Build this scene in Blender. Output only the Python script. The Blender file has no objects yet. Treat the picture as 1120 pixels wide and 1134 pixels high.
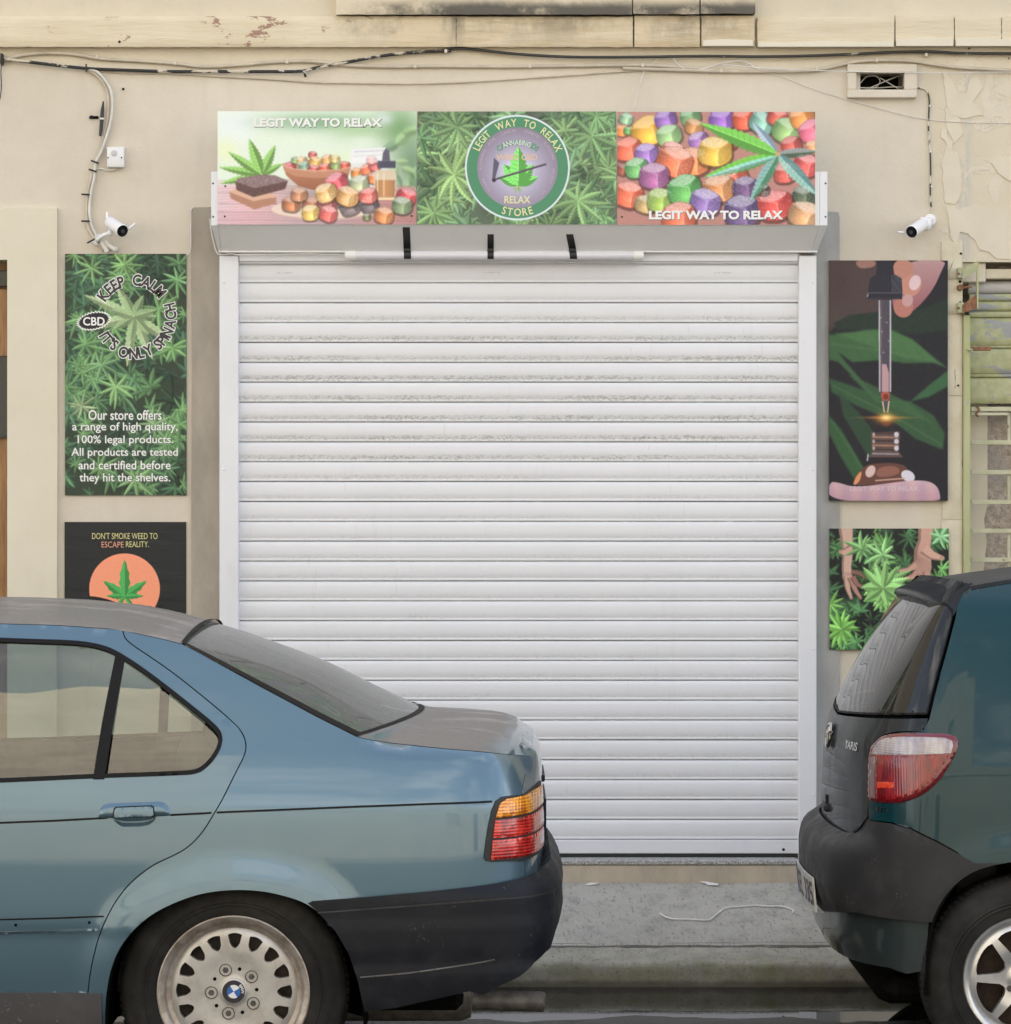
import bpy, bmesh, math, random
import numpy as np
from mathutils import Vector, Matrix
from mathutils.geometry import delaunay_2d_cdt

random.seed(7); RNG = np.random.default_rng(7)
SC = bpy.context.scene
COL = SC.collection
rad = math.radians

# ---------------------------------------------------------------- survey of the place
# The camera stands across the street, level, square to the shop front (wall plane Y = 0).
F, CAMY, EYE, PCX, PCY = 3500.0, -12.24, 1.63, 560.0, 567.0
def P(px, py, Y=0.0):
    s = F / (Y - CAMY)
    return ((px - PCX) / s, Y, EYE - (py - PCY) / s)
def PX(px, Y=0.0): return P(px, 0, Y)[0]
def PZ(py, Y=0.0): return P(0, py, Y)[2]

# ---------------------------------------------------------------- object helpers
def world_loc(o):
    v = Vector((0, 0, 0))
    while o is not None:
        v += o.location; o = o.parent
    return v
def tag(o, label=None, cat=None, group=None, kind=None):
    if label: o['label'] = label
    if cat: o['category'] = cat
    if group: o['group'] = group
    if kind: o['kind'] = kind
    return o
def thing(name, label, cat, loc=(0, 0, 0), group=None):
    o = bpy.data.objects.new(name, None); COL.objects.link(o)
    o.location = loc; o.empty_display_size = 0.1
    return tag(o, label, cat, group)
def link(name, me, mat, parent=None, origin=None):
    """mesh vertices are in world space; re-base them on the parent (or a given origin)"""
    base = world_loc(parent) if parent is not None else Vector(origin or (0, 0, 0))
    if base.length > 0: me.transform(Matrix.Translation(-base))
    o = bpy.data.objects.new(name, me); COL.objects.link(o)
    if parent is not None: o.parent = parent
    else: o.location = base
    for m in (mat if isinstance(mat, (list, tuple)) else [mat]): me.materials.append(m)
    return o

def spline(pts, n=8, closed=False):
    pts = [np.array(p, float) for p in pts]; N = len(pts); out = []
    rng = range(N) if closed else range(N - 1)
    for i in rng:
        p1, p2 = pts[i], pts[(i + 1) % N]
        p0 = pts[(i - 1) % N] if (closed or i > 0) else 2 * p1 - p2
        p3 = pts[(i + 2) % N] if (closed or i < N - 2) else 2 * p2 - p1
        # centripetal-ish: limit tangents by chord
        for k in range(n):
            t = k / n
            d = np.linalg.norm(p2 - p1)
            m1 = (p2 - p0) / max(1e-9, np.linalg.norm(p2 - p1) + np.linalg.norm(p1 - p0)) * d
            m2 = (p3 - p1) / max(1e-9, np.linalg.norm(p3 - p2) + np.linalg.norm(p2 - p1)) * d
            h00 = 2*t**3 - 3*t**2 + 1; h10 = t**3 - 2*t**2 + t; h01 = -2*t**3 + 3*t**2; h11 = t**3 - t**2
            out.append(h00*p1 + h10*m1 + h01*p2 + h11*m2)
    if not closed: out.append(pts[-1])
    return np.array(out)

class MB:
    def __init__(s): s.bm = bmesh.new()
    def box(s, x0, x1, y0, y1, z0, z1, bevel=0.0, seg=1):
        r = bmesh.ops.create_cube(s.bm, size=1.0)
        vs = r['verts']
        bmesh.ops.scale(s.bm, verts=vs, vec=(abs(x1-x0), abs(y1-y0), abs(z1-z0)))
        bmesh.ops.translate(s.bm, verts=vs, vec=((x0+x1)/2, (y0+y1)/2, (z0+z1)/2))
        if bevel > 0:
            es = list({e for v in vs for e in v.link_edges})
            bmesh.ops.bevel(s.bm, geom=es, offset=bevel, segments=seg, affect='EDGES', profile=0.5)
        return s
    def prism(s, poly, fn0, fn1, bevel=0):
        """poly: 2D points (ccw); fn0/fn1 map (a,b) to front and back points"""
        a = [s.bm.verts.new(fn0(*p)) for p in poly]; b = [s.bm.verts.new(fn1(*p)) for p in poly]
        f = s.bm.faces.new(a); s.bm.faces.new(list(reversed(b))); n = len(poly)
        for i in range(n): s.bm.faces.new((a[i], b[i], b[(i+1) % n], a[(i+1) % n]))
        return s
    def tube(s, pts, r, n=8, cap=True):
        pts = [Vector(p) for p in pts]; rings = []; up = Vector((0.123, 0.35, 0.93)).normalized()
        for i, p in enumerate(pts):
            t = (pts[min(i+1, len(pts)-1)] - pts[max(i-1, 0)])
            if t.length < 1e-9: t = Vector((1, 0, 0))
            t.normalize(); a = t.cross(up)
            if a.length < 1e-3: a = t.cross(Vector((1, 0, 0)))
            a.normalize(); b = a.cross(t)
            rr = r[i] if isinstance(r, (list, tuple, np.ndarray)) else r
            rings.append([s.bm.verts.new(p + rr*(math.cos(2*math.pi*k/n)*a + math.sin(2*math.pi*k/n)*b)) for k in range(n)])
        for A, B in zip(rings, rings[1:]):
            for k in range(n): s.bm.faces.new((A[k], A[(k+1) % n], B[(k+1) % n], B[k]))
        if cap:
            s.bm.faces.new(list(reversed(rings[0]))); s.bm.faces.new(rings[-1])
        return s
    def lathe(s, prof, org, axis, n=48, a0=0.0, a1=2*math.pi):
        """prof: (radius, height along axis)"""
        ax = Vector(axis).normalized(); org = Vector(org)
        u = ax.cross(Vector((0, 0, 1)))
        if u.length < 1e-3: u = Vector((1, 0, 0))
        u.normalize(); w = ax.cross(u); full = abs(a1-a0-2*math.pi) < 1e-6; m = n if full else n+1
        rings = []
        for r, h in prof:
            if r < 1e-6: rings.append([s.bm.verts.new(org + ax*h)])
            else: rings.append([s.bm.verts.new(org + ax*h + r*(math.cos(a0+(a1-a0)*k/n)*u + math.sin(a0+(a1-a0)*k/n)*w)) for k in range(m)])
        for A, B in zip(rings, rings[1:]):
            for k in range(n):
                k2 = (k+1) % m
                if len(A) == 1 and len(B) == 1: continue
                if len(A) == 1: s.bm.faces.new((A[0], B[k2], B[k]))
                elif len(B) == 1: s.bm.faces.new((A[k], A[k2], B[0]))
                else: s.bm.faces.new((A[k], A[k2], B[k2], B[k]))
        return s
    def sheet(s, verts, faces):
        vs = [s.bm.verts.new(v) for v in verts]
        for f in faces:
            try: s.bm.faces.new([vs[i] for i in f])
            except ValueError: pass
        return s
    def grid(s, fn, nu, nv):
        vs = [[s.bm.verts.new(fn(i/nu, j/nv)) for j in range(nv+1)] for i in range(nu+1)]
        for i in range(nu):
            for j in range(nv): s.bm.faces.new((vs[i][j], vs[i+1][j], vs[i+1][j+1], vs[i][j+1]))
        return s
    def ball(s, c, r, sub=2, sx=1, sy=1, sz=1):
        q = bmesh.ops.create_icosphere(s.bm, subdivisions=sub, radius=1.0)
        bmesh.ops.scale(s.bm, verts=q['verts'], vec=(r*sx, r*sy, r*sz))
        bmesh.ops.translate(s.bm, verts=q['verts'], vec=c)
        return s
    def build(s, name, mat, parent=None, smooth=35, recalc=True, origin=None):
        if recalc: bmesh.ops.recalc_face_normals(s.bm, faces=s.bm.faces)
        if smooth:
            lim = rad(smooth)
            for f in s.bm.faces: f.smooth = True
            for e in s.bm.edges:
                if len(e.link_faces) == 2 and e.calc_face_angle(0) > lim: e.smooth = False
        me = bpy.data.meshes.new(name); s.bm.to_mesh(me); s.bm.free()
        if origin is None and parent is None:
            n = len(me.vertices); c = np.empty(n*3, np.float32); me.vertices.foreach_get('co', c); c = c.reshape(-1, 3)
            origin = ((c[:, 0].min()+c[:, 0].max())/2, (c[:, 1].min()+c[:, 1].max())/2, c[:, 2].min())
        return link(name, me, mat, parent, origin)

def wall_poly(poly_px, Y0, Y1):
    """a prism traced on the wall: Y0 front, Y1 back (measured in wall scale)"""
    pts = [(P(a, b, Y0)[0], P(a, b, Y0)[2]) for a, b in poly_px]
    A = sum(p[0]*q[1]-q[0]*p[1] for p, q in zip(pts, pts[1:]+pts[:1]))
    if A < 0: pts = pts[::-1]
    m = MB(); m.prism(pts, lambda a, b: (a, Y0, b), lambda a, b: (a, Y1, b)); return m

def inpoly(pts, X, Y):
    ins = np.zeros(np.shape(X), bool); pts = np.asarray(pts, float)
    x1, y1 = pts[:, 0], pts[:, 1]; x2, y2 = np.roll(x1, -1), np.roll(y1, -1)
    for a, b, c, d in zip(x1, y1, x2, y2):
        if b == d: continue
        cond = (b > Y) != (d > Y)
        ins ^= cond & (X < (c-a)*(Y-b)/(d-b)+a)
    return ins
def area(p): p = np.asarray(p); q = np.roll(p, -1, 0); return 0.5*np.sum(p[:, 0]*q[:, 1]-q[:, 0]*p[:, 1])
def resample(poly, sp, closed=True):
    poly = np.asarray(poly, float); out = []
    n = len(poly)
    for i in range(n if closed else n-1):
        a, b = poly[i], poly[(i+1) % n]; k = max(1, int(math.ceil(np.linalg.norm(b-a)/sp)))
        for j in range(k): out.append(a+(b-a)*j/k)
    if not closed: out.append(poly[-1])
    return np.array(out)
def offset_poly(poly, d):
    """positive d shrinks a ccw polygon"""
    p = np.asarray(poly, float)
    if area(p) < 0: p = p[::-1]
    keep = [i for i in range(len(p)) if np.linalg.norm(p[i]-p[i-1]) > 1e-6]; p = p[keep]
    e = np.roll(p, -1, 0)-p; e /= np.linalg.norm(e, axis=1)[:, None]
    nrm = np.stack([-e[:, 1], e[:, 0]], 1); npv = np.roll(nrm, 1, 0)
    m = nrm+npv; L = np.sum(m*nrm, 1); m = m/np.maximum(L, 0.35)[:, None]
    return p+m*d
def cdt(poly, holes, sp, bsp=None):
    """triangulate a region with evenly spread inner points -> verts2d, tris, n_boundary_loops"""
    bsp = bsp or sp*0.7
    loops = [resample(poly if area(poly) > 0 else np.asarray(poly)[::-1], bsp)]
    loops += [resample(h, bsp) for h in holes]
    V = []; E = []
    for L in loops:
        b = len(V); V += [tuple(q) for q in L]; E += [(b+i, b+(i+1) % len(L)) for i in range(len(L))]
    allb = np.array(V)
    x0, y0 = loops[0].min(0); x1, y1 = loops[0].max(0)
    gx = np.arange(x0, x1, sp); gy = np.arange(y0, y1, sp*0.866)
    X, Y = np.meshgrid(gx, gy); X = X+(np.arange(len(gy)) % 2)[:, None]*sp*0.5
    X, Y = X.ravel(), Y.ravel(); ok = inpoly(loops[0], X, Y)
    for h in loops[1:]: ok &= ~inpoly(h, X, Y)
    X, Y = X[ok], Y[ok]
    if len(X):
        dm = np.full(len(X), 1e9)
        for k in range(0, len(allb), 400):
            c = allb[k:k+400]; dm = np.minimum(dm, np.min((X[:, None]-c[None, :, 0])**2+(Y[:, None]-c[None, :, 1])**2, axis=1))
        ok = dm > (0.55*sp)**2; V += list(zip(X[ok], Y[ok]))
    r = delaunay_2d_cdt([Vector(v) for v in V], E, [], 0, 1e-7)
    v2 = np.array([(v.x, v.y) for v in r[0]]); tris = [f for f in r[2] if len(f) == 3]
    T = np.array(tris); c = v2[T].mean(1)
    ok = inpoly(loops[0], c[:, 0], c[:, 1])
    for h in loops[1:]: ok &= ~inpoly(h, c[:, 0], c[:, 1])
    T = T[ok]; a = v2[T]
    cr = (a[:, 1, 0]-a[:, 0, 0])*(a[:, 2, 1]-a[:, 0, 1])-(a[:, 1, 1]-a[:, 0, 1])*(a[:, 2, 0]-a[:, 0, 0])
    T[cr < 0] = T[cr < 0][:, ::-1]
    return v2, T

# ---------------------------------------------------------------- material helpers
class Mat:
    def __init__(s, name, col=(0.5, 0.5, 0.5), rough=0.6, metal=0.0, **kw):
        s.m = bpy.data.materials.new(name); s.m.use_nodes = True; s.t = s.m.node_tree; s.N = s.t.nodes; s.L = s.t.links
        s.b = s.N['Principled BSDF']; s.b.inputs['Base Color'].default_value = (*col, 1)
        s.b.inputs['Roughness'].default_value = rough; s.b.inputs['Metallic'].default_value = metal
        for k, v in kw.items(): s.b.inputs[k.replace('_', ' ')].default_value = v
        s.geo = None
    def n(s, t, **kw):
        x = s.N.new(t)
        for k, v in kw.items():
            if k in x.inputs: x.inputs[k].default_value = v
            else: setattr(x, k, v)
        return x
    def set(s, x, k, v):
        if hasattr(v, 'links') or isinstance(v, bpy.types.NodeSocket): s.L.new(v, x.inputs[k])
        else: x.inputs[k].default_value = v
    def pos(s):
        if not s.geo: s.geo = s.N.new('ShaderNodeNewGeometry')
        return s.geo.outputs['Position']
    def normal(s): s.pos(); return s.geo.outputs['Normal']
    def xyz(s, v):
        x = s.n('ShaderNodeSeparateXYZ'); s.L.new(v, x.inputs[0]); return x.outputs
    def scale(s, v, sc):
        x = s.n('ShaderNodeVectorMath', operation='MULTIPLY'); s.L.new(v, x.inputs[0]); x.inputs[1].default_value = sc; return x.outputs[0]
    def noise(s, sc, det=4, rough=0.55, vec=None, stretch=None, dist=0.0):
        v = vec or s.pos()
        if stretch: v = s.scale(v, stretch)
        x = s.n('ShaderNodeTexNoise'); x.inputs['Scale'].default_value = sc; x.inputs['Detail'].default_value = det
        x.inputs['Roughness'].default_value = rough; x.inputs['Distortion'].default_value = dist
        s.L.new(v, x.inputs['Vector']); return x.outputs['Fac']
    def voro(s, sc, feature='F1', stretch=None, out='Distance'):
        v = s.pos()
        if stretch: v = s.scale(v, stretch)
        x = s.n('ShaderNodeTexVoronoi', feature=feature); x.inputs['Scale'].default_value = sc; s.L.new(v, x.inputs['Vector']); return x.outputs[out]
    def math(s, op, a, b=0.0, clamp=False):
        x = s.n('ShaderNodeMath', operation=op, use_clamp=clamp); s.set(x, 0, a); s.set(x, 1, b); return x.outputs[0]
    def step(s, v, lo, hi, a=0.0, b=1.0):
        x = s.n('ShaderNodeMapRange', interpolation_type='SMOOTHSTEP'); s.set(x, 'Value', v)
        x.inputs['From Min'].default_value = lo; x.inputs['From Max'].default_value = hi
        x.inputs['To Min'].default_value = a; x.inputs['To Max'].default_value = b; return x.outputs[0]
    def band(s, v, a, b, soft):
        return s.math('MULTIPLY', s.step(v, a-soft, a+soft), s.step(v, b-soft, b+soft, 1, 0))
    def mix(s, f, a, b):
        x = s.n('ShaderNodeMix', data_type='RGBA')
        s.set(x, 'Factor', f) if not isinstance(f, float) else x.inputs[0].__setattr__('default_value', f)
        for i, q in ((6, a), (7, b)):
            if isinstance(q, bpy.types.NodeSocket): s.L.new(q, x.inputs[i])
            else: x.inputs[i].default_value = (*q, 1)
        return x.outputs[2]
    def color(s, sock): s.L.new(sock, s.b.inputs['Base Color'])
    def rough(s, sock): s.L.new(sock, s.b.inputs['Roughness'])
    def bump(s, h, strength=0.3, dist=0.01):
        x = s.n('ShaderNodeBump'); x.inputs['Strength'].default_value = strength; x.inputs['Distance'].default_value = dist
        s.L.new(h, x.inputs['Height']); s.L.new(x.outputs[0], s.b.inputs['Normal']); return s
def plain(name, col, rough=0.5, metal=0.0, var=0.0, sc=20, bump=0.0, **kw):
    m = Mat(name, col, rough, metal, **kw)
    if var or bump:
        n = m.noise(sc, 5)
        if var:
            m.color(m.mix(m.step(n, 0.3, 0.7), tuple(c*(1-var) for c in col), tuple(min(1, c*(1+var)) for c in col)))
        if bump: m.bump(n, bump, 0.004)
    return m.m
def lin(c):
    c = np.asarray(c, float)/255.0
    return np.where(c <= 0.04045, c/12.92, ((c+0.055)/1.055)**2.4)
def L3(r, g, b, k=1.0): return tuple(float(x)*k for x in lin((r, g, b)))

# ---------------------------------------------------------------- lettering
_txt = {}
def glyphs(s, size=1.0, bold=0.0, shear=0.0):
    key = (s, round(bold, 4), shear)
    if key not in _txt:
        cu = bpy.data.curves.new('lettering', 'FONT'); cu.body = s; cu.size = 1.0; cu.offset = bold; cu.shear = shear
        cu.resolution_u = 3; cu.fill_mode = 'FRONT'
        o = bpy.data.objects.new('lettering', cu); COL.objects.link(o)
        bpy.context.view_layer.update()
        dg = bpy.context.evaluated_depsgraph_get(); me = bpy.data.meshes.new_from_object(o.evaluated_get(dg))
        v = np.array([tuple(q.co)[:2] for q in me.vertices]) if len(me.vertices) else np.zeros((0, 2))
        f = [tuple(p.vertices) for p in me.polygons]
        bpy.data.objects.remove(o); bpy.data.curves.remove(cu); bpy.data.meshes.remove(me)
        _txt[key] = (v, f)
    v, f = _txt[key]; return v*size, f
def text_line(mb, s, cx, cz, width, height, Y, bold=0.0, shear=0.0):
    """one line of capitals fitted into width x height (metres) centred on (cx, cz), on the wall plane at Y"""
    v, f = glyphs(s, 1.0, bold, shear)
    lo, hi = v.min(0), v.max(0)
    q = (v-(lo+hi)/2)*np.array([width/(hi[0]-lo[0]), height/(hi[1]-lo[1])])
    mb.sheet([(cx+a, Y, cz+b) for a, b in q], f)
def text_arc(mb, s, cx, cz, r, a_mid, Y, size, bold=0.0, track=0.06, top=True, narrow=1.0):
    """letters round a circle; r is the radius of the letters' middle line"""
    W = []
    for ch in s:
        if ch == ' ': W.append((None, 0.32*size*narrow)); continue
        v, f = glyphs(ch, size, bold); v0 = glyphs(ch, size, 0.0)[0]; w = v0[:, 0].max()-v0[:, 0].min(); W.append(((v, f), w*narrow))
    tot = sum(w for _, w in W)+track*size*(len(s)-1); pos = -tot/2
    for g, w in W:
        c = pos+w/2; pos += w+track*size
        if g is None: continue
        v, f = g; v = v.copy(); v[:, 0] = (v[:, 0]-(v[:, 0].min()+v[:, 0].max())/2)*narrow; v[:, 1] -= 0.36*size
        if top: a = a_mid-c/r; rot = a-math.pi/2
        else: a = a_mid+c/r; rot = a+math.pi/2
        ca, sa = math.cos(rot), math.sin(rot)
        mb.sheet([(cx+r*math.cos(a)+p*ca-q*sa, Y, cz+r*math.sin(a)+p*sa+q*ca) for p, q in v], f)
# ================================================================ world, sun, camera
SUN_EL, SUN_AZ = rad(36), rad(14)        # the sun stands behind the shop: the street side lies in open shade
w = bpy.data.worlds.new('World'); SC.world = w; w.use_nodes = True
wn, wl = w.node_tree.nodes, w.node_tree.links
bg = wn['Background']; bg.inputs['Strength'].default_value = 0.13
sky = wn.new('ShaderNodeTexSky'); sky.sky_type = 'NISHITA'; sky.sun_disc = False
sky.sun_elevation = SUN_EL; sky.sun_rotation = SUN_AZ; sky.dust_density = 2.0; sky.air_density = 1.0; sky.ozone_density = 1.0
tc = wn.new('ShaderNodeTexCoord'); nz = wn.new('ShaderNodeTexNoise'); nz.inputs['Scale'].default_value = 2.6
nz.inputs['Detail'].default_value = 7; nz.inputs['Roughness'].default_value = 0.55
mp = wn.new('ShaderNodeMapping'); mp.inputs['Scale'].default_value = (1, 1, 2.4); mp.inputs['Location'].default_value = (0.3, 0.1, 0.6)
wl.new(tc.outputs['Generated'], mp.inputs[0]); wl.new(mp.outputs[0], nz.inputs['Vector'])
cr = wn.new('ShaderNodeMapRange'); cr.interpolation_type = 'SMOOTHSTEP'
cr.inputs['From Min'].default_value = 0.44; cr.inputs['From Max'].default_value = 0.64; cr.inputs['To Min'].default_value = 0.13; cr.inputs['To Max'].default_value = 0.92
sz = wn.new('ShaderNodeSeparateXYZ'); wl.new(tc.outputs['Generated'], sz.inputs[0])
ml = wn.new('ShaderNodeMath'); ml.operation = 'MULTIPLY_ADD'; ml.inputs[1].default_value = -0.22; ml.inputs[2].default_value = 0.10; wl.new(sz.outputs[2], ml.inputs[0])
ad = wn.new('ShaderNodeMath'); ad.operation = 'ADD'; wl.new(nz.outputs['Fac'], ad.inputs[0]); wl.new(ml.outputs[0], ad.inputs[1])
wl.new(ad.outputs[0], cr.inputs['Value'])
mx = wn.new('ShaderNodeMix'); mx.data_type = 'RGBA'; mx.inputs[7].default_value = (8.6, 8.3, 7.9, 1)
wl.new(cr.outputs[0], mx.inputs[0]); wl.new(sky.outputs[0], mx.inputs[6]); wl.new(mx.outputs[2], bg.inputs['Color'])

sl = bpy.data.lights.new('sun', 'SUN'); sl.energy = 3.2; sl.angle = rad(0.53); sl.color = (1.0, 0.93, 0.82)
so = bpy.data.objects.new('sun', sl); COL.objects.link(so)
d = Vector((-math.sin(SUN_AZ)*math.cos(SUN_EL), -math.cos(SUN_AZ)*math.cos(SUN_EL), -math.sin(SUN_EL)))
so.rotation_euler = d.to_track_quat('-Z', 'Y').to_euler(); so.location = (3, 6, 12)

cam = bpy.data.cameras.new('camera'); co = bpy.data.objects.new('camera', cam); COL.objects.link(co)
co.location = (0, CAMY, EYE); co.rotation_euler = (rad(90), 0, 0)
cam.sensor_fit = 'HORIZONTAL'; cam.sensor_width = 36; cam.lens = 36*F/1120.0; cam.clip_end = 500; cam.clip_start = 0.05
SC.camera = co
SC.view_settings.view_transform = 'Standard'; SC.view_settings.look = 'None'; SC.view_settings.gamma = 1.0
SC.view_settings.exposure = 1.52
SC.render.engine = 'CYCLES'; SC.cycles.use_denoising = True
try: SC.cycles.denoiser = 'OPENIMAGEDENOISE'
except Exception: pass
SC.cycles.max_bounces = 10; SC.cycles.diffuse_bounces = 4; SC.cycles.glossy_bounces = 5; SC.cycles.transparent_max_bounces = 16
SC.cycles.sample_clamp_indirect = 8.0

# ================================================================ materials of the place
def m_wall():
    m = Mat('wall_paint', rough=0.85); x, y, z = m.xyz(m.pos())
    big = m.noise(1.3, 5, 0.6); mid = m.noise(9, 5, 0.6); fine = m.noise(120, 3, 0.6)
    drip = m.noise(3.0, 4, 0.6, stretch=(3.5, 3.5, 0.35))
    pinky = m.mix(m.step(big, 0.3, 0.7), (0.60, 0.54, 0.44), (0.66, 0.60, 0.50))
    cream = m.mix(m.step(big, 0.35, 0.65), (0.60, 0.535, 0.41), (0.655, 0.585, 0.455))
    zj = m.math('ADD', z, m.math('MULTIPLY', m.math('SUBTRACT', m.noise(4, 3), 0.5), 0.06))
    xj = m.math('ADD', x, m.math('MULTIPLY', m.math('SUBTRACT', m.noise(6, 3), 0.5), 0.05))
    c = m.mix(m.step(zj, 3.33, 3.38), pinky, cream)
    c = m.mix(m.step(xj, 1.60, 1.64), c, cream)
    c = m.mix(m.math('MULTIPLY', m.step(drip, 0.55, 0.78), 0.25), c, (0.50, 0.45, 0.37))
    # old grey rain streak down the right pier, rust-coloured undercoat where paint has gone
    st = m.math('MULTIPLY', m.band(x, 1.755, 1.805, 0.02), m.band(z, 2.55, 3.36, 0.05))
    st = m.math('MULTIPLY', st, m.step(m.noise(7, 5, 0.7, stretch=(2, 2, 0.5)), 0.38, 0.6))
    c = m.mix(m.math('MULTIPLY', st, 0.75), c, (0.47, 0.47, 0.44))
    chip = m.math('MULTIPLY', m.step(m.noise(22, 6, 0.65), 0.685, 0.70), m.step(z, 3.30, 3.42))
    c = m.mix(m.math('MULTIPLY', chip, 0.8), c, (0.42, 0.34, 0.26))
    flake = m.math('MULTIPLY', m.step(m.noise(6, 6, 0.62, dist=0.6), 0.53, 0.545), m.step(x, 1.66, 1.72))
    c = m.mix(m.math('MULTIPLY', flake, 0.55), c, (0.68, 0.62, 0.51))
    c = m.mix(m.step(mid, 0.35, 0.75, 0, 0.16), c, (0.47, 0.42, 0.34))
    c = m.mix(m.step(m.noise(34, 6, 0.7), 0.60, 0.72, 0, 0.22), c, (0.46, 0.41, 0.33))
    c = m.mix(m.step(m.noise(55, 4, 0.7), 0.70, 0.73, 0, 0.5), c, (0.36, 0.31, 0.24))
    m.color(c)
    h = m.math('ADD', m.math('MULTIPLY', big, 2.2), m.math('ADD', m.math('MULTIPLY', mid, 0.35), m.math('MULTIPLY', fine, 0.14)))
    h = m.math('ADD', h, m.math('MULTIPLY', flake, 0.25))
    m.bump(h, 0.42, 0.02); return m.m
def m_band(painted):
    m = Mat('band_stone_painted' if painted else 'band_stone', rough=0.9); x, y, z = m.xyz(m.pos())
    big = m.noise(2.2, 4, 0.6); lay = m.noise(7, 6, 0.65, stretch=(0.6, 1, 5)); fine = m.noise(90, 3)
    if painted:
        c = m.mix(m.step(big, 0.3, 0.7), (0.64, 0.56, 0.40), (0.71, 0.63, 0.47))
        red = m.math('MULTIPLY', m.step(m.noise(14, 7, 0.68, stretch=(0.75, 1, 1.8), dist=0.35), 0.60, 0.62), m.math('MULTIPLY', m.step(m.noise(2.6, 2), 0.44, 0.52), m.step(x, -0.35, -0.55)))
        c = m.mix(m.math('MULTIPLY', red, 0.85), c, (0.29, 0.15, 0.11))
        och = m.math('MULTIPLY', m.step(x, -0.75, -0.3), 0.4); c = m.mix(och, c, (0.58, 0.43, 0.25))
    else:
        c = m.mix(m.step(lay, 0.3, 0.72), (0.56, 0.45, 0.29), (0.68, 0.59, 0.43))
        c = m.mix(m.step(x, 0.95, 1.05, 0, 0.7), c, (0.64, 0.57, 0.43))
    # black mould under the ledge
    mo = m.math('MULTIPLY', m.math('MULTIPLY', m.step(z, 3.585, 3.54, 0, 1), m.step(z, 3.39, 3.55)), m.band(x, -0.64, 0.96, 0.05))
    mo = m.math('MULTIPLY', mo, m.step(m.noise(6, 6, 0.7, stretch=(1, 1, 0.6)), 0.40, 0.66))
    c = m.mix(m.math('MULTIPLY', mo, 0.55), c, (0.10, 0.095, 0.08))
    dr = m.math('MULTIPLY', m.math('MULTIPLY', m.band(x, -0.215, -0.165, 0.02), m.step(m.noise(9, 4), 0.35, 0.6)), 0.5)
    c = m.mix(dr, c, (0.17, 0.155, 0.13))
    m.color(c); m.bump(m.math('ADD', m.math('MULTIPLY', lay, 1.0), m.math('MULTIPLY', fine, 0.12)), 0.55, 0.012); return m.m
def m_ledge():
    m = Mat('ledge_stone', rough=0.9); x, y, z = m.xyz(m.pos())
    n = m.noise(9, 6, 0.68); c = m.mix(m.step(m.noise(3, 4), 0.3, 0.7), (0.60, 0.51, 0.36), (0.68, 0.60, 0.46))
    zz = m.math('ADD', z, m.math('MULTIPLY', m.math('SUBTRACT', n, 0.5), 0.05))
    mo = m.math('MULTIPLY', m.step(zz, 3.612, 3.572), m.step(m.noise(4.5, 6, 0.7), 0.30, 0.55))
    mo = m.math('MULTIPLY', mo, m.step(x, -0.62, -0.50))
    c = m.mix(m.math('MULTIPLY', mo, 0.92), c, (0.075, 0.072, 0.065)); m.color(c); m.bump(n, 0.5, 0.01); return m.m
def m_cement(col, name):
    m = Mat(name, rough=0.9); n = m.noise(5, 7, 0.70, stretch=(1.4, 1, 0.5)); f = m.noise(90, 3)
    m.color(m.mix(m.step(n, 0.3, 0.72), tuple(c*0.82 for c in col), tuple(c*1.12 for c in col))); m.bump(m.math('ADD', n, m.math('MULTIPLY', f, 0.15)), 0.3, 0.01); return m.m
def m_pave():
    m = Mat('pavement_concrete', rough=0.88); x, y, z = m.xyz(m.pos())
    big = m.noise(1.6, 6, 0.66); mid = m.noise(14, 6, 0.66, stretch=(1, .4, 1)); fine = m.noise(95, 3, 0.75, stretch=(1, .12, 1))
    c = m.mix(m.step(big, 0.3, 0.7), (0.30, 0.285, 0.25), (0.41, 0.39, 0.345))
    c = m.mix(m.step(mid, 0.45, 0.75, 0, 0.55), c, (0.15, 0.145, 0.135))
    c = m.mix(m.step(fine, 0.55, 0.70, 0, 0.6), c, (0.40, 0.39, 0.36))
    c = m.mix(m.step(fine, 0.44, 0.32, 0, 0.6), c, (0.09, 0.088, 0.08)); c = m.mix(m.step(m.noise(38, 4, 0.7, stretch=(1, .2, 1)), 0.62, 0.68, 0, 0.6), c, (0.10, 0.095, 0.08))
    gr = m.math('MULTIPLY', m.step(m.noise(4, 5, 0.65), 0.5, 0.68), m.step(x, 0.6, 1.2)); 
    c = m.mix(m.math('MULTIPLY', gr, 0.5), c, (0.17, 0.175, 0.085))
    jn = m.math('ADD', y, m.math('MULTIPLY', m.math('SUBTRACT', m.noise(9, 4), 0.5), 0.012))
    j = m.math('MAXIMUM', m.band(jn, -1.245, -1.228, 0.004), m.math('MULTIPLY', m.band(jn, -1.196, -1.186, 0.004), m.step(m.noise(3, 3), 0.42, 0.55)))
    c = m.mix(m.math('MULTIPLY', j, 0.8), c, (0.06, 0.058, 0.042))
    cs = m.step(m.noise(3.2, 7, 0.72, dist=1.2, stretch=(1, .4, 1)), 0.58, 0.66, 0, 0.35); c = m.mix(cs, c, (0.36, 0.35, 0.32))
    ed = m.step(y, -0.30, -0.12, 0, 0.35); c = m.mix(m.math('MULTIPLY', ed, m.step(mid, 0.4, 0.6)), c, (0.28, 0.25, 0.20))
    m.color(c); m.bump(m.math('ADD', m.math('MULTIPLY', mid, 0.7), m.math('MULTIPLY', fine, 0.5)), 0.9, 0.006); return m.m
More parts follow.
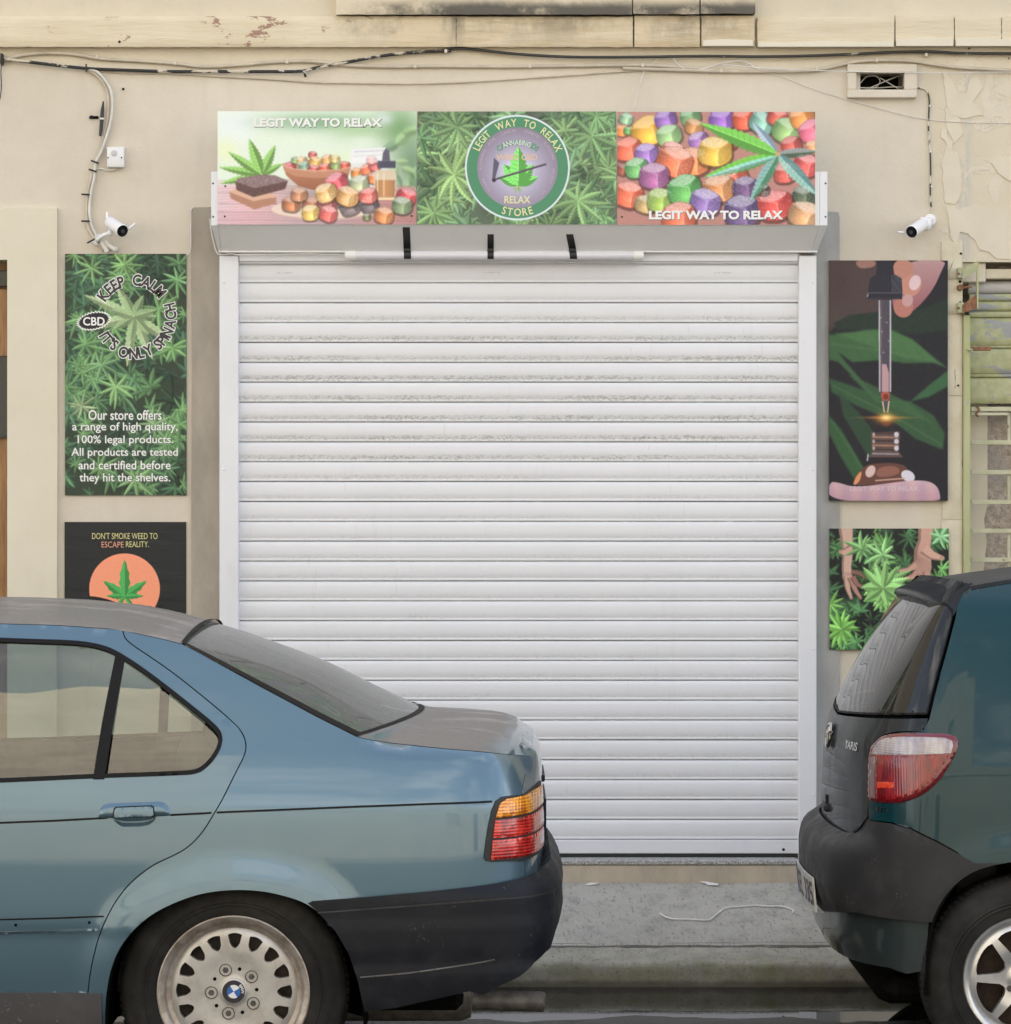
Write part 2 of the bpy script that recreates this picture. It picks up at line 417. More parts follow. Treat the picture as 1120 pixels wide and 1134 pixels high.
def m_kerb():
    m = Mat('kerb_stone', rough=0.85); x, y, z = m.xyz(m.pos())
    mid = m.noise(10, 7, 0.72); fine = m.noise(95, 3, 0.75, stretch=(1, .25, 1))
    c = m.mix(m.step(mid, 0.3, 0.7), (0.24, 0.23, 0.19), (0.36, 0.345, 0.29))
    c = m.mix(m.step(fine, 0.55, 0.70, 0, 0.6), c, (0.37, 0.36, 0.32)); c = m.mix(m.step(fine, 0.43, 0.32, 0, 0.6), c, (0.06, 0.058, 0.045))
    c = m.mix(m.step(z, 0.078, 0.05, 0, 0.35), c, (0.14, 0.13, 0.095))
    al = m.math('MULTIPLY', m.step(m.noise(3.2, 6, 0.7), 0.38, 0.55), m.step(z, 0.11, 0.075))
    al = m.math('MULTIPLY', al, m.step(x, -0.2, 1.3, 0.35, 1.0))
    c = m.mix(m.math('MULTIPLY', al, 0.6), c, (0.13, 0.135, 0.035))
    zz = m.math('ADD', z, m.math('MULTIPLY', m.math('SUBTRACT', mid, 0.5), 0.03))
    wet = m.step(zz, 0.034, 0.012); c = m.mix(m.math('MULTIPLY', wet, 0.85), c, (0.02, 0.02, 0.016))
    m.color(c); m.rough(m.math('SUBTRACT', 0.85, m.math('MULTIPLY', wet, 0.5))); m.bump(m.math('ADD', mid, m.math('MULTIPLY', fine, 0.3)), 0.5, 0.008); return m.m
def m_road():
    m = Mat('asphalt', rough=0.8); x, y, z = m.xyz(m.pos())
    v = m.voro(170); mid = m.noise(5, 5, 0.6); fine = m.noise(320, 2, 0.7)
    c = m.mix(m.step(v, 0.1, 0.6), (0.085, 0.083, 0.08), (0.035, 0.034, 0.033)); c = m.mix(m.step(mid, 0.35, 0.7, 0, 0.5), c, (0.05, 0.05, 0.05))
    wet = m.step(m.math('ADD', y, m.math('MULTIPLY', m.math('SUBTRACT', mid, 0.5), 0.5)), -2.6, -2.15)
    c = m.mix(m.math('MULTIPLY', wet, 0.85), c, (0.011, 0.011, 0.011)); m.color(c)
    m.rough(m.math('SUBTRACT', 0.82, m.math('MULTIPLY', wet, 0.45))); m.bump(m.math('ADD', m.math('MULTIPLY', v, 1.0), m.math('MULTIPLY', fine, 0.3)), 0.6, 0.006); return m.m
def m_water():
    m = Mat('puddle_water', (0.006, 0.006, 0.005), 0.02); m.b.inputs['IOR'].default_value = 1.33
    n = m.noise(2.2, 2, 0.5); m.bump(n, 0.03, 0.01); return m.m

WALL = m_wall(); BANDP = m_band(True); BANDS = m_band(False); LEDGE = m_ledge()
CREAM = None
def m_cream():
    m = Mat('cream_paint', rough=0.75); big = m.noise(1.6, 4, 0.6); mid = m.noise(12, 5, 0.62)
    c = m.mix(m.step(big, 0.3, 0.7), (0.655, 0.60, 0.47), (0.70, 0.65, 0.53)); c = m.mix(m.step(mid, 0.5, 0.8, 0, 0.2), c, (0.5, 0.45, 0.35)); m.color(c)
    m.bump(m.math('ADD', big, m.math('MULTIPLY', m.noise(70, 3), 0.05)), 0.25, 0.015); return m.m
CREAM = m_cream()
CEMB = m_cement((0.37, 0.33, 0.275), 'brown_cement'); CEMG = m_cement((0.37, 0.365, 0.345), 'grey_cement')

# ================================================================ ground
def nz2(x, y, s):
    return math.sin(x*1.7*s+0.3)*math.cos(y*2.3*s+1.1)*0.5+math.sin(x*4.1*s+2.0+y*1.3*s)*0.3+math.sin(x*9.7*s-y*7.9*s)*0.2
m = MB(); xs = np.concatenate([np.arange(-60, -3, 3.0), np.arange(-3, 3, 0.06), np.arange(3, 61, 3.0)])
ys = np.concatenate([np.arange(-60, -5, 2.5), np.arange(-5, -2.6, 0.2), np.arange(-2.6, -1.38, 0.035), [-1.38]])
def zroad(x, y):
    t = min(1, max(0, (y+2.30)/0.9)); t = t*t*(3-2*t)
    return 0.008-0.036*t+0.0045*nz2(x, y, 1.3)*min(1, max(0, (y+3.2)))+0.0018*nz2(x*3, y*3, 2.1)*(1 if abs(x) < 3 else 0)-0.004*0
V = [(x, y, zroad(x, y)) for x in xs for y in ys]; ny = len(ys)
m.sheet(V, [(i*ny+j, (i+1)*ny+j, (i+1)*ny+j+1, i*ny+j+1) for i in range(len(xs)-1) for j in range(ny-1)])
tag(m.build('road', m_road(), smooth=60), kind='structure')
m = MB(); m.sheet([(-9, -2.6, 0.004), (9, -2.6, 0.004), (9, -1.40, 0.004), (-9, -1.40, 0.004)], [(0, 1, 2, 3)])
tag(m.build('water', m_water(), smooth=0), kind='structure')
KY = -1.42
prof = [(KY-0.004, -0.10), (KY-0.004, 0.02), (KY+0.001, 0.066), (KY+0.004, 0.078), (KY+0.011, 0.085), (KY+0.03, 0.089), (KY+0.175, 0.114)]
m = MB(); xs = np.concatenate([[-40.0], np.arange(-3, 3.01, 0.02), [40.0]]); k = len(prof)
V = []
for x in xs:
    for (yy, zz) in prof:
        a = 0.0035*nz2(x*2, zz*9+yy*4, 3.0)+0.0026*nz2(x*7, yy*13+zz*13, 4.0) if abs(x) < 3.1 else 0
        V.append((x, yy-a*0.7, zz+a))
m.sheet(V, [(i*k+j, (i+1)*k+j, (i+1)*k+j+1, i*k+j+1) for i in range(len(xs)-1) for j in range(k-1)])
tag(m.build('kerb', m_kerb(), smooth=70, recalc=False), kind='structure')
m = MB(); y0 = KY+0.182
ys = [y0, y0+0.006, y0+0.03, y0+0.06]+list(np.linspace(y0+0.1, 0.02, 18)); ny = len(ys); V = []
for x in xs:
    for j, yy in enumerate(ys):
        t = (yy-y0)/(0-y0); zz = 0.119+0.105*max(0, t); a = 0.0025*nz2(x*1.5, yy*2, 2.0)+0.001*nz2(x*6, yy*6, 2.5) if abs(x) < 3.1 else 0
        V.append((x, yy, (zz-0.02) if j == 0 else zz+a))
m.sheet(V, [(i*ny+j, (i+1)*ny+j, (i+1)*ny+j+1, i*ny+j+1) for i in range(len(xs)-1) for j in range(ny-1)])
PAVE = m_pave()
tag(m.build('pavement', PAVE, smooth=70), kind='structure')
# far pavement, across the street
m = MB(); m.box(-40, 40, -14.2, -13.0, -0.1, 0.12, 0.01); tag(m.build('pavement', PAVE), kind='structure')

# ================================================================ the shop's building
bld = thing('building', 'cream painted stone house front with stone band above the white shop shutter', 'building', (0, 0, 0.19))
XL, XR = PX(9), PX(1066)
def slab(poly, holes, y0, y1):
    v2, T = cdt(poly, holes, 0.6, 5.0); m = MB()
    m.sheet([(a, y0, b) for a, b in v2], [tuple(t) for t in T])
    for lp in [poly]+holes:
        n = len(lp); m.sheet([(a, y0, b) for a, b in lp]+[(a, y1, b) for a, b in lp], [(i, (i+1) % n, n+(i+1) % n, n+i) for i in range(n)])
    return m
ZD, ZG = PZ(288), PZ(290)
vent = [(PX(953), PZ(105)), (PX(953), PZ(75)), (PX(1004), PZ(75)), (PX(1004), PZ(105))]
outer = [(-16, -0.2), (-2.95, -0.2), (-2.95, ZD), (XL, ZD), (XL, -0.2), (XR, -0.2), (XR, ZG), (XR+2.2, ZG), (XR+2.2, -0.2), (16, -0.2), (16, 8.3), (-16, 8.3)]
slab(outer, [vent], 0.0, 0.45).build('wall', WALL, bld, smooth=0)
# door surround of smooth cream paint on the left
a, b, c, e = PX(64), PX(9), PZ(231), PZ(288)
m = MB(); m.prism([(-3.2, 0.16), (-2.95, 0.16), (-2.95, e), (b, e), (b, 0.16), (a, 0.16), (a-0.002, 1.1), (a+0.002, 1.9), (a, c), (-3.2, c+0.004)][::1], lambda p, q: (p, -0.022, q), lambda p, q: (p, 0.01, q))
m.build('door_surround', CREAM, bld, smooth=0)
# the wooden door in its reveal
wood = Mat('door_wood', rough=0.5); g = wood.noise(14, 6, 0.6, stretch=(6, 6, 0.5)); wood.color(wood.mix(wood.step(g, 0.3, 0.7), (0.23, 0.115, 0.04), (0.36, 0.20, 0.08))); wood.bump(g, 0.2, 0.004); wood = wood.m
dark = plain('dark_void', (0.008, 0.008, 0.008), 0.9); darkglass = plain('dark_door_glass', (0.02, 0.022, 0.022), 0.12)
m = MB(); m.box(-2.95, XL+0.03, 0.10, 0.15, 0.19, ZD+0.01, 0.003); m.box(XL-0.10, XL+0.005, 0.075, 0.099, 0.19, PZ(318), 0.004); door = m.build('door', wood, bld)
m = MB(); m.box(-2.9, XL-0.006, 0.065, 0.0745, PZ(482), PZ(393), 0.003); m.box(-2.9, XL-0.004, 0.06, 0.0985, PZ(316), PZ(298), 0.003); m.build('glazing', darkglass, door)
m = MB(); m.box(-2.9, XL-0.008, 0.055, 0.0645, PZ(484.5), PZ(481.5), 0.001); m.build('glazing_bar', plain('dark_bar', (0.03, 0.03, 0.03), 0.4), door)
# stone band: rendered left part and separate blocks to the right
B0 = -0.045
def block(x0, x1, yt, yb, mat, name='stone_block', Y=B0, jag=0.004, bev=0.004):
    X0, X1, Zt, Zb = PX(x0, Y), PX(x1, Y), PZ(yt, Y), PZ(yb, Y); m = MB(); n = max(4, int((X1-X0)/0.03))
    def fn(i, j):
        x = X0+(X1-X0)*i; z = Zb+(Zt-Zb)*j; r = 0
        e = min(i*(X1-X0), (1-i)*(X1-X0), j*(Zt-Zb), (1-j)*(Zt-Zb)); dep = 0.006*max(0, 1-e/0.006)
        return (x+ (0.0015*math.sin(z*190+x0) if i in (0, 1) else 0), Y+dep+jag*0.35*nz2(x*6+x0, z*9, 2), z+(0.0022*nz2(x*9, x0, 3) if j in (0, 1) else 0))
    m.grid(fn, n, 8)
    m.box(X0, X1, Y+0.0075, 0.02, Zb+0.0025, Zt-0.0025)
    m.build(name, mat, bld, smooth=50)
block(-3600, 505, 17.5, 51.5, BANDP, 'stone_band'); block(505.6, 701, 18, 51.5, BANDS)
block(703, 775.4, 17, 51.5, BANDS, jag=0.006); block(777.2, 836, 17, 51, BANDS, jag=0.007); block(839.2, 991, 18, 52, BANDS, Y=B0+0.004, jag=0.008); block(992.4, 1057, 15.5, 51, BANDS, Y=B0+0.004, jag=0.007)
block(1058, 1109.5, 18, 51, BANDS, Y=B0+0.004, jag=0.007); block(1110.3, 4200, 18, 51, BANDS, Y=B0+0.004)
# smooth repaired strip along the lower edge of the right blocks
wall_poly([(779, 44.5), (800, 43), (834, 44), (834, 50.5), (779, 50.5)], B0-0.010, B0+0.02).build('repair_strip', CREAM, bld, smooth=0)
wall_poly([(840, 45.5), (870, 46.5), (910, 45), (960, 46), (990, 45), (990, 51.3), (840, 51.5)], B0-0.010, B0+0.02).build('repair_strip', CREAM, bld, smooth=0)
wall_poly([(993, 43), (1020, 42), (1056, 42.5), (1056, 50.6), (993, 50.6)], B0-0.010, B0+0.02).build('repair_strip', CREAM, bld, smooth=0)
wall_poly([(1059, 42.5), (1085, 41.5), (1108, 43), (1160, 43), (1160, 50.6), (1059, 50.6)], B0-0.010, B0+0.02).build('repair_strip', CREAM, bld, smooth=0)
# projecting ledge above the middle (a sill with black mould along its foot)
block(372, 700, -60, 15.5, LEDGE, 'sill_block', Y=-0.075, jag=0.006); block(701.5, 775, -60, 15, LEDGE, 'sill_block', Y=-0.075, jag=0.006); block(776.5, 837, -60, 14.5, LEDGE, 'sill_block', Y=-0.075, jag=0.006)
# cement reveals beside the shutter
m = MB(); X0, X1 = PX(212), PX(246)
m.prism([(X0, 0.17), (X1, 0.17), (X1, PZ(229)), (X0+0.012, PZ(230)), (X0+0.002, PZ(233)), (X0, PZ(300)), (X0+0.004, PZ(420)), (X0+0.001, PZ(560))], lambda p, q: (p, -0.012, q), lambda p, q: (p, 0.01, q)); m.build('cement_strip', CEMB, bld, smooth=0)
m = MB(); X0, X1 = PX(900), PX(930)
m.prism([(X0, 0.17), (X1, 0.17), (X1, PZ(560)), (X1+0.002, PZ(400)), (X1-0.001, PZ(240)), (X1-0.006, PZ(235)), (X0, PZ(234))], lambda p, q: (p, -0.012, q), lambda p, q: (p, 0.01, q)); m.build('cement_strip', CEMG, bld, smooth=0)
# right pier of bare stone and flaking plaster above the green shutter
stone = Mat('pier_stone', rough=0.9); n1 = stone.noise(5, 6, 0.65); c = stone.mix(stone.step(n1, 0.3, 0.7), (0.56, 0.50, 0.36), (0.67, 0.62, 0.49)); c = stone.mix(stone.step(stone.noise(13, 6, 0.7), 0.6, 0.72, 0, 0.6), c, (0.42, 0.40, 0.35)); cr_ = stone.voro(9, 'DISTANCE_TO_EDGE', (1.6, 1, 0.35)); c = stone.mix(stone.math('MULTIPLY', stone.step(cr_, 0.022, 0.006), stone.step(n1, 0.5, 0.6)), c, (0.22, 0.18, 0.12)); stone.color(c); stone.bump(n1, 0.5, 0.012); stone = stone.m
def pier(x0, x1, yt, yb, Y):
    m = MB(); X0, X1, Zt, Zb = PX(x0), PX(x1), PZ(yt), PZ(yb)
    m.grid(lambda i, j: (X0+(X1-X0)*i+0.002*nz2(0, j*5+yt, 2)*(i == 0), Y+0.005*(min(i, 1-i, j, 1-j) < 0.01)+0.002*nz2(i*2, j*6+yt, 2), Zb+(Zt-Zb)*j), 6, max(6, int(abs(Zt-Zb)/0.03)))
    m.box(X0, X1, Y+0.005, 0.05, Zb, Zt); m.build('pier_stone', stone, bld, smooth=50)
pier(1043, 1066, 268, 309, -0.012); pier(1044, 1066, 309.6, 347.5, -0.012); pier(1043, 1066, 348.2, 438, -0.010); pier(1044, 1066, 438.6, 575, -0.010); pier(1043, 1066, 575.6, 760, -0.010)
flake = Mat('plaster_flake', rough=0.85); n1 = flake.noise(7, 5); flake.color(flake.mix(flake.step(n1, 0.3, 0.7), (0.625, 0.565, 0.445), (0.665, 0.605, 0.485))); flake.bump(n1, 0.3, 0.01); flake = flake.m
def flk(pts, th=0.0045):
    random.seed(len(pts)*31+int(pts[0][0])); q = []
    for (a, b), (c2, d2) in zip(pts, pts[1:]+pts[:1]):
        L = math.hypot(c2-a, d2-b); k = max(1, int(L/5))
        for i in range(k): q.append((a+(c2-a)*i/k+random.uniform(-1.1, 1.1), b+(d2-b)*i/k+random.uniform(-1.1, 1.1)))
    wall_poly(q, -th, 0.005).build('plaster_flake', flake, bld, smooth=0)
flk([(1050, 230), (1062, 232), (1080, 226), (1100, 232), (1160, 226), (1160, 286), (1105, 287), (1095, 279), (1086, 276), (1080, 266), (1072, 258), (1064, 256), (1060, 270), (1052, 262)])
flk([(1043, 143), (1049, 142), (1050, 152), (1056, 156), (1055, 166), (1050, 165), (1047, 154), (1043, 153)], 0.004)
flk([(1049, 158), (1060, 170), (1066, 190), (1064, 215), (1058, 226), (1046, 225), (1044, 180)], 0.003)
flk([(1044, 76), (1056, 92), (1062, 110), (1070, 104), (1076, 88), (1084, 84), (1088, 96), (1078, 112), (1090, 128), (1070, 130), (1052, 128), (1048, 108)], 0.004)
flk([(1098, 180), (1112, 174), (1160, 172), (1160, 204), (1118, 200), (1106, 192)], 0.005)
flk([(1047, 120), (1054, 118), (1062, 126), (1066, 150), (1056, 158), (1050, 146)], 0.003)
# recess behind the green shutter: back wall, pale strip, lintel
conc = Mat('rough_concrete', rough=0.95); n1 = conc.noise(40, 6, 0.7); n2 = conc.noise(5, 4); c = conc.mix(conc.step(n1, 0.35, 0.7), (0.33, 0.28, 0.235), (0.56, 0.49, 0.42)); c = conc.mix(conc.step(n2, 0.5, 0.65, 0, 0.6), c, (0.33, 0.31, 0.30)); c = conc.mix(conc.step(conc.voro(55), 0.2, 0.1, 0, 0.7), c, (0.16, 0.14, 0.12)); conc.color(c); conc.bump(n1, 0.8, 0.012); conc = conc.m
m = MB(); m.box(XR-0.02, XR+2.3, 0.20, 0.24, 0.0, ZG+0.1); m.build('recess_wall', conc, bld, smooth=0)
m = MB(); m.prism([(PX(1074, 0.15), 0.0), (PX(1094, 0.15), 0.0), (PX(1090, 0.15), PZ(630)), (PX(1093, 0.15), PZ(600)), (PX(1090, 0.15), PZ(575)), (PX(1094, 0.15), PZ(560)), (PX(1094, 0.15), PZ(445)), (PX(1074, 0.15), PZ(445))], lambda p, q: (p, 0.15, q), lambda p, q: (p, 0.2, q)); m.build('recess_strip', flake, bld, smooth=0)
m = MB(); m.box(PX(1093), XR+2.2, 0.03, 0.19, PZ(308), PZ(297), 0.004); m.build('lintel_beam', stone, bld)
m = MB(); m.box(PX(1066), PX(1093), 0.02, 0.19, PZ(312), ZG, 0.004); m.build('lintel_block', flake, bld)
# small holes and nail scars in the plaster
for (a, b, r) in [(134, 48, 1.5), (102, 130, 2.2), (137, 99, 1.6), (1064, 281, 1.4), (1063, 312, 1.8), (1061, 427, 1.3), (1073, 54, 1.2), (1117, 65, 1.0), (1063, 335, 1.2)]:
    m = MB(); x, y, z = P(a, b); m.lathe([(0, -0.0465 if b < 52 and b > 45 else -0.0135), (r/286, -0.0465 if b < 52 and b > 45 else -0.0135)], (x, 0, z), (0, 1, 0), 9); m.build('drill_hole', dark, bld, smooth=0)

# vent: stone frame round a dark duct
vt = thing('wall_vent', 'square-edged stone vent frame with dark opening under the stone band at right', 'vent', P(976, 109))
m = MB(); X = [PX(939, -.03), PX(949, -.03), PX(1002, -.03), PX(1016, -.03)]; Z = [PZ(108, -.03), PZ(99, -.03), PZ(80, -.03), PZ(71, -.03)]
for q in ((X[0], X[3], Z[2], Z[3]), (X[0], X[3], Z[0], Z[1]), (X[0], X[1], Z[1], Z[2]), (X[2], X[3], Z[1], Z[2])): m.box(q[0], q[1], -0.032, 0.02, q[2], q[3], 0.003)
m.build('frame', WALL, vt)
m = MB(); m.sheet([(vent[0][0]-.02, 0.25, vent[0][1]-.02), (vent[2][0]+.02, 0.25, vent[0][1]-.02), (vent[2][0]+.02, 0.25, vent[2][1]+.02), (vent[0][0]-.02, 0.25, vent[2][1]+.02)], [(0, 1, 2, 3)]); 
for k in range(4):
    pass
m.build('duct_back', dark, vt, smooth=0)
m = MB(); m.sheet([(vent[0][0]-.004, .001, vent[0][1]-.004), (vent[2][0]+.004, .001, vent[0][1]-.004), (vent[2][0]+.004, .001, vent[2][1]+.004), (vent[0][0]-.004, .001, vent[2][1]+.004)]+[(vent[0][0]-.004, .25, vent[0][1]-.004), (vent[2][0]+.004, .25, vent[0][1]-.004), (vent[2][0]+.004, .25, vent[2][1]+.004), (vent[0][0]-.004, .25, vent[2][1]+.004)], [(0, 1, 5, 4), (1, 2, 6, 5), (2, 3, 7, 6), (3, 0, 4, 7)]); m.build('duct', dark, vt, smooth=0)

# threshold step under the shutter
gran = Mat('granite', rough=0.7); v = gran.voro(330, out='Color'); s_ = gran.n('ShaderNodeSeparateColor'); gran.L.new(v, s_.inputs[0]); c = gran.mix(gran.step(s_.outputs[0], 0.2, 0.8), (0.16, 0.16, 0.155), (0.50, 0.49, 0.47)); gran.color(gran.mix(gran.step(gran.noise(4, 4), 0.4, 0.7, 0, 0.4), c, (0.25, 0.24, 0.22))); gran = gran.m
tan = m_cement((0.46, 0.40, 0.31), 'tan_render')
stp = thing('doorstep', 'low step with speckled granite slab under the white shutter', 'step', (0, -0.06, 0.18))
m = MB(); m.box(PX(246), PX(881), -0.155, 0.0, PZ(958, -.155), PZ(949.6, -.05), 0.003); m.build('slab', gran, stp)
m = MB(); m.box(PX(246), PX(880), -0.150, -0.002, 0.10, PZ(958.2, -.15), 0.004); m.build('riser', tan, stp)

# the house across the street (met only in reflections on paint, glass and water)
opp = thing('terraced_house', 'pale limestone house across the street with dark shuttered windows, mirrored in the car paint', 'building', (0, -14.2, 0.1))
opw = plain('limestone_wall', (0.56, 0.515, 0.425), 0.9, var=0.12, sc=1.2, bump=0.2)
holes = []
for x in np.arange(-13.2, 13, 3.3):
    if -4 < x < 1: continue
    if int(round(x/3.3)) % 2 == 0: holes.append([(x+.1, 0.2), (x+.1, 2.5), (x+1.1, 2.5), (x+1.1, 0.2)])
    else: holes.append([(x, 1.1), (x, 2.5), (x+1.2, 2.5), (x+1.2, 1.1)])
for x in (-11.6, -8.2, -4.9):
    for z in (5.4, 8.9): holes.append([(x, z), (x, z+1.9), (x+1.1, z+1.9), (x+1.1, z)])
slab([(-18, -0.1), (18, -0.1), (18, 4.7), (6, 4.7), (6, 5.3), (1.2, 5.3), (1.2, 4.5), (-1.3, 4.5), (-1.3, 13.2), (-2.1, 13.2), (-2.1, 14.0), (-6.5, 14.0), (-6.5, 13.4), (-18, 13.6)], holes, -14.2, -14.6).build('wall', opw, opp, smooth=0)
og = plain('faded_louvre', (0.40, 0.38, 0.31), 0.5); ob = plain('brown_door', (0.12, 0.06, 0.03), 0.5)
for h in holes:
    m = MB(); m.box(h[0][0]-.02, h[2][0]+.02, -14.45, -14.40, h[0][1]-.02, h[1][1]+.02); m.build('door' if h[0][1] < 0.5 else 'window', ob if h[0][1] < 0.5 else og, opp)
m = MB(); m.box(-18, 18, -14.2, -14.05, 3.45, 3.6, 0.01); m.build('string_course', opw, opp)
# ================================================================ white roller shutter
def m_alu(name, col, dirt=False, z0=0.0, p=0.0769):
    m = Mat(name, rough=0.42); x, y, z = m.xyz(m.pos()); n = m.noise(3, 4, 0.6); c = m.mix(m.step(n, 0.3, 0.7), tuple(q*0.97 for q in col), col)
    if dirt:
        ph = m.math('FRACT', m.math('DIVIDE', m.math('SUBTRACT', z0, z), p))       # 0 at the top of each slat
        zone = m.band(ph, 0.66, 0.93, 0.06)
        sp = m.noise(75, 5, 0.75, stretch=(1, 1, 1.6)); gr = m.noise(230, 2, 0.7)
        run = m.math('MULTIPLY', m.step(m.noise(40, 5, 0.7, stretch=(1, 1, 0.12)), 0.60, 0.70), m.step(m.noise(1.2, 3), 0.45, 0.6)); c = m.mix(m.math('MULTIPLY', run, 0.20), c, (0.33, 0.31, 0.26))
        lv = m.math('ADD', m.band(z, 1.80, 2.36, 0.10), m.math('MULTIPLY', m.band(z, 0.5, 2.5, 0.1), 0.28))
        patch = m.step(m.noise(2.1, 4, 0.6, stretch=(1, 1, 4)), 0.36, 0.62)
        k = m.math('MULTIPLY', m.math('MULTIPLY', zone, lv), m.math('MULTIPLY', m.step(sp, 0.44, 0.60), m.step(gr, 0.34, 0.58)))
        k = m.math('MULTIPLY', k, m.math('ADD', 0.3, m.math('MULTIPLY', patch, 0.7)), True)
        c = m.mix(m.math('MULTIPLY', k, 0.75), c, (0.20, 0.19, 0.155))
        film = m.math('MULTIPLY', m.math('MULTIPLY', m.step(ph, 0.3, 0.9), lv), 0.22); c = m.mix(film, c, (0.46, 0.45, 0.41))
        gap = m.math('MULTIPLY', m.math('ADD', m.step(ph, 0.03, 0.01), m.step(ph, 0.975, 0.99)), m.step(m.noise(18, 4), 0.25, 0.5)); c = m.mix(m.math('MULTIPLY', gap, 0.6), c, (0.12, 0.115, 0.10))
        vs = m.math('MULTIPLY', m.step(m.noise(26, 4, 0.6, stretch=(1, 1, 0.02)), 0.56, 0.75), 0.10); c = m.mix(vs, c, (0.5, 0.5, 0.48))
    else:
        s_ = m.math('MULTIPLY', m.step(m.noise(9, 5, 0.65, stretch=(1, 1, 0.25)), 0.55, 0.8), 0.25); c = m.mix(s_, c, (0.48, 0.47, 0.44))
    m.color(c); m.bump(n, 0.04, 0.01); return m.m
SLP = 22.02/F*(12.24-0.045); ZT = PZ(313.2, -0.045)
SHUT = m_alu('shutter_white', (0.725, 0.735, 0.765), True, ZT, SLP); RAIL = m_alu('shutter_rail_white', (0.725, 0.735, 0.765)); BOXM = m_alu('shutter_box_grey', (0.76, 0.765, 0.765))
RUB = plain('black_rubber', (0.018, 0.018, 0.018), 0.6)
sh = thing('roller_shutter', 'closed white roller shutter with horizontal slats, guide rails and grey-white box', 'shutter', (PX(574), -0.05, PZ(949)))
prof = [(0.0, -0.004), (0.012, 0.0005), (0.05, 0.0025), (0.12, 0.0052), (0.25, 0.0064), (0.42, 0.0070), (0.58, 0.0066), (0.70, 0.0056), (0.78, 0.0043), (0.835, 0.0032), (0.865, 0.0030), (0.885, 0.0038), (0.93, 0.0042), (0.972, 0.0040), (0.985, 0.002), (0.99, -0.004)]
m = MB(); x0, x1 = PX(263, -.04), PX(886, -.04); nsl = 28; xs = np.linspace(x0, x1, 40)
for k in range(-2, nsl):
    r = random.Random(k*13+5); dy, tl, sg, dz = r.uniform(-.0008, .0008), r.uniform(-.0010, .0010), r.uniform(.0, .0004), r.uniform(-.0006, .0006)
    V = []; zt = ZT-k*SLP+dz
    for x in xs:
        u = (x-x0)/(x1-x0)
        for a, b in prof: V.append((x, -0.040-b-dy-tl*(u-.5)*2, zt-a*SLP-sg*math.sin(u*math.pi*(1+k % 3))))
    n = len(prof); m.sheet(V, [(i*n+j, i*n+j+1, (i+1)*n+j+1, (i+1)*n+j) for i in range(len(xs)-1) for j in range(n-1)])
m.build('curtain', SHUT, sh, smooth=50, recalc=False)
zb = ZT-nsl*SLP
m = MB(); m.box(x0, x1, -0.052, -0.03, PZ(945.3, -.05), zb-0.001, 0.002); m.build('bottom_bar', RAIL, sh)
m = MB(); m.box(x0, x1, -0.048, -0.03, PZ(949.3, -.05), PZ(945.5, -.05), 0.0015); m.build('rubber_seal', RUB, sh)
for a, b in ((243, 264), (885, 904.5)):
    m = MB(); X0, X1 = PX(a, -.085), PX(b, -.085)
    inner = X1 if a < 500 else X0; q = 0.006
    m.box(X0, X1, -0.085, -0.002, PZ(960, -.085), PZ(283, -.085), 0.003); r = m.build('guide_rail', RAIL, sh)
    for py in (313, 520, 719, 880):
        m = MB(); x, y, z = P(a+5 if a < 500 else b-4, py, -.086); m.lathe([(0, .0035), (.003, .003), (.0052, 0)], (x, -.085, z), (0, -1, 0), 12); m.build('screw_cap', RAIL, r, smooth=60)
SCD = plain('screw_dark', (0.12, 0.12, 0.12), 0.4, 0.6)
# box: end profile with the sloping underside seen from below
YB = -0.215; cz = [(0.0, PZ(190, YB)), (YB, PZ(190, YB)), (YB, PZ(249.5, YB)), (-0.105, PZ(277.5, -.105)), (-0.105, PZ(279.3, -.105)), (0.0, PZ(279.3, -.105))]
def hood(x0, x1, xb0, xb1, name, mat, par, g=0.0):
    m = MB(); A = [m.bm.verts.new((x0 if y < -.15 else xb0, y-g if y < -.01 else y, z)) for y, z in cz]; B = [m.bm.verts.new((x1 if y < -.15 else xb1, y-g if y < -.01 else y, z)) for y, z in cz]
    n = len(cz); m.bm.faces.new(A); m.bm.faces.new(list(reversed(B)))
    for i in range(n): m.bm.faces.new((A[i], A[(i+1) % n], B[(i+1) % n], B[i]))
    return m.build(name, mat, par, smooth=0)
hood(PX(241.5, YB), PX(908, YB), PX(245, -.105), PX(899, -.105), 'shutter_box', BOXM, sh)
for a, b, c, d_ in ((234, 241.2, 242.2, 244.8), (908.3, 916.5, 899.3, 905.5)):
    o = hood(PX(a, YB), PX(b, YB), PX(c, -.105), PX(d_, -.105), 'end_cap', RAIL, sh, 0.002)
    for py in (203, 240): 
        m = MB(); x, y, z = P((a+b)/2-1.5 if a < 500 else b-2, py, YB); m.lathe([(0, .002), (.003, .0015), (.004, 0)], (x, YB-.002, z), (0, -1, 0), 10); m.build('screw', SCD, o, smooth=60)
m = MB(); m.box(PX(265, -.06), PX(884, -.06), -0.075, -0.035, PZ(289.5, -.07), PZ(279.6, -.07), 0.003); m.box(PX(265, -.06), PX(884, -.06), -0.062, -0.035, PZ(291.6, -.06), PZ(289.8, -.06)); m.build('slot_cover', RAIL, sh)
ink = plain('grey_ink', (0.36, 0.36, 0.36), 0.6)
for cx in (316, 545, 801):
    m = MB(); r = random.Random(cx)
    for k in range(9):
        if r.random() < 0.75: x, y, z = P(cx-9+k*2.1, 302+r.uniform(-.3, .3), -.0495); m.box(x, x+.0045, -.0500, -.0493, z, z+.002)
    m.build('maker_stamp', ink, sh, smooth=0)
x, y, z = P(868, 941, -.053)
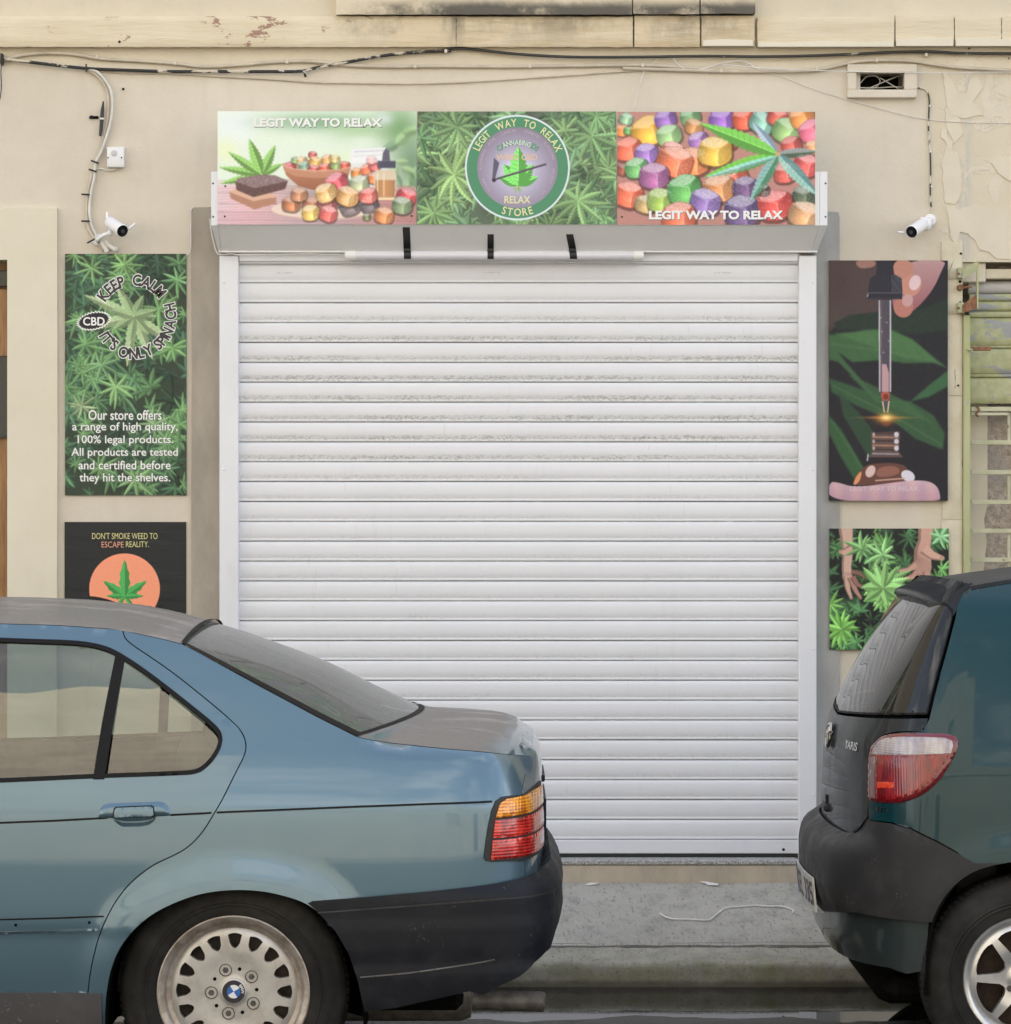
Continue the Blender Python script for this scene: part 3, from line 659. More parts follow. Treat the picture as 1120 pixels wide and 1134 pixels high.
m = MB(); m.lathe([(0, .003), (.0045, .0025), (.006, 0)], (x, -.052, z), (0, -1, 0), 12); m.build('lock_pin', RUB, sh)

# tube lamp hung under the box on strips of black tape
tl = thing('tube_light', 'white tube lamp fixed under the shutter box with three black tape strips', 'lamp', P(548, 288, -.125))
lens = plain('lamp_tube_plastic', (0.68, 0.68, 0.72), 0.25); capm = plain('lamp_cap_white', (0.80, 0.80, 0.78), 0.4); tape = plain('black_tape', (0.012, 0.012, 0.012), 0.5)
YL = -0.125; zc = PZ(282.6, YL); R = 0.0165
m = MB(); m.tube([(PX(394, YL), YL, zc), (PX(702, YL), YL, zc)], R, 20); m.build('tube', lens, tl, smooth=40)
for a, b in ((382, 394.3), (701.7, 713)):
    m = MB(); X0, X1 = PX(a, YL), PX(b, YL); m.lathe([(0, 0), (R*.9, 0), (R*1.06, .002), (R*1.06, X1-X0-.001), (R*.9, X1-X0)], (X0, YL, zc), (1, 0, 0), 20); m.build('end_cap', capm, tl, smooth=40)
def slope_y(z):   # depth on the sloping underside of the box
    t = (PZ(249.5, YB)-z)/(PZ(249.5, YB)-PZ(277.5, -.105)); return YB+(-.105-YB)*min(1, max(0, t))
for a, b, yt, lean in ((446, 454, 252, 1.5), (540, 547, 259, 0), (627, 635, 259, 4.5)):
    m = MB(); pts = []
    for k in range(7):
        z = PZ(yt, -.19)+(PZ(275, -.12)-PZ(yt, -.19))*k/6; pts.append((z, slope_y(z)-.0016, k/6*0.7))
    for k in range(7):
        an = math.pi*0.62-k/6*math.pi*0.95; pts.append((zc+(R+.0012)*math.sin(an), YL-(R+.0012)*math.cos(an)*1.0, .7+k/6*.3))
    V = []
    for z, y, t in pts: V += [(PX(a+lean*t, y), y, z), (PX(b+lean*t, y), y, z)]
    m.sheet(V, [(2*i, 2*i+1, 2*i+3, 2*i+2) for i in range(len(pts)-1)]); m.build('tape_strip', tape, tl, smooth=60)

# ================================================================ green shutter and bars in the opening on the right
gp = Mat('old_green_paint', rough=0.6); n1 = gp.noise(9, 6, 0.66, stretch=(0.7, 1, 1.8), dist=.5); n2 = gp.noise(30, 5, 0.65)
c = gp.mix(gp.step(n2, 0.3, 0.7), (0.33, 0.345, 0.18), (0.43, 0.44, 0.26)); c = gp.mix(gp.step(n1, 0.545, 0.575), c, (0.30, 0.31, 0.31)); c = gp.mix(gp.step(gp.noise(26, 6, 0.7), 0.66, 0.69), c, (0.20, 0.10, 0.05)); gp.color(c); gp.bump(n1, 0.3, 0.004); gp = gp.m
gpl = Mat('green_rail_paint', rough=0.55); n1 = gpl.noise(7, 5, 0.6, stretch=(1, 1, .4)); c = gpl.mix(gpl.step(n1, 0.3, 0.7), (0.37, 0.385, 0.19), (0.45, 0.455, 0.26)); c = gpl.mix(gpl.step(gpl.noise(24, 5, .65), 0.63, 0.68, 0, .8), c, (0.33, 0.34, 0.33)); gpl.color(c); gpl = gpl.m
bar = Mat('pale_green_bar', rough=0.6); n1 = bar.noise(16, 5); c = bar.mix(bar.step(n1, 0.3, 0.7), (0.42, 0.42, 0.27), (0.54, 0.53, 0.38)); c = bar.mix(bar.step(bar.noise(40, 4), 0.65, 0.7), c, (0.25, 0.14, 0.07)); bar.color(c); bar = bar.m
rust = Mat('rust', rough=0.9); n1 = rust.noise(45, 6, 0.7); rust.color(rust.mix(rust.step(n1, 0.35, 0.65), (0.13, 0.055, 0.03), (0.30, 0.15, 0.08))); rust.bump(n1, 0.6, 0.003); rust = rust.m
gs = thing('green_shutter', 'weathered green metal roller shutter with flaking paint, half rolled above the bars at right', 'shutter', (PX(1100), 0.08, PZ(450)))
def Yx(a, Y): return PX(a, Y)
m = MB(); yr = 0.085; rr = 0.035; m.tube([(PX(1072, yr), yr, PZ(318.5, yr)), (XR+2.2, yr, PZ(318.5, yr))], rr*0.75, 20); m.build('roller_tube', plain('roller_grey', (0.47, 0.46, 0.44), 0.6, var=.1, sc=8), gs)
edges = [325, 333.5, 344.5, 352, 382.5, 385.5, 414, 417.8, 447]
m = MB(); Y = 0.06; Xa, Xb = PX(1074, Y), XR+2.2
for i, (a, b) in enumerate(zip(edges, edges[1:])):
    za, zb_ = PZ(a, Y)-.0012, PZ(b, Y)+.0012
    if b-a < 5: m.box(Xa, Xb, Y-.004, Y+.01, zb_, za, .001)
    else:
        V = []; N = 8
        for k in range(N+1):
            t = k/N; z = za+(zb_-za)*t; y = Y-0.0045*math.sin(math.pi*t)**.6+(.006 if k in (0, N) else 0)
            V += [(Xa, y, z), (Xb, y, z)]
        m.sheet(V, [(2*k, 2*k+1, 2*k+3, 2*k+2) for k in range(N)])
m.box(Xa, Xb, Y+.011, Y+.014, PZ(447, Y), PZ(326, Y))
m.build('slats', gp, gs, smooth=50)
m = MB(); m.box(PX(1066.5), PX(1075, -.02), -0.022, 0.10, 0.18, PZ(349, -.02), .003); m.box(PX(1066.5), PX(1068, -.02), -0.022, 0.03, PZ(349, -.02)+.0005, PZ(344, -.02), .001); m.build('guide_rail', gpl, gs)
m = MB(); x, y, z = P(1072, 387, -.04); m.box(x, PX(1079, -.04), -.040, -.026, z-.004, z+.004, .002); o = m.build('latch', gpl, gs)
m = MB(); x, y, z = P(1078, 386, -.045); m.box(x, PX(1098, -.045), -.047, -.035, z-.008, z+.008, .003); m.build('bolt', rust, o)
gr = thing('window_bars', 'pale green welded iron bars below the green shutter at right edge', 'grille', (PX(1110), 0.05, PZ(660)))
Y = 0.05
for py in (453, 458.5, 490, 523, 556, 588, 620, 652): 
    m = MB(); h = 2.5 if py > 460 or py < 455 else 1.6; z = PZ(py, Y); m.box(PX(1075.5, Y), XR+2.1 if py not in (458.5,) else PX(1117, Y), Y-.007, Y+.004, z-h/286, z+h/286, .0015); m.build('crossbar', bar, gr)
for px_, a, b in ((1118, 457, 491.5), (1118, 522, 557), (1118, 587, 653), (1190, 453, 653), (1270, 453, 653)):
    m = MB(); X = PX(px_, Y); m.box(X-.006, X+.006, Y+.0045, Y+.014, PZ(b, Y), PZ(a, Y), .0015); m.build('upright', bar, gr)
m = MB(); x, y, z = P(1082, 455, Y-.01); m.tube(spline([(x, Y-.012, z+.018), (x+.008, Y-.018, z+.004), (x-.004, Y-.014, z-.012), (x+.006, Y-.012, z-.022)], 6), .0035, 6); m.build('wire_tie', rust, gr)
rb = thing('shutter_bracket', 'rusty green angle bracket bolted to stone pier beside the dropper poster', 'bracket', P(1072, 347, -.05))
m = MB(); a = [(1064.5, 308.5), (1082.5, 296), (1082.5, 288.5), (1064.5, 300)]; wall_b = [(P(*q, -.07)[0], P(*q, -.07)[2]) for q in a]
def plate(pts, y0, y1, name, mat):
    m = MB(); q = [(P(u, v, -.04)[0], P(u, v, -.04)[2]) for u, v in pts]
    if area(q) < 0: q = q[::-1]
    m.prism(q, lambda p, r: (p, y0, r), lambda p, r: (p, y1, r)); return m.build(name, mat, rb, smooth=0)
plate([(1065.5, 309), (1065.5, 299.5), (1083, 288.5), (1083, 299.5)], -.060, -.055, 'arm', gp)
plate([(1065.5, 347.5), (1065.5, 338), (1081, 326), (1081, 341.5)], -.060, -.055, 'arm', rust)
plate([(1081.2, 342), (1081.2, 299.8), (1083, 299), (1083, 342.5)], -.064, -.050, 'side_strip', gpl)
for a, b in ((309, 297.5), (347.5, 336)): m = MB(); m.box(PX(1059), PX(1066), -.056, -.012, PZ(a), PZ(b), .002); m.build('wall_foot', gp, rb)
for py in (303, 341): m = MB(); x, y, z = P(1062, py, -.057); m.lathe([(0, .006), (.005, .006), (.006, 0)], (x, -.056, z), (0, -1, 0), 6); m.build('bolt_head', rust, rb)
m = MB(); x, y, z = P(1066, 319); m.tube([(x-.012, -.013, z), (x-.012, -.05, z)], .012, 10); m.tube([(x-.012, -.04, z-.002), (x+.03, -.05, z+.003)], .005, 8); m.build('spindle', rust, rb)
# ================================================================ printed boards: a small painter for the printed pictures
KRES = 1.9
class Print:
    def __init__(s, x0, y0, x1, y1, bg=(40, 60, 40)):
        s.b = (x0, y0, x1, y1); s.W = int((x1-x0)*KRES); s.H = int((y1-y0)*KRES)
        s.k = s.W/(x1-x0); s.grains = []; s.a = np.ones((s.H, s.W, 3))*np.array(bg, float)/255
        s.Y, s.X = np.mgrid[0:s.H, 0:s.W]; s.X = x0+(s.X+.5)/s.k; s.Y = y0+(s.Y+.5)/s.k
    def col(s, c, X, Y):
        if callable(c): return c(X, Y)
        return np.broadcast_to(np.array(c, float)/255, X.shape+(3,))
    def mask(s, pts):
        p = np.asarray(pts, float); i0 = max(0, int((p[:, 0].min()-s.b[0])*s.k)-1); i1 = min(s.W, int((p[:, 0].max()-s.b[0])*s.k)+2)
        j0 = max(0, int((p[:, 1].min()-s.b[1])*s.k)-1); j1 = min(s.H, int((p[:, 1].max()-s.b[1])*s.k)+2)
        if i1 <= i0 or j1 <= j0: return None
        X, Y = s.X[j0:j1, i0:i1], s.Y[j0:j1, i0:i1]; m = np.zeros(X.shape); q = .25/s.k
        for dx in (-q, q):
            for dy in (-q, q): m += inpoly(p, X+dx, Y+dy)
        return (slice(j0, j1), slice(i0, i1)), X, Y, m/4
    def poly(s, pts, c, al=1.0):
        r = s.mask(pts)
        if r is None: return
        sl, X, Y, m = r; m = (m*al)[..., None]; s.a[sl] = s.a[sl]*(1-m)+s.col(c, X, Y)*m
    def blob(s, cx, cy, rx, ry, c, al=1.0, pw=1.0):
        d = ((s.X-cx)/rx)**2+((s.Y-cy)/ry)**2; m = (np.exp(-d*2.0*pw)*al)[..., None]; s.a = s.a*(1-m)+np.array(c, float)/255*m
    def ell(s, cx, cy, rx, ry, c, al=1.0, rot=0, n=36):
        t = np.linspace(0, 2*np.pi, n, endpoint=False); x, y = rx*np.cos(t), ry*np.sin(t)
        s.poly(np.stack([cx+x*math.cos(rot)-y*math.sin(rot), cy+x*math.sin(rot)+y*math.cos(rot)], 1), c, al)
    def line(s, pts, w, c, al=1.0):
        pts = np.asarray(pts, float)
        for a, b in zip(pts, pts[1:]):
            d = b-a; L = np.linalg.norm(d)
            if L < 1e-6: continue
            n = np.array([-d[1], d[0]])/L*w/2; s.poly([a+n, b+n, b-n, a-n], c, al)
    def blur(s, r, sel=None):
        k = int(max(1, r*s.k)); a = s.a
        for ax in (0, 1):
            for _ in range(2):
                p = np.concatenate([np.repeat(a.take([0], ax), k, ax), a, np.repeat(a.take([-1], ax), k, ax)], ax); c = np.cumsum(p, ax)
                c = np.concatenate([np.zeros_like(c.take([0], ax)), c], ax); n = a.shape[ax]
                a = (c.take(range(2*k+1-1, 2*k+n), ax)-c.take(range(0, n), ax))/(2*k) if False else (c.take(range(2*k, 2*k+n), ax)-c.take(range(0, n), ax))/(2*k)
        s.a = a
    def grain(s, amt, blk=1):
        s.a = np.clip(s.a+RNG.normal(0, amt, (s.H, s.W, 1)), 0, 1)
    def speckle(s, pts, amt, c=(255, 255, 255), dens=.35):
        r = s.mask(pts)
        if r is None: return
        sl, X, Y, m = r; q = (m*(RNG.random(X.shape) < dens)*amt*RNG.random(X.shape))[..., None]; s.a[sl] = s.a[sl]*(1-q)+np.array(c, float)/255*q
    def tone(s, sat, lift=0.0, r=.3):
        s.blur(r); g = s.a.mean(-1, keepdims=True); s.a = np.clip((g+(s.a-g)*sat)*(1-lift)+lift, 0, 1)
    # ---- plants
    def leaflet(s, cx, cy, ang, L, w, c, al=1.0, teeth=7, bend=0.0, vein=True, light=None):
        t = np.linspace(0, 1, teeth*2+3); hw = w*np.sin(np.pi*np.clip(t, 0, 1)**.85)**.8*(1-t*.25); z = np.where(np.arange(len(t)) % 2 == 0, .84, 1.12); z[0] = z[-1] = 1; hw = hw*z
        a = ang+bend*t; dx = np.cumsum(np.r_[0, np.cos(a[1:])*np.diff(t)])*L; dy = np.cumsum(np.r_[0, np.sin(a[1:])*np.diff(t)])*L
        mid = np.stack([cx+dx, cy+dy], 1); n = np.stack([-np.sin(a), np.cos(a)], 1)
        c = np.array(c, float); lc = np.clip(c*1.16+6, 0, 255) if light is None else np.array(light, float); dc = c*.84
        if math.sin(ang-math.pi/4) > 0: lc, dc = dc, lc
        s.poly(np.r_[mid, (mid+n*hw[:, None])[::-1]], dc, al); s.poly(np.r_[mid, (mid-n*hw[:, None])[::-1]], lc, al)
        if vein:
            s.line(mid[:-1], max(.35, w*.10), np.clip(c*1.35+18, 0, 255), al*.75)
            if w > 3:
                for k in range(2, len(t)-2, 2):
                    for sg in (1, -1): s.line([mid[k-1], mid[k]+n[k]*sg*hw[k]*.85], .5, c*.72, al*.5)
    def leaf(s, cx, cy, R, rot, c, al=1.0, n=7, wide=.115, jit=.12):
        if n == 7: A = [-2.3, -1.55, -.78, 0, .78, 1.55, 2.3]; Ls = [.42, .72, .93, 1, .93, .72, .42]
        elif n == 5: A = [-1.7, -.85, 0, .85, 1.7]; Ls = [.6, .9, 1, .9, .6]
        else: A = list(np.linspace(-2.8, 2.8, n)); Ls = [1-.35*abs(q)/2.8 for q in A]
        idx = sorted(range(len(A)), key=lambda k: -abs(A[k]))
        for k in idx:
            f = RNG.uniform(.82, 1.15); s.leaflet(cx, cy, rot+A[k]+RNG.normal(0, jit), R*Ls[k]*RNG.uniform(.88, 1.1), R*wide*RNG.uniform(.85, 1.15), np.clip(np.array(c, float)*f, 0, 255), al, bend=RNG.normal(0, .22), teeth=6 if R < 16 else 9)
    def foliage(s, N, r0, r1, cols, dark=(28, 48, 32), lightness=(.5, 1.1)):
        x0, y0, x1, y1 = s.b
        for i in range(N):
            t = i/N; R = RNG.uniform(r0, r1)*(1-.15*t); c = np.array(cols[RNG.integers(len(cols))], float)*(lightness[0]+(lightness[1]-lightness[0])*t)*RNG.uniform(.85, 1.12)
            s.leaf(RNG.uniform(x0-4, x1+4), RNG.uniform(y0-4, y1+4), R, RNG.uniform(0, 6.28), np.clip(c, 0, 255), n=[5, 7, 7, 9][RNG.integers(4)], wide=RNG.uniform(.09, .13))
            if i % 9 == 0: s.blob(RNG.uniform(x0, x1), RNG.uniform(y0, y1), R*.55, R*.45, dark, .5*(1-t*.8))
    # ---- sugared sweets
    def sweet(s, cx, cy, S, c, rot=None, soft=1.0, sugar=.55):
        """a sugared jelly cube: three faces, glowing middle, pale frosted top; sugar grains go on last"""
        rot = RNG.uniform(-.45, .45) if rot is None else rot; c = np.array(c, float); h = S*.5; ca, sa = math.cos(rot), math.sin(rot); t = RNG.uniform(-.25, .35)
        def R(p): return [(cx+x*ca-y*sa, cy+x*sa+y*ca) for x, y in p]
        def ch(p, k=3):
            p = np.array(p, float)
            for _ in range(k): q = np.roll(p, -1, 0); p = np.stack([.80*p+.20*q, .20*p+.80*q], 1).reshape(-1, 2)
            return p
        O = [(-h, -h*.5), (-h*.1+t*h, -h*.95), (h, -h*.62), (h*1.02, h*.5), (h*.25+t*h*.5, h*.95), (-h*.96, h*.72)]
        s.poly(ch(R([(x*1.10+.03*S, y*1.10+.07*S) for x, y in O])), c*.28, .55)
        def g(X, Y): d = np.clip(np.hypot(X-cx-.1*S, Y-cy-.22*S)/(S*.62), 0, 1)[..., None]; return np.clip((c*(1.16-.52*d)+np.array([26, 16, 8])*(1-d))/255, 0, 1)
        out = ch(R(O)); s.poly(out, g)
        top = ch(R([(-h*.97, -h*.47), (-h*.1+t*h, -h*.92), (h*.97, -h*.6), (h*.2+t*h*.4, -h*.12)])); side = ch(R([(h*.24+t*h*.4, -h*.08), (h*.97, -h*.56), (h*.98, h*.46), (h*.26+t*h*.5, h*.9)]))
        s.poly(side, np.clip(c*.62, 0, 255), .55); s.poly(top, np.clip(c*.5+124, 0, 255), .66)
        e = R([(-h*.93, -h*.42), (h*.22+t*h*.4, -h*.08), (h*.26+t*h*.5, h*.85)]); s.line(e, S*.05, np.clip(c*.6+110, 0, 255), .5)
        s.grains.append((top, sugar, .5)); s.grains.append((out, sugar*.6, .30))
    def sugar(s):
        for p, a, d in s.grains: s.speckle(p, a, dens=d); s.speckle(p, a*.5, (60, 20, 30), d*.3)
        s.grains = []
    def mesh(s, name, Y, parent, mat, gain=1.0):
        x0, y0, x1, y1 = s.b; xa, za = P(x0, y0, Y)[0], P(x0, y0, Y)[2]; xb, zb = P(x1, y1, Y)[0], P(x1, y1, Y)[2]
        W, Hh = s.W, s.H; gx = np.linspace(xa, xb, W); gz = np.linspace(za, zb, Hh); X, Z = np.meshgrid(gx, gz)
        v = np.stack([X.ravel(), np.full(W*Hh, Y), Z.ravel()], 1).astype(np.float32)
        i = np.arange(W*Hh).reshape(Hh, W); q = np.stack([i[:-1, :-1], i[1:, :-1], i[1:, 1:], i[:-1, 1:]], -1).reshape(-1)
        me = bpy.data.meshes.new(name); me.vertices.add(W*Hh); me.vertices.foreach_set('co', v.ravel()); nf = len(q)//4
        me.loops.add(len(q)); me.loops.foreach_set('vertex_index', q.astype(np.int32)); me.polygons.add(nf)
        me.polygons.foreach_set('loop_start', (np.arange(nf)*4).astype(np.int32)); me.update(calc_edges=True)
        at = me.color_attributes.new('ink', 'FLOAT_COLOR', 'POINT'); l = lin(np.clip(s.a, 0, 1)*255)*gain; at.data.foreach_set('color', np.concatenate([l.reshape(-1, 3), np.ones((W*Hh, 1))], 1).astype(np.float32).ravel())
        return link(name, me, mat, parent)
PRM = Mat('printed_vinyl', rough=0.38); at = PRM.n('ShaderNodeAttribute', attribute_name='ink'); PRM.color(at.outputs['Color']); PRM.b.inputs['Specular IOR Level'].default_value = .18; PRM.bump(PRM.noise(6, 3), .05, .01); PRM = PRM.m
GAIN = 1.12
BRD = plain('board_white', (0.74, 0.74, 0.74), 0.5); BRDK = plain('board_dark_edge', (0.06, 0.06, 0.065), 0.4)
INKW = plain('ink_white', (0.80, 0.80, 0.79), 0.4); INKG = plain('ink_shadow', (0.10, 0.14, 0.10), 0.4); INKC = plain('ink_cream', (0.72, 0.70, 0.38), 0.4); INKD = plain('ink_dark', (0.022, 0.02, 0.028), 0.4)
INKGR = plain('ink_green', (0.08, 0.30, 0.16), 0.4); INKO = plain('ink_peach', (0.72, 0.50, 0.36), 0.4); INKP = plain('ink_orange', (0.70, 0.33, 0.22), 0.4); INKY = plain('ink_yellow', (0.62, 0.58, 0.26), 0.4); INKPI = plain('ink_pink', (0.55, 0.45, 0.50), .4); INKFW = plain('ink_faint', (0.62, 0.53, 0.55), .4)
def board(name, label, cat, b, Y0, Y1, mat, group=None):
    x0, y0, x1, y1 = b
    t = thing(name, label, cat, (P((x0+x1)/2, 0, Y0)[0], Y0, P(0, y1, Y0)[2]), group)
    a, c = P(x0, y0, Y0), P(x1, y1, Y0); m = MB(); m.box(a[0], c[0], Y0+.0006, Y1, c[2], a[2]); m.build('backing_board', mat, t, smooth=0); return t
def words(par, Y, mat, items, name='lettering'):
    for it in items:
        m = MB()
        if it[0] == 'l':
            _, s, x0, x1, y0, y1, bold = it; a, c = P(x0, y0, Y), P(x1, y1, Y); text_line(m, s, (a[0]+c[0])/2, (a[2]+c[2])/2, c[0]-a[0], a[2]-c[2], Y, bold)
        else:
            _, s, cx, cy, r, ang, size, bold, track, top, nar = it; k = (Y-CAMY)/F; p = P(cx, cy, Y); text_arc(m, s, p[0], p[2], r*k, rad(ang), Y, size*k, bold, track, top, nar)
        m.build(name, mat, par, smooth=0, recalc=False)
GREENS = [(116, 160, 92), (98, 148, 84), (132, 176, 102), (80, 128, 76), (108, 158, 104)]
YS = -0.226; SG = 'printed sign panels above the shutter'
# ---- left panel: sweets on a table
b = (241, 123, 461.3, 248.5); t = board('sign_panel', 'sign panel with bowl of sweets, brownie and dropper bottle above the shutter', 'sign', b, YS, -0.216, BRD, SG)
p = Print(*b, bg=(214, 226, 210))
p.blob(262, 140, 40, 30, (226, 230, 236), .8); p.blob(250, 165, 20, 18, (222, 228, 178), .7); p.blob(300, 150, 45, 18, (214, 226, 206), .7)
p.blob(352, 134, 84, 13, (124, 164, 128), .9); p.blob(395, 145, 40, 16, (158, 192, 142), .7); p.blob(440, 140, 34, 34, (120, 158, 110), .95); p.blob(424, 130, 14, 10, (205, 215, 215), .8); p.blob(455, 180, 30, 45, (105, 135, 105), .9); p.blob(372, 175, 26, 12, (212, 226, 176), .5); p.blob(400, 155, 25, 10, (222, 230, 222), .6)
for _ in range(14): p.leaflet(RNG.uniform(432, 462), RNG.uniform(138, 215), RNG.uniform(0, 6.3), RNG.uniform(14, 30), RNG.uniform(4, 8), [(128, 160, 112), (98, 128, 98), (150, 178, 128)][RNG.integers(3)], .65, vein=False)
p.blur(1.4)
def tbl(X, Y):
    g = np.stack([208-14*np.sin(X*.04)-.22*(X-241), 186-.28*(X-241)+0*Y, 192-.33*(X-241)+0*Y], -1); g = g*(1-.06*np.sin(Y*2.1+np.sin(X*.05)*2))[..., None]; return g/255
p.poly([(241, 205), (300, 203), (462, 210), (462, 249), (241, 249)], tbl); p.poly([(241, 198), (330, 196), (462, 205), (462, 212), (241, 208)], tbl, .6)
for yy in (212, 224, 233, 242): p.line([(241, yy), (462, yy+2)], .6, (150, 120, 125), .7)
p.poly([(241, 232), (335, 236), (462, 246), (462, 249), (241, 249)], (190, 150, 160), .35)
C0 = (289, 192)
for tip, w in (((243, 202), 5), ((312, 180), 4.5), ((242, 184), 5), ((304, 159.5), 6), ((252, 167), 5.5), ((275, 152.5), 7)):
    dx, dy = tip[0]-C0[0], tip[1]-C0[1]; p.leaflet(C0[0], C0[1], math.atan2(dy, dx), math.hypot(dx, dy), w, (126, 170, 92), teeth=9)
p.ell(358, 231, 60, 11.5, (196, 165, 158)); p.ell(358, 230, 58.5, 10.5, (222, 200, 186))
p.poly([(253, 211), (279, 221), (305, 217), (305, 224), (281, 230.5), (255, 218.5)], (172, 126, 104)); p.poly([(253, 211), (280, 221.5), (306, 216), (292, 210), (262, 207)], (208, 168, 144))
br = [(260, 200), (263, 196), (289, 192), (304, 193), (318, 199), (315, 208), (280, 217), (261, 209)]; p.poly(br, (104, 78, 76)); bt = [(260, 200), (263, 196), (289, 192), (304, 193), (318, 199), (281, 207)]; p.poly(bt, (136, 112, 112)); p.speckle(bt, .55, (225, 215, 220), .4); p.speckle(br, .6, (40, 26, 26), .3)
p.poly([(312, 180), (388, 183), (384, 196), (374, 205), (350, 210), (330, 205), (316, 193)], lambda X, Y: np.stack([186-1.1*(Y-180)-.15*(X-312), 130-1.2*(Y-180), 104-1.1*(Y-180)], -1)/255); p.ell(350, 181, 38.5, 5, (196, 150, 122)); 
for x, y, S, c in ((320, 183, 12, (212, 88, 100)), (326, 176, 9, (140, 190, 130)), (333, 177, 12, (228, 196, 140)), (345, 170, 9, (208, 96, 96)), (336, 183, 13, (130, 172, 150)), (348, 178, 14, (238, 188, 106)), (361, 175, 12, (236, 180, 112)), (346, 186, 12, (220, 104, 104)), (358, 185, 13, (232, 106, 88)), (371, 181, 13, (152, 182, 118)), (370, 175, 10, (232, 206, 130)), (381, 182, 11, (226, 98, 82))): p.sweet(x, y, S, c)
p.poly([(312, 181.5), (325, 186), (350, 188), (376, 186.5), (388.5, 183.5), (386, 189), (374, 194), (350, 196), (326, 194), (314, 188)], (186, 134, 108)); p.line([(312, 181.5), (325, 186), (350, 188), (376, 186.5), (388.5, 183.5)], 1, (216, 172, 146))
p.poly([(388, 164), (426, 162), (428, 190), (424, 206), (394, 206), (387, 190)], (214, 214, 216), .75)
for x, y, S, c in ((394, 190, 13, (238, 150, 80)), (404, 186, 13, (240, 120, 88)), (414, 182, 13, (228, 112, 116)), (399, 199, 14, (236, 130, 74)), (412, 196, 14, (224, 132, 84)), (410, 176, 11, (232, 130, 130))): p.sweet(x, y, S, c)
p.poly([(388, 164), (426, 162), (427, 178), (387, 180)], (232, 232, 236), .6); p.line([(391, 167), (424, 165.5)], 1.2, (190, 190, 200)); p.line([(390, 172), (422, 170)], .8, (200, 200, 206))
p.poly([(415, 187), (436, 187), (438, 193), (437, 220), (414, 220), (413, 193)], (208, 190, 166)); p.poly([(414.5, 198), (436.5, 198), (436, 217), (415, 217)], lambda X, Y: np.stack([196-30*np.abs(X-425)/11, 142-20*np.abs(X-425)/11+0*Y, 92+0*X], -1)/255); p.line([(424, 190), (424, 216)], 1, (240, 226, 196)); p.line([(417, 190), (417, 216)], 1, (236, 220, 190)); p.line([(415, 219), (436, 219)], 1.3, (244, 212, 160))
p.poly([(417, 177), (437, 177), (437, 185), (417, 185)], (76, 74, 92)); p.poly([(423, 168), (426, 163), (430, 166), (431, 177), (422, 177)], (92, 90, 106))
for x, y, S, c in ((321, 224, 20, (196, 130, 98)), (344, 225, 21, (192, 126, 96)), (330, 214, 18, (206, 146, 112))): p.sweet(x, y, S, c, sugar=.2)
for x, y, S, c in ((361, 223, 23, (168, 92, 98)), (386, 226, 24, (120, 112, 120)), (407, 225, 20, (108, 102, 112)), (371, 201, 25, (232, 96, 112)), (396, 202, 21, (184, 200, 160)), (360, 212, 24, (240, 190, 116)), (384, 216, 25, (240, 178, 108)), (406, 215, 20, (234, 112, 104)), (343, 234, 20, (244, 206, 116)), (362, 235, 20, (236, 112, 110)), (449, 216, 22, (224, 86, 96)), (444, 226, 22, (132, 158, 122)), (424, 237, 21, (232, 150, 96)), (405, 239, 9, (118, 132, 94))): p.sweet(x, y, S, c)
p.tone(1.0, .02, .42); p.sugar(); p.tone(1.0, 0, .2); p.grain(.012)
p.mesh('print', YS, t, PRM, GAIN)
words(t, YS-.0006, INKG, [('l', 'LEGIT WAY TO RELAX', 281.4, 423.9, 131.1, 141.2, .035)], 'lettering_shadow'); words(t, YS-.0012, INKW, [('l', 'LEGIT WAY TO RELAX', 281, 423.3, 130.6, 140.4, .045)])
SCRW = plain('screw_head', (0.03, 0.03, 0.03), .4, .5)
def screws(t, pts):
    for a, c in pts: m = MB(); x, y, z = P(a, c, YS); m.lathe([(0, .0025), (.003, .002), (.0038, 0)], (x, YS-.0003, z), (0, -1, 0), 10); m.build('screw_head', SCRW, t, smooth=60)
screws(t, [(249.5, 206), (249, 239.5), (456, 239)])
# ---- middle panel: leaves and round shop badge
b = (462.2, 123.3, 683, 248.5); t = board('sign_panel', 'sign panel of green leaves with round shop badge reading RELAX STORE', 'sign', b, YS, -0.216, BRD, SG)
p = Print(*b, bg=(84, 104, 80)); p.foliage(190, 16, 36, GREENS, (48, 62, 48), (.62, 1.08))
for x, y, R, c in ((503, 193, 46, (140, 186, 100)), (640, 222, 40, (122, 172, 96)), (505, 140, 38, (112, 158, 92)), (655, 150, 42, (110, 158, 92)), (660, 128, 30, (100, 150, 86)), (480, 235, 34, (116, 166, 90))): p.leaf(x, y, R, RNG.uniform(0, 6.3), c, n=11, wide=.085)
p.a = p.a*.92; p.tone(.80, .09); p.grain(.014); CX, CY = 573.2, 185.3
p.ell(CX, CY, 58, 58, (208, 218, 222), n=90); p.ell(CX, CY, 56, 56, (82, 136, 104), n=90)
def inner(X, Y): r = np.sqrt((X-CX)**2+(Y-CY-4)**2)[..., None]/44; c = np.array([196, 196, 222.])*(1-r)+np.array([142, 132, 150.])*r; return np.clip(c+30*np.exp(-r*r*6), 0, 255)/255
p.ell(CX, CY, 44.5, 44.5, inner, n=90)
for k in range(9): p.leaf(CX+RNG.uniform(-1, 1), CY+22, 8, RNG.uniform(0, 6.3), (150, 170, 130), .3)
for A, Ln, w in ((-2.75, 24, 6), (-.38, 24, 6), (-2.2, 28, 8), (-.95, 28, 8), (-1.57, 42, 11)): p.leaflet(CX+1, CY+19, A, Ln, w, (112, 190, 96), teeth=8)
p.line([(CX+1, CY+14), (CX+1, CY+26)], .8, (110, 150, 90))
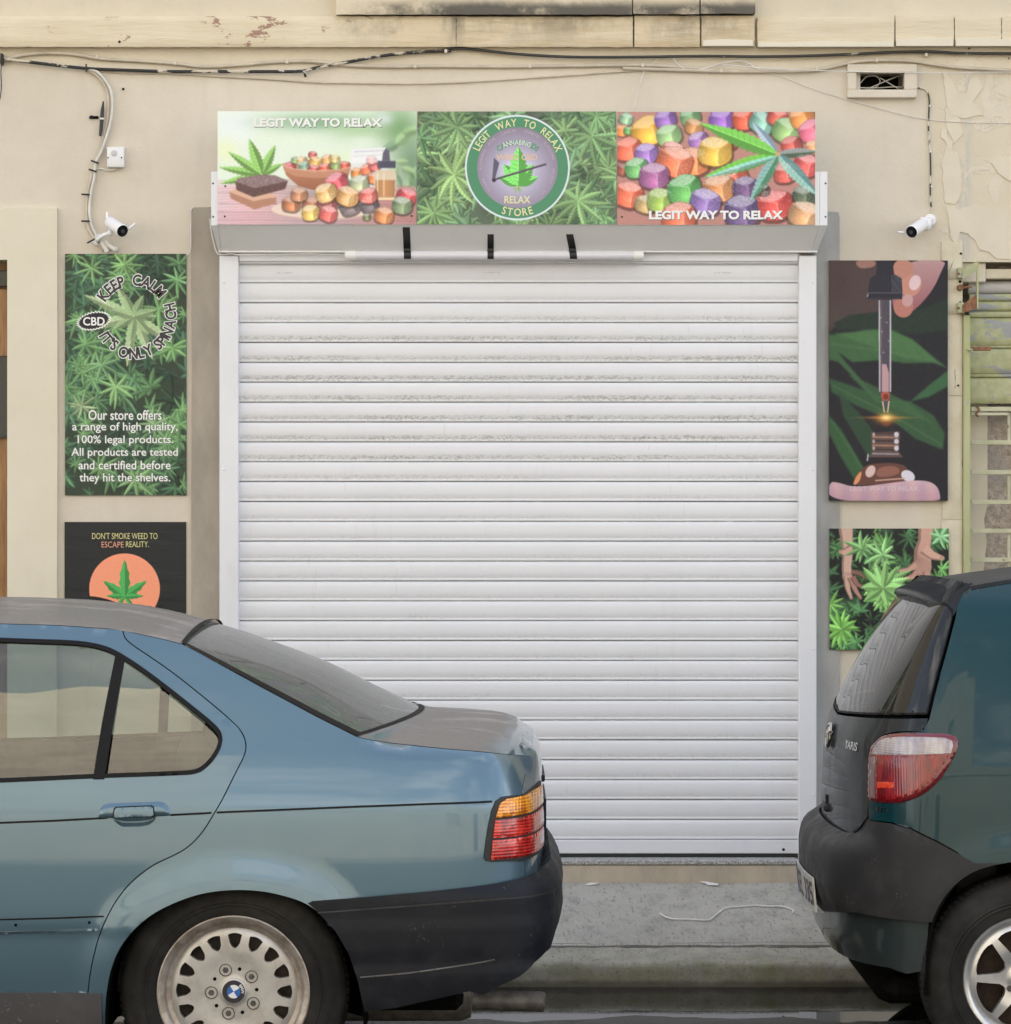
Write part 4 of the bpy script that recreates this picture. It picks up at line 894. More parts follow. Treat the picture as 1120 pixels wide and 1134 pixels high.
p.line([(CX-25, CY+13), (CX+32, CY-4)], 2.4, (108, 98, 112)); p.line([(CX-25, CY+13.6), (CX+32, CY-3.4)], .8, (62, 54, 66)); p.poly([(CX-26, CY-11), (CX-20, CY-5), (CX-24, CY+10), (CX-25, CY+14), (CX-28, CY+13)], (96, 90, 108)); p.ell(CX-26, CY+14, 2.2, 2, (60, 52, 62))
p.mesh('print', YS, t, PRM, GAIN)
words(t, YS-.0008, INKC, [('a', 'LEGIT', CX, CY, 50, 143, 11.5, .015, .10, True, .8), ('a', 'WAY', CX, CY, 50, 105, 11.5, .015, .10, True, .8), ('a', 'TO', CX, CY, 50, 74, 11.5, .015, .12, True, .8), ('a', 'RELAX', CX, CY, 50, 39, 11.5, .015, .12, True, .8), ('a', 'STORE', CX, CY, 49.5, 270, 12, .015, .14, False, .85), ('l', 'RELAX', CX-14.5, CX+14.5, CY+31.6, CY+39.8, .02)])
words(t, YS-.0012, INKO, [('l', 'WEED CBD', CX-23.5, CX+22, CY-14.6, CY-8, .02)], 'lettering_peach')
words(t, YS-.0006, INKGR, [('a', 'CANNABINOIDS', CX+.4, CY+8, 36, 90, 8.6, .03, .06, True, .8)], 'lettering_green')
words(t, YS-.0012, INKW, [('a', 'ANNABINO', CX, CY+8, 36, 91, 8.0, .0, .075, True, .78)], 'lettering_white')
words(t, YS-.0010, INKPI, [('a', 'CANCER', CX, CY, 41, 104, 4.2, .0, .25, True, .8), ('a', 'DIABETES', CX, CY, 41, 66, 4.2, 0, .2, True, .8), ('a', 'GLAUCOMA', CX, CY, 41, 28, 4.2, 0, .2, True, .8), ('a', 'EPILEPSY', CX, CY, 40, -14, 4.2, 0, .2, True, .8), ('a', 'HIV', CX, CY, 40, -45, 4.2, 0, .2, True, .8), ('a', 'ACNE', CX, CY, 41, 135, 4.2, 0, .2, True, .8), ('a', 'ALZHEIMERS', CX, CY, 41, 167, 4.2, 0, .2, True, .8), ('a', 'ASTHMA', CX, CY, 40, 209, 4.2, 0, .2, True, .8)], 'small_lettering')
# ---- right panel: sugared sweets and a leaf
b = (683.7, 123.8, 903, 248.8); t = board('sign_panel', 'sign panel of colourful sugared sweets under a big serrated leaf', 'sign', b, YS, -0.216, BRD, SG)
p = Print(*b, bg=(176, 130, 122)); q = lambda x, y: (675+x/4.667, 115+y/4.667)
far = [(80, 70, 60, (160, 206, 170)), (60, 130, 60, (240, 150, 90)), (90, 130, 40, (110, 180, 110)), (190, 130, 150, (244, 188, 88)), (280, 70, 95, (152, 116, 196)), (410, 60, 90, (126, 176, 130)), (430, 110, 80, (214, 160, 110)), (570, 75, 110, (156, 112, 206)), (690, 70, 110, (226, 106, 86)), (780, 90, 110, (150, 208, 192)), (860, 60, 90, (220, 110, 100)), (910, 130, 130, (162, 206, 140)), (985, 60, 110, (238, 160, 96)), (1030, 130, 110, (232, 120, 150)), (930, 205, 90, (212, 104, 100)), (1045, 215, 70, (240, 176, 128)), (85, 225, 120, (238, 120, 98)), (300, 155, 110, (166, 210, 150)), (620, 190, 70, (150, 80, 80)), (60, 330, 60, (150, 90, 80)), (400, 260, 60, (200, 120, 100))]
for x, y, S, c in far: X, Y = q(x, y); p.sweet(X, Y, S/4.0, c, sugar=.25)
p.blur(1.0); p.grains = []
near = [(185, 250, 110, (160, 124, 206)), (320, 240, 110, (238, 148, 132)), (455, 185, 95, (164, 120, 196)), (430, 290, 150, (244, 140, 90)), (330, 290, 165, (240, 126, 92)), (540, 240, 160, (244, 196, 88)), (135, 325, 110, (112, 186, 116)), (225, 365, 140, (168, 104, 160)), (90, 460, 140, (240, 116, 90)), (180, 510, 100, (196, 170, 120)), (260, 490, 130, (158, 196, 96)), (380, 435, 160, (98, 180, 100)), (640, 380, 130, (228, 110, 90)), (560, 430, 150, (224, 152, 100)), (695, 425, 120, (104, 82, 128)), (490, 500, 145, (150, 124, 196)), (350, 575, 160, (230, 118, 92)), (680, 545, 170, (104, 88, 140)), (900, 350, 110, (206, 96, 90)), (1010, 310, 120, (222, 96, 98)), (1000, 470, 110, (84, 104, 84)), (850, 515, 165, (228, 88, 86)), (1000, 565, 150, (222, 172, 128)), (790, 440, 60, (70, 60, 60))]
for x, y, S, c in near: X, Y = q(x, y); p.sweet(X, Y, S/4.3, c)
L0 = q(865, 255)
for tip, w, c, lt in (((735, 90), 6, (150, 172, 196), (186, 198, 216)), ((1075, 240), 6, (92, 108, 92), (150, 156, 156)), ((1075, 470), 8.5, (116, 160, 160), (150, 190, 176)), ((722, 500), 8, (92, 150, 118), (140, 176, 176)), ((485, 372), 8, (96, 168, 74), (120, 194, 84)), ((462, 95), 10, (110, 178, 84), (126, 196, 92))):
    T = q(*tip); dx, dy = T[0]-L0[0], T[1]-L0[1]; p.leaflet(L0[0], L0[1], math.atan2(dy, dx), math.hypot(dx, dy), w, c, teeth=12, light=lt)
T = q(485, 378); p.leaflet(L0[0], L0[1]+2, math.atan2(T[1]-L0[1]-2, T[0]-L0[0]), math.hypot(T[0]-L0[0], T[1]-L0[1])*.98, 4, (128, 178, 164), teeth=12); p.ell(L0[0], L0[1], 3, 2.2, (196, 156, 120))
p.tone(1.06, .02, .42); p.sugar(); p.tone(1.0, 0, .2); p.grain(.016); p.mesh('print', YS, t, PRM, GAIN)
words(t, YS-.0006, INKD, [('l', 'LEGIT WAY TO RELAX', 719.4, 868.3, 233.5, 243.6, .035)], 'lettering_shadow'); words(t, YS-.0012, INKW, [('l', 'LEGIT WAY TO RELAX', 719, 867.7, 233, 243, .045)]); screws(t, [(689, 240)])

# ---- tall poster on the left
Y1 = -0.0095; PG = 'posters fixed to the wall beside the shutter'
b = (72, 281, 206.5, 548.5); t = board('poster', 'tall green leaf poster with KEEP CALM lettering under the left camera', 'poster', b, Y1, -.001, BRDK, PG)
p = Print(*b, bg=(52, 70, 52)); p.foliage(150, 16, 34, [(74, 132, 84), (66, 118, 84), (96, 156, 88), (60, 104, 76), (84, 140, 96)], (36, 46, 40), (.5, 1.05)); p.blur(.5)
for _ in range(46): p.leaf(RNG.uniform(72, 206), RNG.uniform(281, 548), RNG.uniform(14, 30), RNG.uniform(0, 6.3), [(98, 158, 86), (84, 140, 84), (112, 172, 92)][RNG.integers(3)], .9, n=[7, 9][RNG.integers(2)], wide=.09)
for x, y, R, c in ((137, 293, 26, (120, 178, 92)), (190, 385, 28, (116, 180, 92)), (196, 310, 24, (104, 168, 96)), (112, 404, 26, (104, 160, 96)), (128, 428, 28, (120, 176, 96)), (170, 470, 24, (130, 180, 110)), (150, 530, 30, (120, 170, 96)), (90, 450, 22, (150, 180, 120))): p.leaf(x, y, R, RNG.uniform(0, 6.3), c, n=9, wide=.085)
CX, CY = 147.5, 350
for A, Ln in ((3.55, 70), (2.9, 66), (.6, 60), (1.15, 62), (1.7, 66), (4.2, 44)): p.leaflet(CX, CY, A, Ln*.86, 6.5, (176, 206, 140), .85, teeth=9)
for A in np.linspace(0, 6.0, 8): p.leaflet(CX, CY, A, 26, 6, (146, 184, 118), .8, teeth=7)
r0, r1 = 33.5, 47
th = np.linspace(0, 2*np.pi, 80); 
def arcband(a0, a1, ra, rb, c, al): tt = np.radians(np.linspace(a0, a1, 40)); p.poly(np.r_[np.stack([CX+rb*np.cos(tt), CY-rb*np.sin(tt)], 1), np.stack([CX+ra*np.cos(tt), CY-ra*np.sin(tt)], 1)[::-1]], c, al)
p.a = p.a*.88; p.tone(.74, .04, .45)
tt = np.linspace(0, 2*np.pi, 60, endpoint=False); rr_ = 1+.07*np.where(np.arange(60) % 2 == 0, 1, -1)
p.poly(np.stack([104+18.5*rr_*np.cos(tt), 355.5+10.2*rr_*np.sin(tt)-.16*18*np.cos(tt)], 1), (224, 228, 220)); p.poly(np.stack([104+16.6*rr_*np.cos(tt), 355.5+8.8*rr_*np.sin(tt)-.16*16*np.cos(tt)], 1), (46, 44, 50))
p.grain(.014); p.mesh('print', Y1, t, PRM, GAIN)
arc = [('a', 'KEEP', CX, CY, 40.5, 128, 17.0, 0, .13, True, .84), ('a', 'CALM', CX, CY, 40.5, 63, 17.0, 0, .12, True, .82), ('a', "IT'S", CX, CY, 38, 226, 16.5, 0, .10, False, .8), ('a', 'ONLY', CX, CY, 41, 274, 17, 0, .08, False, .82), ('a', 'SPINACH', CX, CY, 41.5, 343, 16.5, 0, .07, False, .80)]
def bolded(b_): return [a[:7]+(b_,)+a[8:] for a in arc]
words(t, Y1-.0006, INKW, bolded(.085), 'lettering_outline'); words(t, Y1-.0012, INKD, bolded(.03))
words(t, Y1-.0006, INKW, [('l', 'CBD', 92, 116, 351, 360.5, .02)], 'badge_lettering')
para = [('Our store offers', 98, 179, 454, 465), ('a range of high quality,', 80, 197, 467.5, 479.5), ('100% legal products.', 86, 192, 482, 493.5), ('All products are tested', 79, 197, 496, 507.5), ('and certified before', 87, 189, 510, 519.8), ('they hit the shelves.', 88, 188.5, 524, 536)]
words(t, Y1-.0006, INKG, [('l', s, a+.5, b_+.5, c+.6, d_+.6, .035) for s, a, b_, c, d_ in para], 'lettering_shadow'); words(t, Y1-.0012, INKW, [('l', s, a, b_, c, d_, .008) for s, a, b_, c, d_ in para], 'paragraph')
# ---- lower left poster, black with peach disc
b = (71.5, 578, 206.3, 712); t = board('poster', 'black poster with peach disc and green leaf above the blue car roof', 'poster', b, -.006, -.001, BRDK, PG)
p = Print(*b, bg=(44, 46, 47))
for _ in range(60): p.blob(RNG.uniform(72, 206), RNG.uniform(580, 712), RNG.uniform(8, 30), RNG.uniform(.8, 2), [(28, 30, 31), (60, 62, 62)][RNG.integers(2)], .35)
p.ell(138, 652, 39, 39, (232, 150, 118), n=90)
C0 = (138, 660.5)
for A, Ln, w in ((-2.5, 14+15, 5.5), (-.62, 30, 5.5), (-1.57, 41, 6.5)): p.leaflet(C0[0], C0[1], A, Ln, w, (72, 160, 84), teeth=3, vein=False, light=(80, 170, 92))
for A, Ln, w in ((-3.1, 20, 3.4), (-.04, 21, 3.4), (2.25, 15, 2.6), (.85, 15, 2.6)): p.leaflet(C0[0], C0[1], A, Ln, w, (72, 160, 84), teeth=3, vein=False, light=(80, 170, 92))
hill = [(98, 712), (98, 660)]+[(99+i*2.2, 660+.018*(i*2.2)**1.75) for i in range(14)]+[(133, 674), (141, 672.5), (146, 671), (152, 671.5), (156, 673), (160, 671), (167, 671), (171, 674), (180, 668), (180, 712)]; p.poly(hill, (36, 37, 38)); p.grain(.01); p.mesh('print', -.006, t, PRM, GAIN)
words(t, -.0066, INKY, [('l', "DON'T SMOKE WEED TO", 102, 174.5, 590, 597, .0), ('l', 'REALITY.', 139.5, 165, 599.5, 606, .0)]); words(t, -.0066, INKP, [('l', 'ESCAPE', 112.5, 137, 599.8, 606.4, .0)], 'lettering_orange')
# ---- tall poster on the right
Y2 = -0.030; b = (918.6, 288.3, 1050, 554.5); t = board('poster', 'tall dark poster of a glass dropper over a brown bottle, right of the shutter', 'poster', b, Y2, -.012, BRDK, PG)
p = Print(*b, bg=(42, 42, 50)); q = lambda x, y: (900+x/3.9125, 280+y/3.9125)
def qq(*a): return [q(*v) for v in a]
def qs(*a):
    z = np.array(qq(*a), float)
    for _ in range(3): y = np.roll(z, -1, 0); z = np.stack([.75*z+.25*y, .25*z+.75*y], 1).reshape(-1, 2)
    return z
p.poly(qq((70, 30), (320, 30), (300, 200), (280, 260), (180, 265), (110, 300), (70, 340)), (92, 74, 74)); p.blob(*q(120, 120), 16, 30, (84, 62, 62), .6); p.blob(*q(90, 260), 12, 14, (96, 78, 74), .6)
p.poly(qq((90, 300), (160, 265), (300, 250), (470, 240), (588, 190), (588, 330), (430, 350), (250, 330), (100, 330)), (44, 62, 54))
p.poly(qq((70, 350), (140, 350), (220, 330), (330, 325), (430, 370), (540, 465), (588, 500), (520, 472), (400, 474), (300, 460), (170, 470), (70, 400)), (72, 120, 72)); p.poly(qq((90, 345), (220, 335), (330, 330), (430, 375), (540, 468), (400, 455), (250, 400)), (88, 140, 84), .8)
p.poly(qq((70, 380), (150, 480), (220, 560), (280, 640), (200, 560), (110, 470), (70, 460)), (72, 118, 74))
p.poly(qq((70, 540), (130, 560), (300, 620), (420, 640), (520, 700), (570, 780), (560, 850), (440, 800), (340, 720), (190, 660), (80, 600)), (62, 104, 68)); p.poly(qq((150, 520), (300, 590), (420, 650), (520, 740), (400, 690), (270, 640)), (74, 120, 76), .8)
p.poly(qq((70, 700), (120, 760), (180, 860), (220, 930), (180, 980), (120, 880), (70, 780)), (62, 108, 66)); p.poly(qq((110, 600), (200, 690), (270, 780), (250, 900), (190, 800), (130, 700)), (52, 84, 62)); p.poly(qq((420, 640), (500, 570), (590, 500), (590, 570), (500, 620)), (66, 118, 76))
for i in range(7): p.line(qq((90+i*60, 350+i*12), (150+i*60, 440+i*10)), .7, (56, 96, 60), .5); p.line(qq((120+i*60, 560+i*24), (140+i*60, 640+i*22)), .7, (48, 84, 56), .5)
for A, B in (((75, 390), (560, 480)), ((80, 570), (560, 830)), ((75, 720), (215, 940))): p.line(qq(A, ((A[0]+B[0])/2, (A[1]+B[1])/2-12), B), 1.6, (96, 140, 92), .6)
p.a = p.a*.80; p.blur(1.5)
for i in range(1200): X, Y = RNG.uniform(919, 1050), RNG.uniform(350, 520); p.line([(X, Y), (X+RNG.uniform(2, 6), Y+RNG.uniform(1, 3))], .5, (30, 40, 34) if i % 2 else (96, 132, 92), .10)
p.poly(qs((440, 30), (580, 30), (560, 70), (520, 160), (450, 240), (400, 272), (370, 270), (345, 240), (340, 120), (380, 60)), lambda X, Y: np.stack([176-.5*(Y-288)+.0*X, 138-.9*(Y-288), 138-.75*(Y-288)], -1)/255)
p.poly(qs((345, 30), (420, 30), (440, 60), (420, 110), (380, 150), (345, 140)), (184, 124, 108)); p.ell(*q(425, 140), 11, 13, (192, 130, 112), rot=.5); p.ell(*q(442, 128), 6.2, 8.5, (214, 184, 188), rot=.35); p.ell(*q(392, 232), 11, 12, (178, 112, 100)); p.ell(*q(410, 205), 6, 7, (190, 146, 146), rot=.3); p.poly(qs((185, 30), (275, 30), (270, 60), (210, 68), (190, 55)), (150, 108, 96))
p.poly(qq((278, 30), (345, 30), (352, 90), (384, 110), (388, 170), (386, 200), (236, 200), (240, 170), (248, 110), (275, 92)), (40, 40, 50))
for x in range(342, 384, 7): p.line(qq((x, 92), (x+2, 168)), .6, (120, 120, 138), .7)
for x in range(256, 340, 12): p.line(qq((x, 95), (x, 168)), .6, (58, 58, 70), .7)
p.line(qq((238, 172), (386, 172)), .9, (86, 86, 98)); p.line(qq((236, 190), (240, 176)), 1.0, (170, 170, 180)); p.line(qq((240, 196), (384, 196)), .8, (60, 60, 70))
p.poly(qq((285, 202), (340, 202), (338, 600), (334, 640), (324, 665), (310, 665), (298, 640), (288, 600)), (74, 70, 80)); p.line(qq((288, 204), (290, 600)), 1.5, (186, 180, 190)); p.line(qq((336, 204), (336, 600)), 1.5, (190, 182, 192)); p.line(qq((297, 204), (299, 600)), .9, (112, 94, 98))
p.poly(qq((300, 480), (318, 480), (330, 520), (330, 600), (300, 600)), (182, 140, 148)); p.poly(qs((292, 600), (336, 600), (330, 640), (300, 640)), (178, 84, 60)); p.ell(*q(316, 622), 3.2, 3.2, (120, 48, 36)); p.line(qq((302, 640), (310, 690)), 1.3, (226, 190, 160)); p.line(qq((330, 640), (324, 690)), 1.3, (226, 190, 160))
for x, y in ((295, 280), (300, 340), (320, 300), (328, 380), (306, 430)): p.ell(*q(x, y), .7, .7, (180, 174, 184))
p.blob(*q(316, 716), 15, 8, (206, 130, 44), .95); p.blob(*q(316, 712), 34, 1.8, (220, 140, 60), .8); p.blob(*q(318, 712), 8, 4.5, (252, 226, 140), .95); p.ell(*q(318, 740), 4, 2.5, (150, 60, 50), .6)
p.poly(qq((252, 775), (378, 772), (372, 860), (392, 884), (240, 886), (256, 860)), (92, 70, 66))
for y, c in ((778, (60, 46, 46)), (796, (170, 130, 112)), (812, (52, 40, 42)), (832, (176, 126, 100)), (850, (56, 42, 44)), (868, (150, 150, 164))): p.line(qq((258, y), (372, y+2)), 1.7, c, .85)
for y in (785, 815, 845): p.ell(*q(362, y), 2.6, 2.8, (206, 206, 220), .9); p.ell(*q(264, y), 1.4, 2.2, (190, 180, 180), .8)
p.poly(qq((236, 884), (400, 884), (396, 912), (236, 914)), (38, 32, 38)); p.line(qq((236, 900), (240, 870)), 1.4, (186, 186, 196)); p.poly(qs((250, 910), (380, 908), (420, 940), (446, 985), (300, 1000), (172, 1010), (185, 970), (215, 930)), (98, 62, 54)); p.poly(qs((280, 925), (370, 920), (380, 960), (270, 975)), (150, 96, 80), .8); p.ell(*q(250, 945), 5, 7, (206, 176, 168), rot=.5); p.ell(*q(412, 965), 8, 6, (206, 200, 212), rot=.5); p.poly(qs((172, 1010), (185, 970), (215, 935), (205, 990)), (222, 140, 90)); p.line(qq((270, 985), (400, 975)), 1.4, (206, 160, 140))
p.poly(qs((70, 990), (110, 992), (180, 1015), (300, 1000), (420, 984), (500, 985), (540, 1010), (552, 1050), (548, 1080), (70, 1080)), lambda X, Y: np.stack([196-.9*(Y-535)+8*np.sin(X*.3), 160-1.2*(Y-535)+5*np.sin(X*.3), 170-1.0*(Y-535)], -1)/255)
p.tone(.9, .02, .4); p.grain(.012); p.mesh('print', Y2, t, PRM, GAIN*.95); words(t, Y2-.0006, INKFW, [('l', 'LEGIT WAY TO RELAX', 942, 1017, 538.5, 543.5, .0)])
# ---- lower right poster: hands in leaves
b = (919, 585.3, 1051, 719.5); t = board('poster', 'square poster of two hands among bright green leaves behind the dark green car', 'poster', b, -.020, -.012, BRDK, PG)
p = Print(*b, bg=(36, 40, 38)); q = lambda x, y: (900+x/7.0, 570+y/7.0)
p.foliage(120, 12, 24, [(84, 140, 84), (70, 120, 74), (104, 166, 92), (116, 184, 92)], (28, 30, 30), (.5, 1.0)); p.blob(*q(240, 620), 20, 12, (34, 30, 36), .9); p.blob(*q(450, 820), 12, 12, (34, 32, 36), .85); p.blob(*q(560, 120), 10, 5, (90, 140, 96), .5); p.blur(.5)
skin = (196, 150, 134)
def limb(pts, ws, c):
    pts = np.array([q(*a) for a in pts]); ws = np.array(ws)/7.0; sp = spline(pts, 6); wv = np.interp(np.linspace(0, 1, len(sp)), np.linspace(0, 1, len(ws)), ws)
    tn = np.gradient(sp, axis=0); tn /= np.linalg.norm(tn, axis=1)[:, None]; n = np.stack([-tn[:, 1], tn[:, 0]], 1); c = np.array(c, float)
    p.poly(np.r_[sp+n*wv[:, None]/2, (sp-n*wv[:, None]/2)[::-1]], c*.72); p.poly(np.r_[sp+n*wv[:, None]*.30, (sp-n*wv[:, None]*.48)[::-1]], c); p.ell(sp[-1][0], sp[-1][1], wv[-1]/2, wv[-1]/2, c*.9)
limb([(255, 100), (265, 220), (270, 300), (262, 400), (270, 480)], [110, 90, 80, 74, 78], (204, 164, 146)); limb([(300, 270), (250, 285), (215, 285)], [90, 55, 28], (206, 160, 140)); limb([(265, 470), (270, 560), (298, 640)], [60, 42, 24], (202, 158, 140)); limb([(290, 480), (330, 580), (370, 640)], [50, 38, 24], (180, 130, 116)); limb([(310, 480), (350, 540), (400, 560)], [46, 34, 22], (150, 106, 96)); limb([(300, 440), (350, 450), (400, 480)], [40, 32, 20], (134, 94, 84))
limb([(875, 100), (865, 200), (850, 280), (850, 400)], [120, 100, 130, 140], (200, 152, 134)); limb([(860, 260), (920, 310), (1000, 335)], [90, 70, 40], (208, 160, 140)); limb([(800, 380), (740, 420), (660, 432)], [60, 40, 24], (196, 148, 130)); limb([(810, 440), (770, 475), (720, 490)], [60, 44, 28], (190, 140, 124)); limb([(830, 460), (820, 520), (812, 560)], [50, 42, 30], (186, 136, 120)); limb([(880, 440), (880, 510), (870, 560)], [60, 48, 32], (188, 140, 122)); p.blob(*q(815, 330), 6, 10, (140, 96, 84), .4)
for x, y, R, c, n in ((380, 260, 22, (122, 178, 104), 11), (540, 310, 24, (130, 186, 112), 9), (990, 170, 20, (130, 190, 130), 9), (1000, 420, 16, (110, 178, 90), 7), (545, 530, 36, (138, 196, 112), 13), (140, 690, 18, (122, 190, 86), 9), (220, 880, 28, (130, 206, 90), 13), (340, 980, 16, (90, 150, 84), 9), (560, 640, 26, (126, 192, 96), 9)): X, Y = q(x, y); p.leaf(X, Y, R, RNG.uniform(0, 6.3), c, n=n, wide=.115)
X, Y = q(545, 560); p.leaf(X, Y, 34, -1.57, (142, 202, 112), n=9, wide=.14)
p.tone(.88, .02, .35); p.grain(.014); p.mesh('print', -.020, t, PRM, GAIN*.95)
# ================================================================ car bodies: a skin wraps round side and tail; panels are cut from it
def pchip(xs, ys):
    xs, ys = np.array(xs, float), np.array(ys, float); h = np.diff(xs); d = np.diff(ys)/h; m = np.zeros(len(xs))
    for i in range(1, len(xs)-1):
        if d[i-1]*d[i] > 0: w1, w2 = 2*h[i]+h[i-1], h[i]+2*h[i-1]; m[i] = (w1+w2)/(w1/d[i-1]+w2/d[i])
    m[0], m[-1] = d[0], d[-1]
    def f(x):
        x = np.asarray(x, float); xc = np.clip(x, xs[0], xs[-1]); i = np.clip(np.searchsorted(xs, xc)-1, 0, len(xs)-2); t = (xc-xs[i])/h[i]
        v = (2*t**3-3*t**2+1)*ys[i]+(t**3-2*t**2+t)*h[i]*m[i]+(-2*t**3+3*t**2)*ys[i+1]+(t**3-t**2)*h[i]*m[i+1]
        return v+np.where(x > xs[-1], (x-xs[-1])*m[-1], 0)+np.where(x < xs[0], (x-xs[0])*m[0], 0)
    return f
def sstep(x, a, b): t = np.clip((np.asarray(x, float)-a)/(b-a), 0, 1); return t*t*(3-2*t)

class Skin:
    def __init__(s, plan, Yc, side, rear, d1, d2, xref, extra=None, flip=False):
        """plan: (x, half width) from the nose to the middle of the tail; flip: tail points to -x"""
        h = spline(plan, 14); s.Yc, s.side, s.rear, s.d1, s.d2, s.extra = Yc, side, rear, d1, d2, extra
        full = np.r_[h, (h*np.array([1, -1]))[::-1][1:]]
        L = np.r_[0, np.cumsum(np.linalg.norm(np.diff(full, axis=0), axis=1))]; k = len(h)-1
        sg = -1 if flip else 1; s.sg = sg
        i = np.argmin(np.abs(h[:, 0]-xref)); u = (L-L[i])*sg+h[i, 0]; s.uc = u[k]
        n0 = np.gradient(full, L, axis=0); n0 /= np.linalg.norm(n0, axis=1)[:, None]; nn = np.stack([-n0[:, 1], n0[:, 0]], 1)*sg
        o = np.argsort(u); s.u, s.pl, s.nn = u[o], full[o], nn[o]
    def pos(s, u, z, off=0.0):
        u, z = np.asarray(u, float), np.asarray(z, float)
        x, l = np.interp(u, s.u, s.pl[:, 0]), np.interp(u, s.u, s.pl[:, 1]); nx, nl = np.interp(u, s.u, s.nn[:, 0]), np.interp(u, s.u, s.nn[:, 1])
        b = 1-sstep(np.abs(u-s.uc), s.d2, s.d1); t = s.side(z)*(1-b)+s.rear(z)*b
        if s.extra is not None: um = np.where((u-s.uc)*s.sg > 0, 2*s.uc-u, u); t = t+s.extra(um, z)
        t = t-off; return np.stack([x-nx*t, s.Yc-(l-nl*t), z], -1)
    def nrm(s, u, z, off=0.0):
        e = 2e-3; a = s.pos(u+e, z, off)-s.pos(u-e, z, off); b = s.pos(u, z+e, off)-s.pos(u, z-e, off); n = np.cross(a, b); return n/np.linalg.norm(n, axis=-1)[..., None]
    def uz(s, pts, off=0.0, ulim=None):
        pts = np.asarray(pts, float)
        if not hasattr(s, 'G'):
            U, Z = np.meshgrid(np.linspace(s.u[0], s.u[-1], 900), np.linspace(.1, 1.5, 90)); s.GU, s.GZ = U.ravel(), Z.ravel(); p = s.pos(s.GU, s.GZ); q = F/(p[:, 1]-CAMY)
            n = s.nrm(s.GU, s.GZ); v = np.array([0, CAMY, EYE])-p; fac = np.sum(n*v, 1) > 0
            s.G = np.stack([PCX+p[:, 0]*q, PCY+(EYE-p[:, 2])*q], 1); s.G[~fac | ((s.GU-s.uc)*s.sg > 0)] = 1e6
        out = []
        for a in pts:
            dd = np.sum((s.G-a)**2, 1); k = int(np.argmin(dd)); u, z = s.GU[k], s.GZ[k]
            for it in range(8):
                def pr(u, z): p = s.pos(u, z, off); q = F/(p[1]-CAMY); return np.array([PCX+p[0]*q, PCY+(EYE-p[2])*q])
                f = pr(u, z)-a; e = 1e-4; J = np.stack([(pr(u+e, z)-pr(u, z))/e, (pr(u, z+e)-pr(u, z))/e], 1)
                try: st = np.linalg.solve(J, -f)
                except np.linalg.LinAlgError: break
                st = np.clip(st, -.03, .03); u, z = u+st[0], z+st[1]
                if np.abs(st).max() < 1e-6: break
            if abs(u-s.GU[k]) > .08 or abs(z-s.GZ[k]) > .08: u, z = s.GU[k], s.GZ[k]
            out.append((u, z))
        return np.array(out)
    def mir(s, poly): p = np.asarray(poly, float).copy(); p[:, 0] = 2*s.uc-p[:, 0]; return p[::-1]
def panel(skin, poly, name, mat, parent, holes=(), off=0.0, sp=.022, flange=.012, shrink=.0016, dome=0.0, bsp=None):
    poly = np.asarray(poly, float)
    if area(poly) < 0: poly = poly[::-1]
    if shrink: poly = offset_poly(poly, shrink)
    hs = [np.asarray(h, float) for h in holes]; hs = [h if area(h) > 0 else h[::-1] for h in hs]
    v2, T = cdt(poly, hs, sp, bsp)
    of = off(v2[:, 1]) if callable(off) else off
    if callable(off): off = 0.0
    if dome:
        L = resample(poly, sp*.5); dm = np.full(len(v2), 1e9)
        for k in range(0, len(L), 300): dm = np.minimum(dm, np.sqrt(np.min(((v2[:, None]-L[None, k:k+300])**2).sum(-1), 1)))
        r = abs(dome)*1.6; t = np.clip(dm/r, 0, 1); of = off+dome*np.sqrt(np.clip(1-(1-t)**2, 0, 1))
    p3 = skin.pos(v2[:, 0], v2[:, 1], of); 
    ed = {}
    for a, b, c in T:
        for e in ((a, b), (b, c), (c, a)): ed[e] = 1
    bnd = [e for e in ed if (e[1], e[0]) not in ed]
    verts = list(map(tuple, p3)); faces = [tuple(t) for t in T]; sharp = set()
    if flange:
        n = skin.nrm(v2[:, 0], v2[:, 1], off); mp_ = {}
        for a, b in bnd:
            for k in (a, b):
                if k not in mp_: mp_[k] = len(verts); verts.append(tuple(p3[k]-n[k]*flange))
        for a, b in bnd: faces.append((b, a, mp_[a], mp_[b])); sharp.add((min(a, b), max(a, b)))
    me = bpy.data.meshes.new(name); me.from_pydata(verts, [], faces)
    me.polygons.foreach_set('use_smooth', [True]*len(faces))
    for e in me.edges:
        k = tuple(sorted(e.vertices))
        if k in sharp: e.use_edge_sharp = True
    me.update(); return link(name, me, mat, parent)
